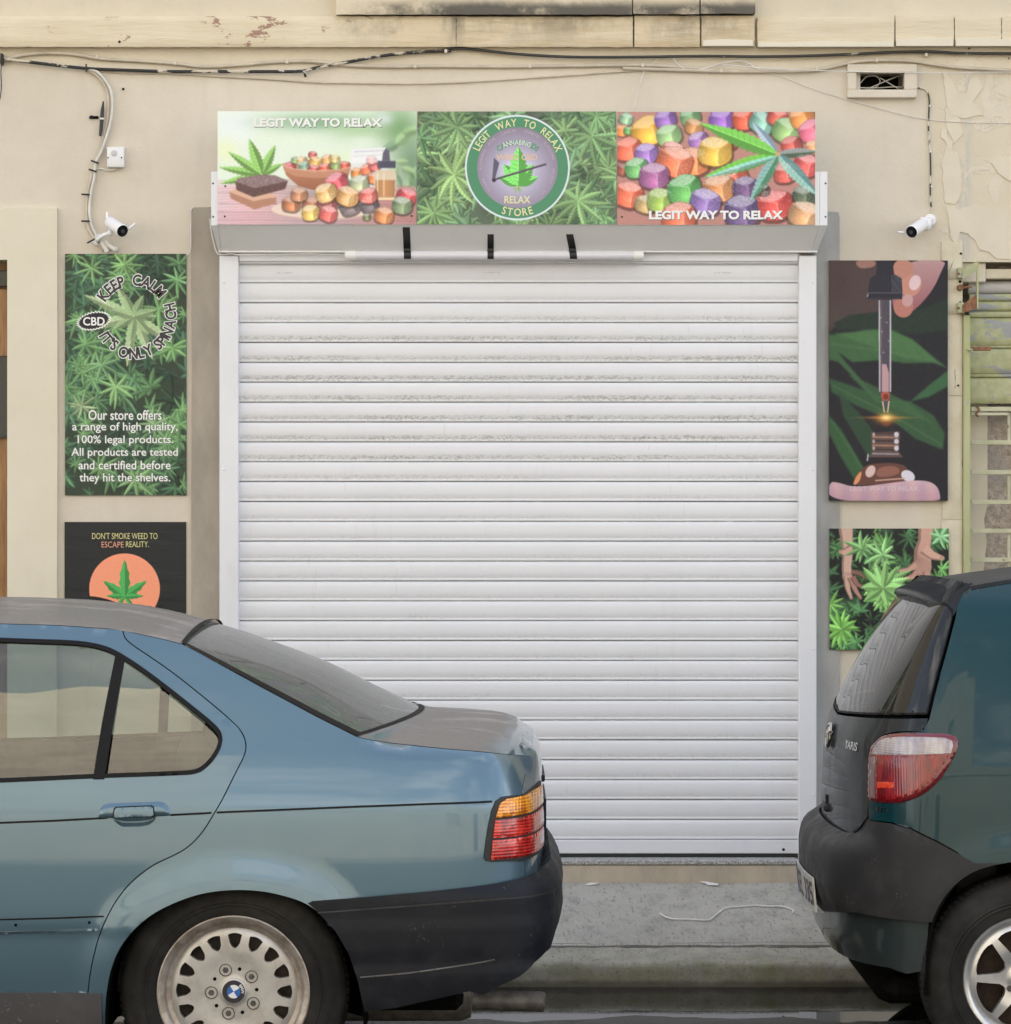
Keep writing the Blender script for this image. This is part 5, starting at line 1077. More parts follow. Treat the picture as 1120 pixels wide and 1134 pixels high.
def bridge(curve, bulge, name, mat, parent, Yc, M=26, s0=-1.0, s1=1.0, off=0.0, pw=2.0, flange=0.0, sub=1):
    """surface spanning the car from a near-side edge curve to its mirror image; bulge (dx, dz) per curve point"""
    C = np.asarray(curve, float); B = np.asarray(bulge, float); B = np.stack([(pchip(np.linspace(0, 1, len(B)), B[:, i]) if len(B) > 2 else (lambda t, i=i: B[0, i]+(B[-1, i]-B[0, i])*t))(np.linspace(0, 1, len(C))) for i in (0, 1)], 1)
    S = np.linspace(s0, s1, M+1); k = 1-np.abs(S)**pw; lat = Yc-C[:, 1]
    X = C[:, 0][:, None]+B[:, 0][:, None]*k; Y = Yc-lat[:, None]*S; Z = C[:, 2][:, None]+B[:, 1][:, None]*k
    G = np.stack([X, Y, Z], -1)
    if off:
        du = np.gradient(G, axis=0); dv = np.gradient(G, axis=1); n = np.cross(du, dv); n /= np.linalg.norm(n, axis=-1)[..., None]+1e-12
        n *= np.sign(n[..., 2:3]+1e-9); G = G+n*off
    V = [tuple(v) for v in G.reshape(-1, 3)]; W = M+1; m = MB(); m.sheet(V, [(i*W+j, i*W+j+1, (i+1)*W+j+1, (i+1)*W+j) for i in range(len(C)-1) for j in range(M)])
    bmesh.ops.recalc_face_normals(m.bm, faces=m.bm.faces); m.bm.normal_update()
    if sum(f.normal.z for f in m.bm.faces) < 0: bmesh.ops.reverse_faces(m.bm, faces=m.bm.faces)
    return m.build(name, mat, parent, smooth=50, recalc=False)
def paint(name, col, metal=.4, rough=.36, dust=(.33, .325, .32), dlo=.72, dhi=.93, damt=.9, flat=0.0, coat=1.0, spec=.5, wob=.03):
    m = Mat(name, col, rough, metal); m.b.inputs['Specular IOR Level'].default_value = spec; m.b.inputs['Coat Roughness'].default_value = .035
    nz_ = m.xyz(m.normal())[2]; n = m.noise(7, 6, .65); n2 = m.noise(60, 4, .7)
    k = m.math('MULTIPLY', m.step(m.math('ADD', nz_, m.math('MULTIPLY', m.math('SUBTRACT', n, .5), .18)), dlo, dhi), damt, True)
    st = m.math('MULTIPLY', m.step(m.noise(6, 7, .72, stretch=(.5, 1.2, 1)), .50, .66), k); 
    d2 = m.mix(m.math('MULTIPLY', st, .8), dust, tuple(min(1, q*1.75) for q in dust)); d2 = m.mix(m.step(n2, .5, .72, 0, .35), d2, tuple(q*.6 for q in dust))
    sp = m.noise(1.1, 5, .6); c = m.mix(m.math('MULTIPLY', m.step(sp, .45, .75), .10), col, tuple(min(1, q*1.4+.02) for q in col))
    kk = m.math('ADD', k, m.math('MULTIPLY', m.math('ADD', .6, m.math('MULTIPLY', m.step(n, .3, .7), .4)), flat), True)
    m.L.new(m.math('MULTIPLY', spec, m.math('SUBTRACT', 1.0, m.math('MULTIPLY', kk, .8))), m.b.inputs['Specular IOR Level'])
    m.color(m.mix(kk, c, d2)); m.rough(m.math('ADD', rough, m.math('MULTIPLY', kk, .45)))
    m.L.new(m.math('MULTIPLY', coat, m.math('SUBTRACT', 1.0, m.math('MULTIPLY', kk, .97))), m.b.inputs['Coat Weight']); m.L.new(m.math('MULTIPLY', metal, m.math('SUBTRACT', 1.0, kk)), m.b.inputs['Metallic'])
    m.bump(m.noise(3, 2), wob, .01); return m.m
def glass(name, tint, refl=1.0, dust=0.0, rough=0.015, bmpk=.02):
    m = Mat(name); N = m.N; tr = m.n('ShaderNodeBsdfTransparent'); tr.inputs[0].default_value = (*tint, 1)
    gl = m.n('ShaderNodeBsdfGlossy'); gl.inputs['Roughness'].default_value = rough; fr = m.n('ShaderNodeFresnel'); fr.inputs['IOR'].default_value = 1.55
    bmp = m.n('ShaderNodeBump'); bmp.inputs['Strength'].default_value = bmpk; bmp.inputs['Distance'].default_value = .25; m.L.new(m.noise(2.2, 2), bmp.inputs['Height']); m.L.new(bmp.outputs[0], gl.inputs['Normal'])
    mxx = m.n('ShaderNodeMixShader'); m.L.new(m.math('MULTIPLY', fr.outputs[0], refl, True), mxx.inputs[0]); m.L.new(tr.outputs[0], mxx.inputs[1]); m.L.new(gl.outputs[0], mxx.inputs[2]); out = mxx
    if dust:
        df = m.n('ShaderNodeBsdfDiffuse'); df.inputs[0].default_value = (.34, .345, .32, 1); m2 = m.n('ShaderNodeMixShader'); n = m.noise(8, 5, .65, stretch=(.5, .5, 1)); m.L.new(m.math('MULTIPLY', m.step(n, .1, .9, .75, 1.15), dust), m2.inputs[0]); m.L.new(mxx.outputs[0], m2.inputs[1]); m.L.new(df.outputs[0], m2.inputs[2]); out = m2
    m.L.new(out.outputs[0], N['Material Output'].inputs['Surface']); return m.m
def plastic(name, col, rough=.55, wear=.25):
    m = Mat(name, col, rough); n = m.noise(11, 6, .7); f = m.noise(90, 4, .7); c = m.mix(m.math('MULTIPLY', m.step(n, .45, .75), wear*.6), col, (.12, .118, .115)); c = m.mix(m.math('MULTIPLY', m.step(f, .60, .72), m.math('MULTIPLY', m.step(m.noise(4.2, 5, .65), .50, .62), wear*3.4, True), True), c, (.26, .255, .25))
    m.b.inputs['Specular IOR Level'].default_value = .25; m.color(c); m.rough(m.step(n, .3, .7, rough-.08, rough+.15)); m.bump(f, .12, .003); return m.m
TYRE = Mat('tyre_rubber', (.018, .018, .018), .75); n_ = TYRE.noise(9, 5, .65); TYRE.color(TYRE.mix(TYRE.step(n_, .35, .75), (.010, .010, .010), (.030, .029, .028))); TYRE.b.inputs['Specular IOR Level'].default_value = .25; TYRE.bump(TYRE.noise(60, 4), .1, .003); TYRE = TYRE.m
VOID = plain('wheel_well_black', (.006, .006, .006), .95, Specular_IOR_Level=.05); SEAL = plain('window_seal', (.007, .007, .0075), .65, Specular_IOR_Level=.2)
INT = plain('interior_cloth', (.055, .055, .058), .9, var=.2, sc=30)
def tyre(parent, c, r, rr, wid, name='tyre'):
    """c: centre of the outer face; axis into the car is +Y"""
    m = MB(); d = wid; prof = [(rr-.006, .012), (rr+.004, .004), (rr+.016, .002), (rr+(r-rr)*.45, -.004), (rr+(r-rr)*.62, -.0015), (rr+(r-rr)*.64, .000), (r-.022, .004), (r-.010, .012), (r-.003, .024), (r, .04), (r, d-.04), (r-.01, d-.01), (rr, d)]
    m.lathe(prof, c, (0, 1, 0), 96)
    for ring in (.28, .36): m.lathe([(rr+(r-rr)*ring, -.0035), (rr+(r-rr)*(ring+.03), -.0052), (rr+(r-rr)*(ring+.06), -.0035)], c, (0, 1, 0), 96)
    for k in range(90):    # tread blocks wrapping over the shoulder
        a = 2*math.pi*k/90
        for h0, h1 in ((.017, .034), (.038, .060)):
            q = []; 
            for da in (-.022, .022):
                for rr2, hh in ((r-.008 if h0 < .03 else r-.001, h0), (r+.0035, h1)):
                    aa = a+da+(0.02 if h0 > .03 else 0); q.append((c[0]+rr2*math.cos(aa), c[1]+hh, c[2]+rr2*math.sin(aa)))
            m.sheet(q, [(0, 1, 3, 2)])
    return m.build(name, TYRE, parent, smooth=40)
def disc_face(c, R, holes, prof, sp=.007):
    """flat wheel face with cut-outs, dished by prof(r); returns MB"""
    t = np.linspace(0, 2*np.pi, 96, endpoint=False); v2, T = cdt(np.stack([R*np.cos(t), R*np.sin(t)], 1), [np.array(h) for h in holes], sp, .004)
    r = np.hypot(v2[:, 0], v2[:, 1]); y = prof(r); m = MB(); V = [(c[0]+a, c[1]+d, c[2]+b) for (a, b), d in zip(v2, y)]; F_ = [tuple(t) for t in T]
    ed = {}
    for t_ in T:
        for e in ((t_[0], t_[1]), (t_[1], t_[2]), (t_[2], t_[0])): ed[e] = 1
    mp_ = {}
    for (a, b) in [e for e in ed if (e[1], e[0]) not in ed]:
        for k in (a, b):
            if k not in mp_: mp_[k] = len(V); V.append((V[k][0]*1.0, V[k][1]+.022, V[k][2]))
        F_.append((b, a, mp_[a], mp_[b]))
    m.sheet(V, F_); return m
ALLOY = Mat('dull_alloy', (.48, .475, .465), .42, .55); n_ = ALLOY.noise(14, 5, .65); ALLOY.color(ALLOY.mix(ALLOY.step(n_, .4, .75), (.50, .495, .485), (.36, .345, .325))); ALLOY = ALLOY.m
LIP = Mat('corroded_rim_lip', (.33, .28, .24), .45, .6); n_ = LIP.noise(22, 6, .7); LIP.color(LIP.mix(LIP.step(n_, .4, .7), (.42, .385, .35), (.25, .20, .165))); LIP = LIP.m
BRK = plain('brake_disc', (.05, .04, .035), .6, .4, var=.5, sc=20)

# ================================================================ blue saloon on the left
BY = -2.77; WX, WZ = -.746, .3135
t_side = pchip([.15, .22, .30, .42, .55, .66, .76, .815, .825, .87, .92, .96, 1.0, 1.1, 1.2, 1.3, 1.4], [.075, .045, .024, .007, 0, .001, .005, .010, .0125, .026, .045, .063, .085, .137, .195, .262, .36])
t_rear = pchip([.15, .3, .5, .7, .85, .92, .955, .98, 1.0], [.06, .03, .004, 0, .003, .008, .016, .026, .047])
plan = [(-4.20, 0), (-4.18, .30), (-4.10, .58), (-3.92, .74), (-3.6, .80), (-3.1, .835), (-2.4, .85), (-1.6, .852), (-1.0, .849), (-.75, .845), (-.45, .833), (-.22, .815), (-.08, .788), (.005, .745), (.058, .675), (.085, .58), (.100, .45), (.110, .25), (.113, 0)]
ARCH_PX = [(114, 1240), (116, 1160), (118, 1110), (124, 1075), (134, 1050), (150, 1029), (170, 1012), (195, 999), (225, 989), (258, 985), (290, 986.5), (316, 992), (338, 1000), (356, 1013), (372, 1032), (386, 1056), (396, 1085), (401, 1115), (404, 1160), (405, 1240)]
def px2xz(pts, Y=-3.605): return np.array([(P(a, b, Y)[0], P(a, b, Y)[2]) for a, b in pts])
arch = resample(spline(px2xz(ARCH_PX), 5), .012, False); ARCHF = arch+np.array([-2.70, 0])
def boot_z(u): return np.interp(u, [-.45, -.40, -.3, -.15, .07], [1.02, .990, .985, .979, .966])
def flare(u, z, A):
    u = np.asarray(u, float); sh = u.shape; uu, zz = np.ravel(u), np.ravel(np.asarray(z, float)*np.ones(sh)); dm = np.full(len(uu), 9.); near = np.abs(uu-A[:, 0].mean()) < .6
    if near.any():
        q = np.stack([uu[near], zz[near]], 1); d = np.full(len(q), 9.)
        for k in range(0, len(q), 4000): d[k:k+4000] = np.sqrt(((q[k:k+4000, None]-A[None])**2).sum(-1).min(1))
        dm[near] = d
    t = np.clip(1-dm/.105, 0, 1); return (-.021*(t*t*(3-2*t))**.8).reshape(sh)
def bx(u, z):
    e = flare(u, z, arch)+flare(u, z, ARCHF); d = np.clip((z-(boot_z(u)-.030))/.030, 0, 1.0); e = e+sstep(u, -.40, -.33)*.030*(1-np.sqrt(np.clip(1-d*d, 0, 1)))
    return e+.0035*sstep(z, .500, .512)*(1-sstep(z, .53, .60))*0+.004*(sstep(z, .485, .478))*sstep(u, -.9, -1.0)
bm_ = Skin(plan, BY, t_side, t_rear, .62, .40, -1.0, bx)
BLUE = paint('blue_metallic_paint', (.092, .168, .222), .45, .34, dust=(.225, .20, .175), dlo=.86, dhi=.97)
TRIM = plastic('bumper_plastic', (.007, .0085, .013), .5, .13); SILL = plastic('sill_plastic', (.070, .070, .076), .6, .5)
car = thing('parked_car', 'blue metallic saloon car with bottle-cap alloy wheel and black bumper, parked at left', 'car', (-1.9, BY, 0))
uz = bm_.uz
gut_px = [(-330, 712), (-240, 700), (-150, 693), (-60, 690.5), (0, 690.5), (60, 692), (120, 696), (150, 701), (178, 707), (202, 713)]
pil_px = [(202, 713), (232, 729), (262, 745.5), (292, 762), (322, 778), (350, 793), (374, 805), (395, 815.5)]
boot_px = [(395, 815.5), (412, 819.5), (430, 822.3), (465, 826), (500, 829.5), (545, 833.5), (588, 836.5)]
gap_px = [(136, 698), (139, 707), (148, 715), (165, 726.5), (190, 744), (215, 763.5), (240, 784), (257, 799), (266, 808.5), (271, 818), (272.5, 828), (270, 838), (263, 852), (256, 866), (246, 886), (236, 903), (226, 919), (216, 931), (204, 941), (190, 948.5), (172, 957), (155, 969), (140, 983), (126, 1002), (114, 1026), (106, 1050), (100, 1078), (97, 1103)]
G_ = uz(gut_px); PI_ = uz(pil_px); BO = uz(boot_px); GA = uz(spline(gap_px, 3)); AR = arch
KA = 1+max(i for i in range(len(AR)) if AR[i][1] > .52)
sk_bot = px2xz([(97, 1103)])[0][1]
lidg = uz([(586.5, 843), (582, 858), (578.5, 872), (577, 885)]); lidg = np.r_[lidg, [(lidg[-1][0]-.002, .70), (lidg[-1][0]-.002, .50)]]
quarter = np.r_[GA[:1], [q for q in G_ if q[0] > GA[0][0]], PI_[1:], BO[1:], lidg, [(AR[KA-1][0]+.012, .50)], AR[:KA][::-1], [(AR[0][0], .17), (GA[-1][0], .17)], GA[::-1][:-1]]
panel(bm_, quarter, 'quarter_panel', BLUE, car, sp=.020); panel(bm_, bm_.mir(quarter), 'quarter_panel', BLUE, car, sp=.05)
# rear door with its window opening
dlo_px = [(-128, 702), (-60, 703.5), (0, 706), (40, 707.5), (80, 709), (104, 712), (124, 718), (148, 732), (172, 749), (196, 767.5), (218, 785), (236, 800), (244, 809), (246.5, 818), (244, 829), (237, 841), (229, 849.5), (221, 855), (208, 857.8), (110, 861.5), (0, 866.5), (-134, 871)]
DLO = uz(spline(dlo_px, 3)); DLO = DLO[::-1] if area(DLO) < 0 else DLO
db = [(-149, 1104), (-149, 960), (-147, 868), (-142, 760), (-138, 693.5)]
gin = [q for q in G_ if q[0] < GA[0][0] and q[0] > uz([(-138, 693.5)])[0][0]]
rdoor = np.r_[GA[::-1], gin[::-1], uz(db)[::-1]]
rdoor = rdoor[::1]
def door_set(poly, dlo, far, ins=.0115, cut=()):
    dr = panel(bm_, poly, 'door', BLUE, car, holes=[offset_poly(dlo, .005)]+list(cut), sp=.022 if not far else .05)
    inn = offset_poly(dlo, ins); panel(bm_, dlo, 'window_seal', SEAL, dr, holes=[inn], off=.0022, sp=.012 if not far else .03, shrink=0, flange=.008)
    return dr, inn
GLS = glass('tinted_side_glass', (.58, .66, .62), 2.6); GLR = glass('dusty_rear_glass', (.42, .48, .45), 1.0, .34)
REC = uz(spline([(125.5, 906.6), (149, 905.6), (172.5, 904.6), (169.5, 910.5), (163, 914.5), (150, 915.6), (137, 915.8), (131.5, 913.5)], 2, True))
d1, inn = door_set(rdoor, DLO, False, cut=[REC]); panel(bm_, inn, 'window', GLS, d1, off=lambda z: -.004-.024*np.clip(1-(z-.9)/.38, 0, 1), sp=.02, shrink=-.003, flange=0)
d2_, inn2 = door_set(bm_.mir(rdoor), bm_.mir(DLO), True); panel(bm_, inn2, 'window', GLS, d2_, off=-.004, sp=.05, shrink=-.003, flange=0)
bar_px = [(128.5, 722), (138.5, 726), (127, 790), (115.5, 863), (103, 863), (113, 800)]; BR = uz(bar_px)
panel(bm_, BR, 'window_divider', SEAL, d1, off=.0015, sp=.012, shrink=0, flange=.01); panel(bm_, bm_.mir(BR), 'window_divider', BLUE, d2_, off=-.01, sp=.03, shrink=0, flange=.01)
# dark strips stand for the shade in the creases, door handle, lock and scars
def strip(pts, w, name, mat, par, off=.0012, fl=.003, dm=0.0, both=False):
    c = uz(pts); c = resample(c, .02, False); n = np.gradient(c, axis=0); n /= np.linalg.norm(n, axis=1)[:, None]; n = np.stack([-n[:, 1], n[:, 0]], 1)*w/2
    return panel(bm_, np.r_[c-n, (c+n)[::-1]], name, mat, par, off=off, sp=.02, shrink=0, flange=fl, dome=dm, bsp=.008)
strip([(-146, 916), (0, 911.3), (60, 909), (119, 905.8)], .0055, 'crease_shade', SEAL, d1); strip([(189, 902.6), (226, 900.8), (234.5, 900.2)], .0055, 'crease_shade', SEAL, d1)
strip([(240, 899.8), (320, 896.5), (400, 893.2), (480, 890.2), (545, 887.6)], .0055, 'crease_shade', SEAL, car)
strip([(-148, 1020), (0, 1018.6), (60, 1017), (115, 1015)], .0045, 'moulding_shade', SEAL, d1); strip([(-148, 1036), (0, 1033.3), (60, 1031.6), (108, 1029.5)], .006, 'moulding_ledge', BLUE, d1, off=.001, dm=.004)  # dark strip stands for shade in the lower door crease
HN = uz([(108.5, 906.5), (110.5, 897), (114, 891.5), (122, 889.6), (150, 888.6), (178, 887.6), (183, 889), (187.5, 895), (189.5, 903.4), (172, 904.5), (126, 906)])
hd = panel(bm_, HN, 'handle', BLUE, d1, off=0, sp=.008, shrink=0, flange=.004, dome=.011, bsp=.004)
panel(bm_, uz([(125, 905.6), (126.5, 895), (129, 893), (168, 891.4), (171, 892.7), (172.6, 904)]), 'handle_seam', SEAL, hd, off=.0118, sp=.01, shrink=0, flange=.002, bsp=.004)
panel(bm_, uz([(126.5, 905), (127.8, 895.6), (129.8, 894.2), (167.6, 892.6), (169.8, 893.8), (171, 903.4)]), 'handle_flap', BLUE, hd, off=.0115, sp=.01, shrink=0, flange=.003, dome=.003, bsp=.004)
panel(bm_, REC, 'handle_recess', BLUE, hd, off=-.0005, sp=.004, shrink=-.001, flange=.001, dome=-.016, bsp=.003)
for a, b in ((17.5, 1024.5), (99, 1021.8)):
    m = MB(); u_, z_ = uz([(a, b)])[0]; q = bm_.pos(u_, z_, .001); m.lathe([(0, .0006), (.0042, .0006)], q, (0, -1, 0), 10); m.build('clip_hole', VOID, d1, smooth=0)
chip = plain('bare_chip', (.45, .46, .45), .6)
# front half (beyond the picture): door, wing, bonnet, windscreen
fdlo = uz([(-160, 703), (-230, 708), (-300, 722), (-380, 762), (-470, 815), (-545, 858), (-548, 868), (-160, 872)]); fdlo = fdlo[::-1] if area(fdlo) < 0 else fdlo
fdoor = uz([(-151, 1104), (-151, 694.5), (-240, 700), (-330, 712), (-400, 748), (-490, 800), (-575, 850), (-578, 1000), (-575, 1104)])
d3, in3 = door_set(fdoor, fdlo, True); panel(bm_, in3, 'window', GLS, d3, off=-.004, sp=.05, shrink=-.003, flange=0)
d4, in4 = door_set(bm_.mir(fdoor), bm_.mir(fdlo), True); panel(bm_, in4, 'window', GLS, d4, off=-.004, sp=.05, shrink=-.003, flange=0)
wing_top = [(-2.75, .945), (-3.1, .92), (-3.6, .86), (-3.95, .78), (-4.1, .72)]
u0 = uz([(-579, 950)])[0][0]; wing = np.r_[[(u0, .17), (u0, .93)], wing_top, [(-4.1, .30), (ARCHF[0][0]-.02, .30)][:1], ARCHF[:, :][(ARCHF[:, 1] > .2)]]
panel(bm_, wing, 'wing', BLUE, car, sp=.04); panel(bm_, bm_.mir(wing), 'wing', BLUE, car, sp=.05)
wt = bm_.pos(*np.array([(-2.72, .95)]+wing_top[1:]).T); bridge(wt, [(0, .06), (0, .05), (-.08, .03)], 'bonnet', BLUE, car, BY)
bridge(bm_.pos(*uz([(-330, 712), (-400, 748), (-490, 800), (-575, 850)]).T), [(-.03, .05), (-.10, .03), (-.16, .04)], 'windscreen', GLR, car, BY)
# roof, rear screen, boot
roof_u = resample(G_, .03, False); bridge(bm_.pos(roof_u[:, 0], roof_u[:, 1]), [(0, .050), (0, .060), (.0, .055), (.012, .038)], 'roof', BLUE, car, BY, pw=2.2)
pu = resample(PI_, .025, False); pc = bm_.pos(pu[:, 0], pu[:, 1]); SB = [(.012, .040), (.05, .055), (.09, .06), (.13, .045), (.165, .030)]
scr = bridge(pc, SB, 'rear_window', GLR, car, BY, s0=-.985, s1=.985, off=-.004, pw=2.2)
bridge(pc, SB, 'screen_seal', SEAL, scr, BY, M=4, s0=.952, s1=1.0, off=.0015, pw=2.2); bridge(pc, SB, 'screen_seal', SEAL, scr, BY, M=4, s0=-1.0, s1=-.952, off=.0015, pw=2.2)
tp = np.stack([pc[0]*(1-t)+pc[1]*t for t in np.linspace(-.22, .22, 4)]); bridge(tp, [(.012, .040), (.02, .043)], 'screen_seal', SEAL, scr, BY, off=.004, pw=2.2)
bb = np.stack([pc[-1]*(1-t)+pc[-2]*t for t in np.linspace(-.15, .45, 4)]); bridge(bb, [(.165, .030), (.16, .03)], 'screen_seal', SEAL, scr, BY, off=.0025, pw=2.2)
for s_ in (.90, -.90): bridge(pc[1:-1], SB[1:], 'pillar_trim', plain('pillar_trim', (.10, .075, .055), .8), scr, BY, M=3, s0=s_-.03, s1=s_+.03, off=-.035, pw=2.2)
bu = resample(BO, .012, False); bc = bm_.pos(bu[:, 0], bu[:, 1])
boot = bridge(bc, [(.165, .030), (.10, .048), (.062, .055), (.036, .051), (.012, .037)], 'boot_lid', BLUE, car, BY, pw=2.3)
U1 = bm_.uc; top = [(lidg[0][0]+(U1-lidg[0][0])*t, .962+.037*(1-(1-t)**2)) for t in np.linspace(0.0, 1, 12)]
tail = np.r_[lidg[::-1][:-1], [(lidg[0][0], .957)], top[1:]]; tail = np.r_[tail, bm_.mir(tail)[1:]]
panel(bm_, tail, 'tail_panel', BLUE, boot, sp=.016, shrink=.0018)
# plate holder, lock trim on the boot's rear face (edge-on from here)
m = MB(); m.box(.090, .119, BY-.26, BY+.26, .675, .795, .004); m.build('plate_holder', TRIM, boot)
m = MB(); m.box(.090, .116, BY-.20, BY+.20, .838, .858, .004); m.build('boot_trim', TRIM, boot)
# tail lamps
AMB = Mat('amber_lens', (.85, .27, .01), .12); AMB.b.inputs['Coat Weight'].default_value = 1; RED = Mat('red_lens', (.55, .016, .012), .14); RED.b.inputs['Coat Weight'].default_value = 1
for mm, sc_, cols in ((AMB, 95, ((.42, .10, .004), (1.0, .40, .02))), (RED, 95, ((.22, .006, .006), (.80, .045, .03)))):
    z = mm.xyz(mm.pos())[2]; x = mm.xyz(mm.pos())[0]
    rb = mm.math('SINE', mm.math('MULTIPLY', z, 2*math.pi*115)); r2 = mm.math('SINE', mm.math('MULTIPLY', x, 2*math.pi*120)) if mm is AMB else rb
    nn_ = mm.noise(26, 4, .6, stretch=(1, 1, .6)); mm.color(mm.mix(mm.step(mm.math('ADD', nn_, mm.math('MULTIPLY', rb, .10)), .32, .68), *cols)); mm.bump(r2, .22, .003); mm.b.inputs['Emission Strength'].default_value = 0
AMB, RED = AMB.m, RED.m
def lampbits(flip):
    f = (lambda q: bm_.mir(q)) if flip else (lambda q: np.asarray(q))
    L = uz([(535.8, 950), (537.5, 935), (540.5, 916), (544.5, 897), (549, 886.5), (555, 882.2), (566, 880.6), (577, 879.8)]); ur = U1-.43
    out = np.r_[L, [(ur, .862), (ur+.015, .845), (ur+.015, .70), (ur-.03, .672)], uz([(577, 953.6), (560, 954), (543, 954.5), (538, 953.5)])]
    hs = panel(bm_, f(out), 'tail_light', RUB, car, off=.004, sp=.014, shrink=0, flange=.012, bsp=.008)
    zt = [z for z in (uz([(560, 884.2)])[0][1], uz([(560, 905)])[0][1], uz([(560, 907.2)])[0][1], uz([(560, 927.3)])[0][1], uz([(560, 929.6)])[0][1], uz([(560, 951)])[0][1])]
    lx = lambda y: uz([(np.interp(y, [884, 890, 905, 927, 951], [558, 552.5, 548, 545, 543]), y)])[0][0]
    for (za, zb_, ya, yb, mt, nm) in ((zt[0], zt[1], 884.2, 905, AMB, 'amber_lens'), (zt[2], zt[3], 907.2, 927.3, RED, 'red_lens'), (zt[4], zt[5], 929.6, 951, RED, 'red_lens')):
        rise = np.array([0, .012]) if mt is AMB else np.array([0, .006]); ls = [(lx(y), np.interp(y, [ya, yb], [za, zb_])) for y in np.linspace(ya, yb, 6)]
        if mt is AMB: ls[0] = (ls[0][0]+.008, ls[0][1]-.001); 
        pl = np.r_[[ls[-1]], ls[::-1][1:], [(ur, za+rise[1]*1.2), (ur, zb_+rise[1])]]
        panel(bm_, f(pl), nm, mt, hs, off=.006, sp=.010, shrink=0, flange=.006, dome=.004, bsp=.006)
lampbits(False); lampbits(True)
# rear bumper
bplan = [(-4.2, .5), (-2.0, .84), (-.70, .868), (-.45, .862), (-.25, .850), (-.08, .826), (.03, .785), (.095, .72), (.135, .62), (.158, .48), (.170, .28), (.174, 0)]
b_side = pchip([.18, .235, .30, .375, .385, .44, .505, .515, .565, .585, .60, .66], [.055, .032, .016, .006, .009, .003, .002, .006, .006, .010, .022, .060]); b_rear = pchip([.18, .235, .30, .375, .385, .46, .505, .515, .57, .60, .64, .68], [.26, .155, .085, .040, .038, .010, .003, .006, .004, .010, .032, .075])
bs = Skin(bplan, BY, b_side, b_rear, .70, .42, -.70)
nh = bs.u < bs.uc
def ux(x): return float(np.interp(x, bs.pl[nh, 0], bs.u[nh]))
low = bs.uz([(345, 1004), (352, 1010), (372, 1032), (386, 1056), (396, 1085), (401, 1108), (404, 1121)])
bt = bs.uz([(404, 1121.5), (440, 1116), (480, 1107), (520, 1098)])
tp_ = bs.uz([(341, 1000.5), (346, 998), (372, 996), (400, 994), (440, 990.5), (480, 987), (520, 982.5), (550, 978.5)])
bump = np.r_[low[::1], bt[1:], [(ux(-.06), .306), (ux(-.02), .326), (ux(.045), .352), (ux(.085), .382), (ux(.12), .405), (bs.uc-.30, .415), (bs.uc, .415), (bs.uc, .655), (bs.uc-.25, .652), (bs.uc-.45, .64), (tp_[-1][0]+.10, .618)], tp_[::-1]]
bump = bump if area(bump) > 0 else bump[::-1]
half = panel(bs, bump, 'bumper', TRIM, car, sp=.018, shrink=0, flange=.05)
panel(bs, bs.mir(bump), 'bumper', TRIM, car, sp=.03, shrink=0, flange=.05)
def bstrip(pts, w, off, mat, nm):
    c = resample(bs.uz(pts), .02, False); c = np.r_[c, [(bs.uc, c[-1][1])]] if nm == 'bumper_groove' else c; c = resample(c, .02, False); n = np.gradient(c, axis=0); n /= np.linalg.norm(n, axis=1)[:, None]; n = np.stack([-n[:, 1], n[:, 0]], 1)*w/2
    panel(bs, np.r_[c-n, (c+n)[::-1]], nm, mat, half, off=off, sp=.02, shrink=0, flange=.002, bsp=.008)
bstrip([(352, 1011), (400, 1007.5), (480, 1001.5), (555, 995.5)], .004, .0008, RUB, 'bumper_groove'); bstrip([(399, 1082.5), (450, 1078), (520, 1068), (548, 1063)], .0035, .0015, plain('pale_edge', (.11, .108, .105), .6), 'bumper_edge')  # paler line along the lower edge of the bumper
# sills, floor, wheel wells, exhaust
sil = np.array([(-2.72, .315), (-2.72, .15), (AR[0][0]-.003, .15), (AR[0][0]-.003, .315)]); panel(bm_, sil, 'sill', SILL, car, off=.006, sp=.03, shrink=0, flange=.03); panel(bm_, bm_.mir(sil), 'sill', SILL, car, off=.006, sp=.05, shrink=0, flange=.03)
m = MB(); m.box(-4.0, -.12, BY-.55, BY+.55, .22, .26, .02); m.box(-2.72, -1.16, BY-.78, BY+.78, .17, .3, .02); m.box(-.35, .0, BY-.60, BY+.60, .42, .55, .03); m.build('underbody', VOID, car)
for wx in (WX, WX-2.70):
    m = MB(); V = []; A = resample(spline(px2xz(ARCH_PX), 5), .02, False); A = A[A[:, 1] > .20]+np.array([wx-WX, 0]); k = len(A)
    for yy in (BY-.842, BY-.55): V += [(a, yy, b) for a, b in A]
    m.sheet(V+[(wx, BY-.55, .3)], [(i, i+1, k+i+1, k+i) for i in range(k-1)]+[(k+i, k+i+1, 2*k) for i in range(k-1)]); m.build('wheel_well', VOID, car, smooth=60)
m = MB(); ey = BY-.28; m.lathe([(.0, .0), (.024, .0), (.029, .004), (.030, .02), (.030, .25)], (.115, ey, .205), (-1, 0, .03), 20); m.lathe([(.0, .0), (.075, .01), (.085, .04), (.085, .4)], (-.09, ey, .235), (-1, 0, 0), 24); m.build('exhaust', plain('exhaust_metal', (.15, .14, .125), .55, .4, var=.3, sc=30), car)
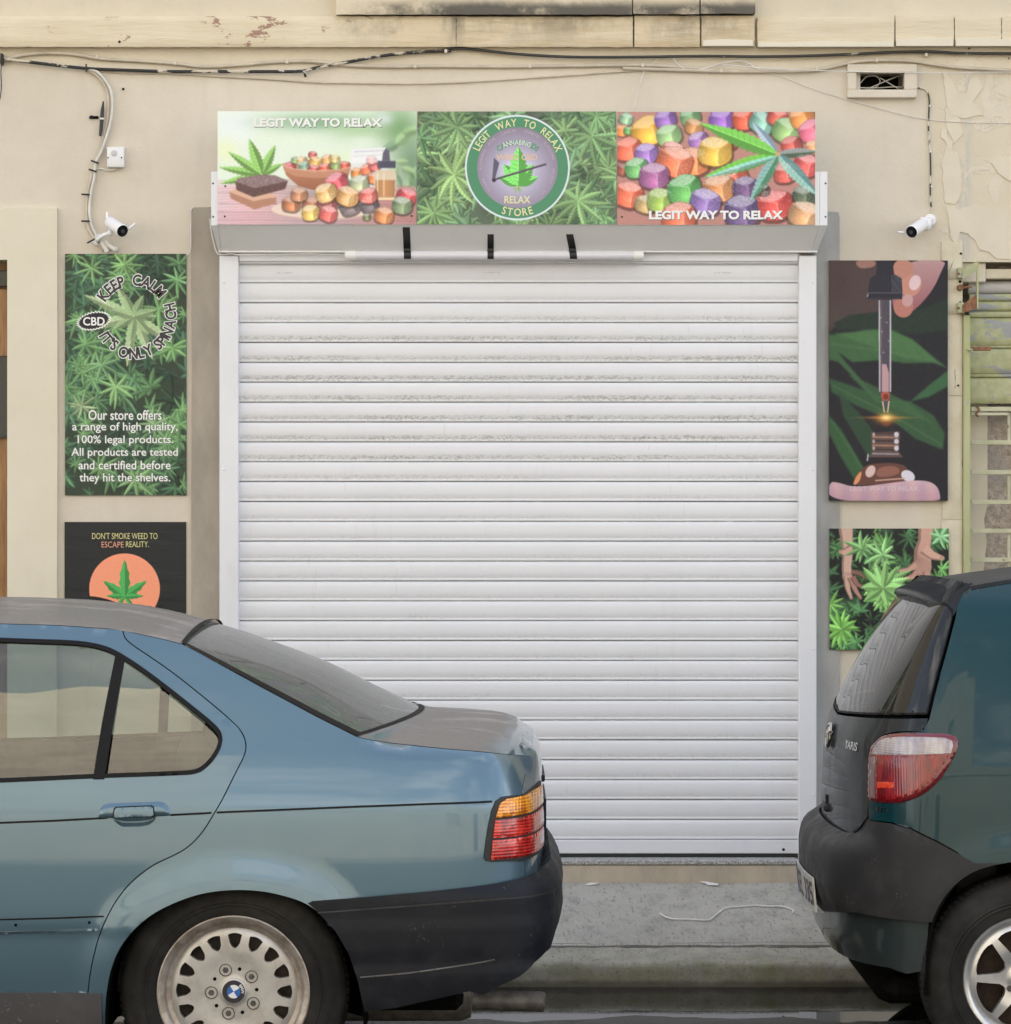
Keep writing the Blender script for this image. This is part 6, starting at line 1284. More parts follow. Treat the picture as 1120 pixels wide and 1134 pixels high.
# seats, shelf and headrests seen through the glass
m = MB(); m.box(-1.02, -.86, BY-.62, BY+.62, .30, .80, .05, 3); m.box(-1.45, -.95, BY-.62, BY+.62, .28, .48, .05, 3); m.box(-.90, -.45, BY-.60, BY+.60, .84, .88, .02); m.build('rear_seat', INT, car)
for y in (-.36, .36):
    m = MB(); m.ball((-.90, BY+y, .905), .12, 3, .42, 1.05, .78); m.build('headrest', plain('headrest_cloth', (.15, .15, .145), .9), car, smooth=80)
for y in (-.36, .36):
    m = MB(); m.box(-1.98, -1.84, BY+y-.23, BY+y+.23, .35, .90, .05, 3); m.box(-1.94, -1.84, BY+y-.13, BY+y+.13, .93, 1.08, .035, 3); m.box(-2.4, -1.9, BY+y-.23, BY+y+.23, .3, .45, .05, 3); m.build('front_seat', INT, car)
for far in (False, True):
    q = [p for p in rdoor]; ip = offset_poly(rdoor, .02); ip = np.array([(a, min(b, .895)) for a, b in ip]); 
    cp = np.array([(ip[:, 0].min(), .25), (AR[0][0]-.05, .25), (AR[0][0]+.02, .55), (-.55, .70), (-.55, .885), (ip[:, 0].min(), .898)]); panel(bm_, bm_.mir(cp) if far else cp, 'door_card', INT, car, off=-.09, sp=.08, shrink=0, flange=0)
# wheels: bottle-cap alloys, sixteen slots
def slot(a, r0, r1, h0, h1, n=6):
    pts = []; 
    for t in np.linspace(-1, 1, n): pts.append((a+h1*t, r1-.004*t*t))
    for t in np.linspace(1, -1, n): pts.append((a+h0*t*.98, r0+.013*t*t))
    return [(r*math.cos(q), r*math.sin(q)) for q, r in pts]
def saloon_wheel(wx, far=False):
    yo = BY-.812 if not far else BY+.62; c = (wx, yo, WZ); dsk = pchip([0, .036, .04, .075, .115, .15, .168, .18], [.010, .010, .012, .012, .010, .011, .016, .024])
    holes = [slot(2*math.pi*(k+.5)/16+.18, .118, .160, .105, .125) for k in range(16)] if not far else []
    w = disc_face((c[0], c[1]+.012, c[2]), .176, holes, dsk).build('wheel', ALLOY, car, smooth=50)
    m = MB(); m.lathe([(.170, .045), (.174, .030), (.186, .026), (.189, .012), (.198, .006), (.2065, .002), (.210, .004), (.210, .03), (.19, .2)], c, (0, 1, 0), 96); m.build('rim', LIP, w, smooth=50)
    tyre(w, (c[0], c[1]+.002, c[2]), WZ, .207, .20)
    m = MB(); m.lathe([(0, .075), (.165, .075), (.168, .05)], c, (0, 1, 0), 48); m.build('brake_disc', BRK, w)
    if far: return
    for k in range(5):
        a = 2*math.pi*k/5+1.95-.0; q = (c[0]+.0625*math.cos(a), c[1]+.0225, c[2]+.0625*math.sin(a))
        m = MB(); m.lathe([(.0175, -.0015), (.0165, -.003), (.0150, .002), (.0145, .004)], q, (0, 1, 0), 20); m.lathe([(0, .0035), (.0145, .0035)], q, (0, 1, 0), 20); m.lathe([(0, -.002), (.006, -.003), (.0085, -.001), (.0085, .004)], q, (0, 1, 0), 6); m.build('wheel_bolt', BOLT, w, smooth=40)
    for k in range(5): a = 2*math.pi*(k+.5)/5+1.95; m = MB(); m.lathe([(0, -.0006), (.0052, -.0006)], (c[0]+.0625*math.cos(a), c[1]+.0235, c[2]+.0625*math.sin(a)), (0, 1, 0), 14); m.build('vent_hole', VOID, w, smooth=0)
    ec = (c[0], c[1]+.020, c[2]); m = MB(); m.lathe([(0, -.006), (.033, -.006), (.0355, -.004), (.036, .004)], ec, (0, 1, 0), 40); cap = m.build('centre_cap', ALLOY, w, smooth=40)
    y0 = ec[1]-.0066
    def ringpoly(r0, r1, a0, a1, y, mat, nm):
        t = np.linspace(a0, a1, 24); V = [(ec[0]+r1*math.cos(q), y, ec[2]+r1*math.sin(q)) for q in t]+([(ec[0]+r0*math.cos(q), y, ec[2]+r0*math.sin(q)) for q in t] if r0 > 0 else [(ec[0], y, ec[2])]); n = 24
        f = [(i, i+1, n+i+1, n+i) for i in range(n-1)] if r0 > 0 else [(i, i+1, n) for i in range(n-1)]
        return V, f
    def ring(items, mat, nm):
        m = MB()
        for it in items: m.sheet(*ringpoly(*it[:4], it[4], None, None))
        m.build(nm, mat, w, smooth=0)
    ring([(.0185, .0315, 0, 2*math.pi, y0)], INKD, 'badge_ring'); rot = .55
    ring([(0, .0185, rot+k*math.pi/2, rot+(k+1)*math.pi/2, y0-.0002) for k in (0, 2)], BADGEW, 'badge_quarters'); ring([(0, .0185, rot+k*math.pi/2, rot+(k+1)*math.pi/2, y0-.0002) for k in (1, 3)], BADGEB, 'badge_quarters')
    m = MB(); text_arc(m, 'BMW', ec[0], ec[2], .0250, rot-.25, y0-.0005, .0115, .02, .08, True, .95); m.build('badge_letters', BADGEW, w, smooth=0, recalc=False)
BOLT = plain('dull_bolt', (.10, .095, .09), .5, .6, var=.3, sc=60); BADGEW = plain('badge_white', (.72, .74, .76), .3); BADGEB = plain('badge_blue', (.03, .13, .42), .3)
saloon_wheel(WX); saloon_wheel(WX-2.70); saloon_wheel(WX, True); saloon_wheel(WX-2.70, True)
# ================================================================ dark green hatchback on the right (tail towards -x)
HY = -2.39; HX, HZ = (1138-560)/388.0, .291
h_side = pchip([.15, .25, .35, .5, .62, .75, .88, .95, 1.0, 1.1, 1.2, 1.3, 1.36, 1.42], [.05, .03, .012, .002, 0, .004, .018, .034, .052, .092, .138, .192, .232, .30])
h_rear = pchip([.15, .30, .45, .62, .70, .80, .90, .97, 1.0, 1.1, 1.2, 1.3, 1.37, 1.44], [.05, .02, .0, .0, .0, .003, .010, .022, .034, .082, .138, .205, .262, .34])
hplan = [(4.55, 0), (4.52, .35), (4.42, .60), (4.2, .73), (3.7, .80), (2.8, .828), (2.0, .83), (1.65, .826), (1.45, .812), (1.30, .788), (1.205, .755), (1.135, .705), (1.082, .63), (1.045, .52), (1.020, .36), (1.006, .18), (1.002, 0)]
HARCH = [(1022, 1190), (1024, 1130), (1026, 1085), (1029, 1050), (1035, 1022), (1046, 998), (1061, 979), (1081, 965), (1106, 957), (1135, 954), (1165, 957), (1195, 967), (1220, 984), (1240, 1010), (1252, 1045), (1258, 1090), (1260, 1150), (1260, 1190)]
harch = resample(spline(px2xz(HARCH, -3.2), 5), .012, False)
def hflare(u, z): return flare(u, z, harch)*.8
hs_ = Skin(hplan, HY, h_side, h_rear, .66, .36, 2.0, hflare, flip=True)
GREEN = paint('dark_green_paint', (.0008, .033, .041), .0, .34, coat=.38, spec=.25, dust=(.085, .083, .08), dlo=.80, dhi=.95, damt=.9); GREY = paint('dusty_dark_paint', (.006, .011, .014), .0, .42, coat=.45, spec=.25, dust=(.026, .028, .031), dlo=.6, dhi=.9, damt=.8, flat=.40)
HPL = plastic('hatch_bumper_plastic', (.028, .028, .030), .5, .22); CHR = plain('chrome', (.60, .58, .55), .2, 1.0)
hc = thing('parked_car', 'dark green hatchback with dusty tailgate and grey plastic rear bumper, parked at right', 'car', (2.75, HY, 0))
uzh = hs_.uz; UC = hs_.uc
GLH = glass('privacy_rear_glass', (.10, .115, .11), 1.1, .04, bmpk=.0)
# tailgate below the window
gate = uzh([(1028.5, 795), (1027, 803), (1022, 811), (1008, 810.2), (994, 810.6), (980, 813.5), (970, 820.5), (964.5, 830), (962.6, 842), (962, 862), (962, 885), (961, 905), (952, 917), (942, 929)])
cz_ = [(UC+(gate[-1][0]-UC)*t, .648) for t in (.6, .3, 0)]; wl_ = [(UC+(gate[0][0]-UC)*t, gate[0][1]*t+1.0*(1-t)) for t in (0, .25, .5, .75)]
gh = np.r_[gate, cz_]; gh = np.r_[wl_, gh]; gfull = np.r_[gh, hs_.mir(gh)[1:-1]]
tg = panel(hs_, gfull, 'tailgate', GREY, hc, sp=.012)
win = uzh([(1027.5, 791), (1033, 768), (1040, 741), (1047, 716), (1053, 693), (1055.5, 682), (1055, 674), (1050, 668.5), (1043, 666)]); wt_ = [(UC+(win[-1][0]-UC)*t, 1.375+(win[-1][1]-1.375)*t) for t in (.8, .5, .2, 0)]; wb_ = [(UC+(win[0][0]-UC)*t, win[0][1]*t+1.006*(1-t)) for t in (0, .25, .5, .75)]
wh = np.r_[wb_, win, wt_]; wfull = np.r_[wh, hs_.mir(wh)[1:-1]]
win_in = offset_poly(wfull, .006)
panel(hs_, wfull, 'window_seal', SEAL, tg, holes=[win_in], off=.002, sp=.012, shrink=0, flange=.012)
panel(hs_, win_in, 'rear_window', GLH, tg, off=-.001, sp=.011, shrink=-.002, flange=0)
# side (quarter) from tailgate line to the arch and forward; rear side window lies beyond the picture
roofline = uzh([(1062, 667), (1068, 655), (1076, 650.5), (1098, 646.5), (1120, 643), (1180, 635), (1260, 629), (1340, 627)])
lampb = [(1022, 811), (1051, 812), (1062, 818.5), (1060, 831), (1051, 848), (1038.6, 866), (1021, 881), (1000, 889), (983, 890.5), (964, 888)]
ar = harch; edge = uzh([(964, 888), (962, 905), (963.6, 908.6), (987, 911), (1008.6, 917), (1038.6, 932), (1060, 944), (1080, 957)])
seam = uzh([(1022, 810), (1029, 797), (1035.5, 770), (1043, 741), (1050, 716), (1056, 693), (1059, 681), (1060, 672)])
mid = [q for q in ar if q[1] > .40]; i0 = int(np.argmin([abs(q[0]-edge[-1][0])+abs(q[1]-edge[-1][1]) for q in mid]))
side = np.r_[seam[::-1], uzh([(1000, 810.6), (980, 813.5), (966, 826), (962.5, 845), (962, 880)]), edge[1:-1], mid[i0:], [(2.05, .30), (2.05, .17), (4.0, .2)][:2], [(2.05, .30), (2.05, .95), (2.02, 1.0)], roofline[::-1]]
def clean(p): 
    o = [p[0]]
    for q in p[1:]:
        if np.linalg.norm(np.asarray(q)-o[-1]) > .003: o.append(q)
    return np.array(o)
side = clean(np.r_[seam[::-1], uzh([(1000, 810.6), (980, 813.5), (966, 826), (962.5, 845), (962, 880)]), edge[1:-1], mid[i0:], [(2.04, .26), (2.04, 1.2), (2.04, 1.372)], [q for q in roofline[::-1] if q[0] < 2.0]])
swin = np.array([(1.70, 1.02), (2.02, 1.00), (2.03, 1.33), (1.78, 1.34), (1.66, 1.15)])
panel(hs_, side, 'quarter_panel', GREEN, hc, sp=.02, holes=[]); panel(hs_, hs_.mir(side), 'quarter_panel', GREEN, hc, sp=.05)
for f_ in (lambda q: q, hs_.mir):
    s2 = panel(hs_, f_(swin), 'side_window', GLH, hc, off=.004, sp=.05, shrink=0)
    dz = np.array([(2.045, .26), (3.05, .26), (3.12, .6), (3.05, 1.0), (2.7, 1.33), (2.045, 1.37)]); wd = np.array([(2.09, 1.02), (2.98, 1.0), (2.68, 1.29), (2.09, 1.33)])
    dd = panel(hs_, f_(dz), 'door', GREEN, hc, holes=[f_(wd)], sp=.05); panel(hs_, f_(wd), 'window', GLH, dd, off=-.003, sp=.08, shrink=0, flange=0)
    wg = np.array([(3.06, .3), (3.3, .3), (3.4, .58), (3.6, .66), (3.8, .58), (3.9, .3), (4.45, .3), (4.45, .68), (4.1, .80), (3.6, .93), (3.1, 1.0), (3.13, .6)]); panel(hs_, f_(wg), 'wing', GREEN, hc, sp=.05)
bridge(hs_.pos(np.array([3.05, 3.3, 3.6, 4.1, 4.4]), np.array([1.0, .97, .93, .80, .69])), [(0, .06), (0, .06), (.1, .03)], 'bonnet', GREEN, hc, HY)
rc = resample(np.r_[roofline[2:], [(2.045, 1.375), (2.45, 1.36), (2.7, 1.33)]], .04, False); bridge(hs_.pos(rc[:, 0], rc[:, 1]), [(-.02, .010), (0, .016), (0, .04), (0, .06), (.03, .05)], 'roof', GREEN, hc, HY, pw=2.4)
bridge(hs_.pos(np.array([2.7, 2.85, 3.05]), np.array([1.33, 1.19, 1.0])), [(.03, .05), (.12, .05), (.25, .03)], 'windscreen', GLH, hc, HY)
g_ = resample(np.r_[roofline[2:], [(2.045, 1.375)]], .03, False); panel(hs_, np.r_[g_-np.array([0, .007]), (g_+np.array([0, .004]))[::-1]], 'roof_edge', GREY, hc, off=.002, sp=.02, shrink=0, flange=.006, bsp=.01)
tt_ = clean(np.r_[[(UC, 1.372), (UC+(win[-1][0]-UC)*.6, 1.370)], [win[-1]-np.array([0, .004])], [win[-4]+np.array([.004, 0])], [seam[-1]+np.array([.004, -.004])], [roofline[1]], [roofline[2]], [(roofline[2][0]-.02, roofline[2][1]+.012), (UC, 1.432)]])
panel(hs_, np.r_[tt_, hs_.mir(tt_)[1:-1]], 'tailgate_top', GREY, hc, off=-.003, sp=.02, shrink=0, flange=0)
# roof spoiler over the rear window
def spoiler():
    m = MB(); S = np.linspace(-1, 1, 41); rings = []
    for s_ in S:
        a = abs(s_); lat = .535*s_; xr = 1.238+.052*a**2.5; zl = 1.394-.030*a**2.4; xf = 1.43-.06*a**2; zr = 1.4255-.016*a**2.4; k = 1-.75*max(0, (a-.80)/.20)**2
        prof = [(xr+.006, zl-.021), (xr-.002, zl-.013), (xr+.002, zl-.004), (xr+.016, zl+.003), (xr+.06, zl+(zr-zl)*.45+.004), (xf, zr), (xf, zr-.004-.036*(1-a**4)), (xr+.07, zl-.032*(1-.7*a**4))]
        cx, cz2 = 1.35, zl-.006; rings.append([m.bm.verts.new((cx+(x-cx)*1, HY-lat, cz2+(z-cz2)*k)) for x, z in prof])
    n = 8
    for A, B in zip(rings, rings[1:]):
        for i in range(n): m.bm.faces.new((A[i], A[(i+1) % n], B[(i+1) % n], B[i]))
    m.bm.faces.new(rings[0]); m.bm.faces.new(list(reversed(rings[-1]))); return m.build('spoiler', GREY, hc, smooth=48)
spoiler()
# lamps
LW = Mat('clear_lens', (.52, .48, .47), .15); z = LW.xyz(LW.pos())[2]; x = LW.xyz(LW.pos())[0]; LW.color(LW.mix(LW.step(LW.noise(20, 3, .5, stretch=(3, 1, .3)), .35, .65), (.46, .42, .42), (.28, .24, .27))); LW.bump(LW.math('SINE', LW.math('MULTIPLY', z, 900.0)), .15, .003); LW.b.inputs['Coat Weight'].default_value = 1; LW = LW.m
LR = Mat('deep_red_lens', (.25, .012, .02), .14); n_ = LR.noise(30, 3, .5, stretch=(2, 1, .35)); LR.color(LR.mix(LR.step(n_, .35, .7), (.14, .004, .006), (.30, .010, .012))); LR.bump(LR.math('SINE', LR.math('MULTIPLY', LR.xyz(LR.pos())[0], 900.0)), .12, .003); LR.b.inputs['Coat Weight'].default_value = .5; LR = LR.m
LD = plain('lens_rim', (.14, .006, .012), .2, Coat_Weight=1.0); LB = plain('bright_red_reflector', (.62, .05, .015), .3); LG = plain('smoked_lens', (.18, .13, .14), .2, Coat_Weight=1.0)
for f_ in (lambda q: np.asarray(q), hs_.mir):
    lo = uzh(spline([(963.5, 884), (963.6, 862), (964, 840), (966.5, 828), (972, 820), (981, 814.5), (998, 812), (1025, 812), (1050, 813), (1059.5, 816.5), (1061.5, 822), (1059.5, 832), (1051, 848.5), (1038.6, 866), (1021, 880.5), (1000, 888.5), (983, 889.5), (968, 887.5)], 3, True))
    tl_ = panel(hs_, f_(lo), 'tail_light', LD, hc, off=.003, sp=.008, shrink=0, flange=.012, dome=.006, bsp=.004)
    panel(hs_, f_(uzh([(968.5, 836), (971, 827), (977, 820), (985, 817), (1000, 815.8), (1025, 815.8), (1048, 817), (1055, 820), (1056.5, 825), (1054, 834), (968, 835.5)])), 'clear_lens', LW, tl_, off=.0085, sp=.008, shrink=0, flange=.003, dome=.0025, bsp=.005)
    panel(hs_, f_(uzh([(974, 836.2), (1052.5, 835), (1046, 847), (1034, 864), (1018, 877), (999, 884.5), (983, 885.8), (973.5, 884.5), (973, 850)])), 'red_lens', LR, tl_, off=.0085, sp=.008, shrink=0, flange=.003, dome=.0025, bsp=.005)
    panel(hs_, f_(uzh([(967.5, 838), (972.6, 837), (972.2, 884.6), (966.8, 883)])), 'smoked_lens', LG, tl_, off=.0085, sp=.008, shrink=0, flange=.003, dome=.001, bsp=.005)
    panel(hs_, f_(uzh([(975.3, 865.6), (993, 866), (993, 872.6), (975.3, 872.4)])), 'reflector', LB, tl_, off=.0112, sp=.008, shrink=0, flange=.001, bsp=.004)
# bumper, valance
hb_side = pchip([.2, .35, .42, .55, .66, .72, .80, .86], [.02, .0, -.008, -.012, -.012, -.008, .004, .02]); hb_rear = pchip([.2, .32, .38, .42, .47, .53, .58, .62, .645, .662, .675, .70, .78], [.03, .0, -.018, -.040, -.062, -.072, -.072, -.066, -.052, -.028, .0, .012, .02])
def hb_extra(u, z): return hflare(u, z)*.5
hbs = Skin([(a, b) for a, b in hplan], HY, hb_side, hb_rear, .72, .44, 2.0, hb_extra, flip=True)
bt_ = uzh([(961.5, 906), (963.6, 908.6), (987, 911), (1008.6, 917), (1038.6, 932), (1060, 944), (1079, 955.5)]); bl_ = hbs.uz([(1033, 1022), (1010, 1020.5), (985, 1018), (965, 1014.5), (948, 1011)])
af = [q for q in harch if q[1] <= bt_[-1][1] and q[1] >= bl_[0][1] and q[0] < HX]
af = sorted(af, key=lambda q: -q[1])
bh = np.r_[[(UC, .672), (UC+(gate[-1][0]-UC)*.9, .672), (gate[-1][0]+.015, .678)], bt_, af, bl_, [(bl_[-1][0]+(UC-bl_[-1][0])*t, bl_[-1][1]+(.385-bl_[-1][1])*t) for t in (.35, .7, 1)]]
bh = clean(bh); bf = np.r_[bh, hs_.mir(bh)[1:-1]]
pr = [(UC-.285, .395), (UC+.285, .395), (UC+.30, .532), (UC-.30, .532)]
hbp = panel(hbs, bf, 'bumper', HPL, hc, sp=.016, shrink=.001, flange=.03)
hv_side = pchip([.15, .25, .33, .45], [.04, .012, .006, .004]); hv_rear = pchip([.15, .22, .30, .36, .45], [.10, .045, -.005, -.030, -.035])
hvs = Skin(hplan, HY, hv_side, hv_rear, .66, .40, 2.0, None, flip=True)
vt_ = hvs.uz([(1029, 1024), (1027, 1050), (1021, 1076), (1005, 1079), (985, 1072)])
vh = clean(np.r_[[(UC, .47), (bl_[-1][0], .47)], [(bl_[0][0]-.05, bl_[0][1]+.07), (bl_[0][0]-.01, bl_[0][1]+.03)], vt_, [(vt_[-1][0]+(UC-vt_[-1][0])*t, vt_[-1][1]+(.285-vt_[-1][1])*t) for t in (.3, .6, 1)]])
vf = np.r_[vh, hs_.mir(vh)[1:-1]]; 
VAL = paint('valance_paint', (.008, .022, .024), .15, .45, dust=(.08, .08, .08), flat=.25); panel(hvs, vf, 'valance', VAL, hc, sp=.02, shrink=.001, flange=.03)
m = MB(); m.box(1.12, 4.3, HY-.60, HY+.60, .19, .26, .03); m.box(1.10, 1.30, HY-.45, HY+.45, .16, .32, .05, 2); m.build('underbody', VOID, hc)
# number plate in its recess, badge, lettering, lock
PLW = plain('plate_white', (.66, .66, .63), .4, var=.08, sc=30); PLB = plain('plate_blue', (.015, .06, .30), .4)
def gp_(l, z, off=0.0):      # point on the tail at lateral l (near side positive), height z
    i = np.argmin(np.abs(hs_.pl[:, 1]-l)+(hs_.pl[:, 0] > 2)*9); return hbs.pos(hs_.u[i], z, off)
m = MB(); za, zb_ = .415, .520
def ppt(l, z, off): q = gp_(l, .50, off); return (q[0]+(.50-z)*.10, q[1], z)
for l0, l1, mat, nm, of in ((-.260, .260, PLW, 'number_plate', .010), (-.258, -.215, PLB, 'plate_band', .0118)):
    m = MB(); S = np.linspace(l0, l1, 9); V = []
    for l in S: V += [ppt(l, za if mat is PLW else za+.003, of), ppt(l, zb_ if mat is PLW else zb_-.003, of)]
    V += [(x+.006, y, z) for x, y, z in V]; n = 18
    m.sheet(V, [(2*i, 2*i+1, 2*i+3, 2*i+2) for i in range(8)]+[(n+2*i, n+2*i+2, n+2*i+3, n+2*i+1) for i in range(8)]+[(2*i, 2*i+2, n+2*i+2, n+2*i) for i in range(8)]+[(2*i+1, n+2*i+1, n+2*i+3, 2*i+3) for i in range(8)]+[(0, n, n+1, 1), (16, 17, n+17, n+16)]); o = m.build(nm, mat, hc if mat is PLW else plate_o, smooth=0)
    if mat is PLW: plate_o = o
def gate_text(s, l0, l1, z0, z1, fn, mat, par, nm, bold=.0):
    v, f = glyphs(s, 1.0, bold); lo, hi = v.min(0), v.max(0); m = MB(); m.sheet([tuple(fn(l0+(a-lo[0])/(hi[0]-lo[0])*(l1-l0), z0+(b-lo[1])/(hi[1]-lo[1])*(z1-z0))) for a, b in v], f); return m.build(nm, mat, par, smooth=0, recalc=False)
gate_text('KEL 335', -.195, .245, .432, .505, lambda l, z: ppt(l, z, .0112), INKD, plate_o, 'plate_letters', .02)
def tg_(l, z, off=0.0): i = np.argmin(np.abs(hs_.pl[:, 1]-l)+(hs_.pl[:, 0] > 2)*9); return hs_.pos(hs_.u[i], z, off)
# oval emblem made of three ellipses
m = MB(); EZ = .935
for rx, rz, dz in ((.052, .036, 0), (.018, .034, 0), (.036, .014, .018)):
    tt = np.linspace(0, 2*np.pi, 33); m.tube([tuple(tg_(rx*math.cos(q), EZ+dz+rz*math.sin(q), .010)) for q in tt], .0048, 6, cap=False)
m.build('emblem', CHR, tg, smooth=60)
def raised(s, l0, l1, z0, z1, nm, bold=.03): gate_text(s, l0, l1, z0, z1, lambda l, z: tg_(l, z, .003), CHR, tg, nm, bold)
raised('VVT-i', .36, .47, .875, .905, 'badge_letters') if False else None
def side_text(s, px, nm):
    (a, b), (c, d_) = uzh(px); v, f = glyphs(s, 1.0, .02); lo, hi = v.min(0), v.max(0); q = (v-lo)/(hi-lo); m = MB(); pts = hs_.pos(a+q[:, 0]*(c-a), d_+q[:, 1]*(b-d_), .003); m.sheet([tuple(k) for k in pts], f); m.build(nm, CHR, tg, smooth=0, recalc=False)
side_text('YARIS', [(938, 819), (950, 832)], 'badge_letters'); side_text('VVT-i', [(971, 893), (985, 901)], 'badge_letters')
m = MB(); q = tg_(0, .735, .004); m.lathe([(0, -.004), (.014, -.004), (.016, 0)], q, (-1, 0, 0), 16); m.box(q[0]-.012, q[0]+.012, q[1]-.055, q[1]+.055, .70, .722, .006); m.build('handle', HPL, tg)
for a, z_ in ((.0, 0),):
    pass
# wheels: seven plain spokes
HLIP = plain('bright_alloy', (.55, .56, .57), .3, .75, var=.08, sc=20)
def spoke_hole(a0, a1, r0, r1):
    pts = []; w0, w1 = .013/r0, .0105/r1
    for t in np.linspace(0, 1, 8): pts.append((a0+w1+(a1-a0-2*w1)*t, r1-.006*(2*t-1)**4))
    for t in np.linspace(1, 0, 5): pts.append((a0+w0+(a1-a0-2*w0)*t, r0+.012*(2*t-1)**2))
    return [(r*math.cos(q), r*math.sin(q)) for q, r in pts]
def hatch_wheel(wx, far=False):
    c = (wx, HY-.800 if not far else HY+.62, HZ); dsk = pchip([0, .03, .05, .10, .142, .156], [.004, .004, .012, .006, .008, .014])
    holes = [spoke_hole(2*math.pi*k/7+math.pi, 2*math.pi*(k+1)/7+math.pi, .062, .143) for k in range(7)] if not far else []
    w = disc_face((c[0], c[1]+.008, c[2]), .155, holes, dsk).build('wheel', HLIP, hc, smooth=50)
    m = MB(); m.lathe([(.150, .05), (.153, .022), (.160, .010), (.168, .003), (.176, .002), (.179, .006), (.179, .03), (.165, .18)], c, (0, 1, 0), 96); m.build('rim', HLIP, w, smooth=50)
    tyre(w, (c[0], c[1]+.002, c[2]), HZ, .176, .175); m = MB(); m.lathe([(0, .08), (.145, .08), (.150, .05)], c, (0, 1, 0), 48); m.build('brake_disc', BRKR, w)
    if not far:
        m = MB(); m.lathe([(0, -.002), (.022, -.001), (.026, .004), (.026, .01)], c, (0, 1, 0), 30); m.build('centre_cap', HLIP, w)
        for k in range(4): a = 2*math.pi*k/4+.6; m = MB(); m.lathe([(0, .004), (.008, .004), (.010, .008), (.010, .02)], (c[0]+.05*math.cos(a), c[1]+.006, c[2]+.05*math.sin(a)), (0, 1, 0), 6); m.build('wheel_bolt', BOLT, w)
BRKR = plain('rusty_brake', (.035, .02, .013), .7, .3, var=.5, sc=18)
hatch_wheel(HX); hatch_wheel(HX+2.37); hatch_wheel(HX, True); hatch_wheel(HX+2.37, True)
for wx in (HX, HX+2.37):
    m = MB(); A = resample(spline(px2xz(HARCH, -3.2), 5), .02, False); A = A[A[:, 1] > .24]+np.array([wx-HX, 0]); k = len(A); V = []
    for yy in (HY-.815, HY-.53): V += [(a, yy, b) for a, b in A]
    m.sheet(V+[(wx, HY-.53, .3)], [(i, i+1, k+i+1, k+i) for i in range(k-1)]+[(k+i, k+i+1, 2*k) for i in range(k-1)]); m.build('wheel_well', VOID, hc, smooth=60)
m = MB(); m.box(1.32, 1.46, HY-.55, HY+.55, .35, .95, .05, 3); m.box(1.12, 1.34, HY-.55, HY+.55, .93, .96, .01); m.build('rear_seat', INT, hc)
for y in (-.34, .34): m = MB(); m.box(1.36, 1.46, HY+y-.12, HY+y+.12, .98, 1.12, .035, 3); m.build('headrest', INT, hc)
# ================================================================ cables, cameras, small fittings
CBE = plain('painted_cable', (.52, .46, .36), .6, var=.12, sc=12); CBW = plain('white_cable', (.66, .64, .60), .5, var=.1, sc=20)
cbk = Mat('flaking_black_cable', rough=.5); n_ = cbk.noise(16, 5, .7, stretch=(.5, 1, 1)); cbk.color(cbk.mix(cbk.step(n_, .525, .55), (.018, .018, .017), (.56, .50, .40))); CBK = cbk.m
cbk = Mat('black_cable', rough=.5); n_ = cbk.noise(12, 5, .7); cbk.color(cbk.mix(cbk.step(n_, .62, .65), (.035, .034, .03), (.40, .36, .29))); CBK2 = cbk.m
cbs = Mat('patchy_black_cable', rough=.5); n_ = cbs.noise(30, 3, .6); cbs.color(cbs.mix(cbs.step(n_, .52, .55), (.02, .02, .02), (.62, .58, .50))); CBS = cbs.m
TIE = plain('black_tie', (.012, .012, .012), .5); CLIP = plain('cable_clip', (.60, .55, .46), .5)
def cable(name, label, px, r, mat, Y=-.010, group=None, wig=.0, cat='cable', n=8):
    c = spline([P(a, b, Y) for a, b in px], n); 
    if wig: c[:, 1] += wig*np.sin(np.arange(len(c))*.9); c[:, 2] += wig*.6*np.sin(np.arange(len(c))*.53+1)
    m = MB(); m.tube(c, r, 10); o = m.build(name, mat, None, smooth=70); tag(o, label, cat, group); return o
def clips(o, pts, Y, mat=CLIP, w=.012, h=.016, name='cable_clip'):
    for a, b in pts: m = MB(); x, y, z = P(a, b, Y); m.box(x-w/2, x+w/2, Y-.012, .0, z-h/2, z+h/2, .003); m.build(name, mat, o)
CG = 'cables strung along the wall under the stone band'
o = cable('wall_cable', 'cream painted conduit, uppermost pale cable waving along under the stone band', [(-200, 74), (-60, 71), (0, 66), (30, 60), (62, 58.5), (90, 61), (108, 64.5), (150, 67), (193, 70), (225, 73.5), (262, 72), (310, 68), (350, 68), (385, 72), (430, 73.5), (480, 73), (560, 73.5), (640, 72.5), (712, 72), (760, 74.5), (800, 77)], .0072, CBE, -.011, CG)
clips(o, [(108, 63.5), (194, 70), (318, 68.5), (460, 73.5), (587, 73.3), (712, 72.5)], -.011)
o = cable('wall_cable', 'thick black cable with flaking cream paint crossing the wall above the sign panels', [(-120, 60), (0, 65), (45, 70), (95, 75.5), (140, 77.5), (190, 79), (240, 79), (300, 79), (335, 78.5), (352, 74.5), (385, 68.5), (410, 64), (440, 59.5), (470, 57), (500, 56)], .0062, CBK, -.020, CG); clips(o, [(494, 56.5)], -.02, w=.012)
m = MB(); m.tube(spline([P(333, 78, -.022), P(337, 80, -.026), P(338.5, 85, -.022)], 5), .005, 8); m.build('loose_end', CBK, o)
cable('wall_cable', 'dark grey cable hugging the lower edge of the stone blocks on the right', [(492, 53), (520, 54), (560, 58.5), (600, 61.5), (640, 63), (700, 63), (780, 62), (840, 62.5), (900, 61.5), (950, 59.5), (990, 57.5), (1030, 57), (1060, 58.5), (1120, 59), (1250, 57)], .0056, CBK2, -.022, CG)
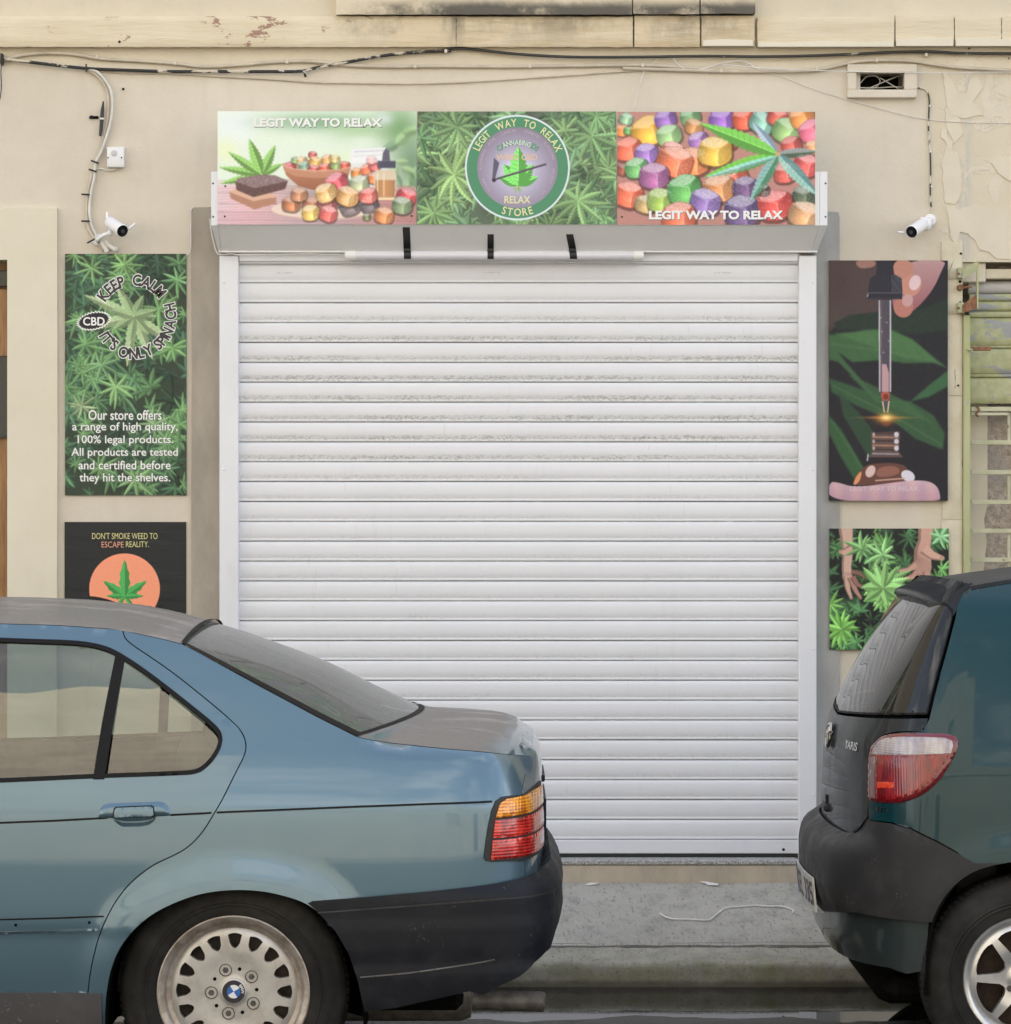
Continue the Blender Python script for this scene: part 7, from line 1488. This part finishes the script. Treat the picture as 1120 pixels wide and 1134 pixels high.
cable('wall_cable', 'thin cream cable sagging lowest between the left bundle and the centre', [(98, 78), (140, 80.5), (200, 82), (250, 85), (300, 87.5), (350, 91), (400, 92), (450, 92.5), (500, 91.5), (560, 88), (620, 84), (680, 79.5), (730, 77), (800, 77), (838, 79)], .0035, CBE, -.008, CG)
o = cable('wall_cable', 'pale conduit arching over the vent at upper right', [(690, 75.5), (740, 77), (790, 78.5), (840, 79), (880, 78.5), (905, 77), (925, 73), (940, 69.5), (960, 67), (990, 66.5), (1015, 68), (1040, 72), (1070, 75), (1120, 77.5), (1240, 80)], .0068, CBE, -.014, CG); clips(o, [(799, 78), (905, 76), (971, 67), (1026, 61)], -.014)
cable('wall_cable', 'thin white wire running straight across in front of the vent at upper right', [(800, 71), (830, 74), (860, 76), (940, 79), (1000, 80), (1060, 80), (1240, 79)], .0018, CBW, -.037, CG, n=4)
cable('wall_cable', 'fine loose wire drooping diagonally below the vent', [(818, 68), (845, 78), (870, 86), (900, 98), (935, 109), (960, 116), (990, 124), (1015, 130), (1045, 134), (1080, 135.5), (1240, 137)], .0013, CBW, -.006, CG, n=5)
cable('wall_cable', 'curled white wire hanging above the sweets panel', [(735, 61), (728, 66), (722, 71), (714, 78), (708, 96), (701, 122)], .0016, CBW, -.012, CG, n=6)
cable('wall_cable', 'white wire looping in a shallow bow right of the centre', [(735, 61), (745, 64), (750, 70), (758, 76), (768, 78), (780, 76), (795, 71), (810, 68), (825, 68), (836, 74)], .0022, CBW, -.018, CG, n=6)
cable('wall_cable', 'short wire dropping from the black cable at the left edge', [(2, 66), (1, 80), (1.5, 96), (0, 110)], .002, CBK2, -.010, CG)
m = MB(); x, y, z = P(2, 65, -.03); m.box(x-.006, x+.004, -.034, 0, z-.022, z+.022, .003); m.box(x-.004, x+.012, -.036, -.028, z-.006, z+.002, .002); tag(m.build('cable_hook', TIE), 'black hook holding the cables at the left edge', 'hook')
# bundle going down to the left camera
o = cable('camera_cable', 'pair of cream cables dropping from the wall cables to the left camera', [(92, 75.5), (102, 79.5), (112, 88), (118.5, 100), (120, 116), (119, 132), (115, 150), (110.5, 166), (106.5, 176), (103, 190), (98, 210), (96, 230), (97, 248), (102, 260), (108, 268), (114, 277)], .0064, CBE, -.012)
m = MB(); c = spline([P(a, b, -.020) for a, b in [(96, 75.5), (107, 79), (116.5, 89), (123, 101), (124.5, 116), (122.5, 134), (117.5, 152), (111, 170), (106, 180), (104.5, 196), (101, 212), (99, 232), (101, 248), (106.5, 260), (112, 268), (119, 276)]], 8); m.tube(c, .0052, 10); m.build('second_core', CBW, o, smooth=70)
for a, b, rot in ((96, 75.5, 1.5), (105.5, 179.5, .35), (103, 189, .3), (95, 215.5, .05), (95, 245, 0), (101, 267, -.5)):
    m = MB(); x, y, z = P(a, b, -.02); L = .016; m.tube([(x-L*math.cos(rot), -.029, z+L*math.sin(rot)), (x+L*math.cos(rot), -.029, z-L*math.sin(rot))], .0034, 6); m.build('cable_tie', TIE, o)
m = MB(); c = [P(a, b, -.024) for a, b in ((114.5, 112), (113.5, 122), (112.8, 132), (112, 142), (111, 150.5))]; m.tube(c, [.003, .0075, .0078, .0072, .0055], 10); m.build('joint_sleeve', plain('dark_sleeve', (.035, .035, .037), .6), o); m = MB(); x, y, z = P(113, 131, -.033); m.box(x-.008, x+.008, -.034, -.02, z-.004, z+.003, .001); m.build('white_tape', CBW, o)
m = MB(); m.box(PX(99), PX(109), -.004, .004, PZ(131.5), PZ(128.5)); o2 = m.build('wall_hole', VOID); tag(o2, 'small dark slot cut in the plaster beside the left cable bundle', 'hole')
# small sensor box
WPL = plain('white_plastic', (.74, .74, .75), .35); GPL = plain('grey_plastic', (.50, .50, .52), .4)
sb = thing('sensor_box', 'small white square sensor box with round dimple on the wall under the cables', 'box', P(129, 187)); m = MB(); m.box(PX(119.5), PX(138.5), -.034, .0, PZ(186), PZ(163.5), .005, 2); m.build('cover', WPL, sb)
m = MB(); x, y, z = P(126.5, 169.5, -.034); m.lathe([(.0125, 0), (.0115, -.003), (.006, -.0045), (0, -.005)], (x, -.0335, z), (0, 1, 0), 24); m.build('dimple', GPL, sb)
m = MB()
for a in (119.8, 134.7): x, y, z = P(a, 174.5, -.034); m.lathe([(0, -.001), (.003, -.001), (.003, .001)], (x, -.0345, z), (0, 1, 0), 10)
m.build('screw_hole', TIE, sb)
m = MB(); m.tube(spline([P(a, b, -.012) for a, b in ((104, 188), (108, 186.5), (114, 187), (120, 188.5), (128, 187.5))], 6), .003, 8); m.build('lead', CBW, sb)
# cctv cameras
CAMB = plain('camera_face', (.010, .010, .010), .15); CWH = plain('camera_white', (.80, .80, .82), .3)
def cctv(label, c0, c1, arm, foot, ants, sgn):
    root = thing('security_camera', label, 'camera', foot, 'white security cameras on the wall')
    a, b = Vector(c0), Vector(c1); ax = (b-a).normalized(); L = (b-a).length; m = MB()
    m.lathe([(0, -.005), (.015, -.003), (.0215, .003), (.0235, .012), (.0235, L-.012), (.0252, L-.010), (.0252, L), (.023, L+.002)], a, ax, 28); body = m.build('body', CWH, root, smooth=40)
    m = MB(); m.lathe([(.0226, L-.001), (.0226, L+.0025), (.019, L+.003), (0, L+.003)], a, ax, 28); face = m.build('front_face', CAMB, root, smooth=40)
    m = MB(); m.lathe([(.008, L+.002), (.008, L+.005), (.005, L+.005), (.002, L+.004), (0, L+.004)], a, ax, 18); m.build('lens', plain('lens_ring', (.06, .06, .065), .2), face)
    for p_, q in ants: m = MB(); m.tube([p_, tuple((Vector(p_)*.4+Vector(q)*.6)), q], [.0058, .0052, .0044], 10); m.build('antenna', CWH, root, smooth=50)
    m = MB(); m.tube(spline(arm, 5), .009, 10); m.ball(arm[0], .0135, 2); m.build('arm', CWH, root, smooth=50)
    m = MB(); f = Vector(foot); m.lathe([(0, .0), (.024, .0), (.024, .008), (.018, .016), (0, .016)], (f.x, 0, f.z), (0, -1, 0), 24); m.build('base', CWH, root)
    return root
e = lambda a, b, Y: P(a, b, Y)
cam1 = cctv('white bullet security camera with two stub antennas above the tall leaf poster', e(121, 245.5, -.06), e(135.5, 255.5, -.15), [e(122, 258, -.07), e(114, 261, -.06), e(108, 266, -.03), e(109, 266, 0)], P(109, 266), [(e(119, 244, -.06), e(118.3, 234.5, -.06)), (e(143, 253, -.12), e(150, 247.5, -.12))], 1)
m = MB(); m.tube(spline([e(110, 262, -.025), e(114, 270, -.028), e(119, 279, -.026)], 5), .010, 10); m.tube(spline([e(116, 266, -.03), e(121, 272, -.032), e(129, 277, -.03)], 5), .009, 10); m.ball(e(128, 276, -.03), .012, 2); m.build('cable_gland', CBW, cam1, smooth=60)
cam2 = cctv('white bullet security camera at upper right, fed by a black cable beside flaking plaster', e(1023, 247.5, -.06), e(1010, 256.5, -.14), [e(1024, 247, -.06), e(1028, 245, -.05), e(1031, 243, -.03), e(1031, 243, 0)], P(1030, 244), [(e(1001, 257.5, -.11), e(994.5, 257, -.12)), (e(1029, 243, -.05), e(1020, 241.5, -.06))], -1)
m = MB(); m.ball(e(1026, 248, -.045), .024, 2, 1.0, .8, 1.15); m.build('bracket_shell', CWH, cam2, smooth=60)
o = cable('camera_cable', 'thin black cable with white clips dropping from the vent to the right camera', [(1000, 97), (1010, 96.5), (1018, 97), (1025, 99), (1028.5, 105), (1029.5, 113), (1029, 125), (1028.5, 140), (1029.5, 155), (1030.5, 168), (1031, 190), (1030.5, 207), (1031, 222), (1032.5, 238), (1034, 241)], .0030, CBS, -.006)
for a, b in ((1029.5, 117), (1030, 167.5), (1031.3, 206.5)): m = MB(); m.ball(e(a+.6, b, -.01), .0045, 1); m.build('cable_clip', CWH, o)
o = cable('vent_wire', 'tangle of thin wires inside the dark vent opening', [(953, 92), (960, 85), (970, 84), (975, 90), (968, 98), (958, 98)], .0022, CBW, .06, cat='wire')
for pts in ([(962, 98), (978, 91), (990, 86), (1000, 83)], [(975, 86), (985, 92), (995, 98)], [(953, 97), (975, 97), (990, 96), (1003, 97)]): m = MB(); m.tube(spline([P(a, b, .05) for a, b in pts], 6), .0022, 6); m.build('strand', CBW, o, smooth=60)
o = cable('bell_wire', 'thin white wire running down beside the brown cement strip to the left poster', [(214, 229), (211.5, 233), (211.3, 250), (211.6, 270), (210.5, 278), (207, 282.5)], .0022, CBW, -.016, cat='wire')
o = cable('lamp_wire', 'thin pale wire from the shutter box corner along to the tube lamp', [(232.5, 242), (234, 256), (237, 270), (240.5, 280), (246, 282), (256, 281), (262, 282), (300, 282), (340, 281), (383, 282.5)], .0022, CBW, -.112, cat='wire')
# cord and scraps on the pavement
def gpt(px, py, dz=0.004):     # meet the pavement under a sight line
    lo, hi = -1.3, -.02
    for _ in range(40):
        Y = (lo+hi)/2; s = F/(Y-CAMY); z = EYE-(py-PCY)/s; g = .119+.105*(Y-y0_p)/(0-y0_p)
        if z < g: hi_, lo = hi, Y
        else: hi = Y
    return ((px-PCX)/(F/(Y-CAMY)), Y, g+dz)
y0_p = KY+.182
def gfind(px, py, dz=.004):
    best = min(np.linspace(-1.23, -.01, 1200), key=lambda Y: abs(EYE-(py-PCY)/(F/(Y-CAMY))-(.119+.105*(Y-y0_p)/(0-y0_p)))); s = F/(best-CAMY)
    return ((px-PCX)/s, best, .119+.105*(best-y0_p)/(0-y0_p)+dz)
m = MB(); m.tube(spline([gfind(a, b, .0055) for a, b in ((731, 1013.5), (737, 1017), (746, 1019.5), (765, 1020), (784, 1020.7), (790, 1017.5), (800, 1009.5), (806, 1007), (825, 1005.5), (838, 1004.5), (850, 1005.3), (866, 1005.6), (874, 1007.5), (879, 1010.5), (877.5, 1013))], 8), .0034, 8)
tag(m.build('cord', CBW, smooth=70), 'loose white cord lying in a long wave on the grey pavement', 'cord')
PAP = plain('paper_scrap', (.70, .69, .66), .8)
for lb, pts in (('torn white paper strip lying below the step, nearer the middle', [(774, 977.3), (783, 978), (796, 979.8), (795, 982), (784, 981), (781, 979.8)]), ('slim white scrap of paper below the step, nearer the blue car', [(648, 980.5), (655, 979.3), (663, 979), (661, 980.6), (653, 981.3)])):
    V = [gfind(a, b, .004+.002*(i % 2)) for i, (a, b) in enumerate(pts)]; m = MB(); n = len(V); m.sheet(V+[(x, y, z-.0015) for x, y, z in V], [tuple(range(n)), tuple(range(2*n-1, n-1, -1))]+[(i, n+i, n+(i+1) % n, (i+1) % n) for i in range(n)]); tag(m.build('paper_scrap', PAP, smooth=0), lb, 'litter', 'paper scraps on the pavement')
bpy.context.view_layer.update()
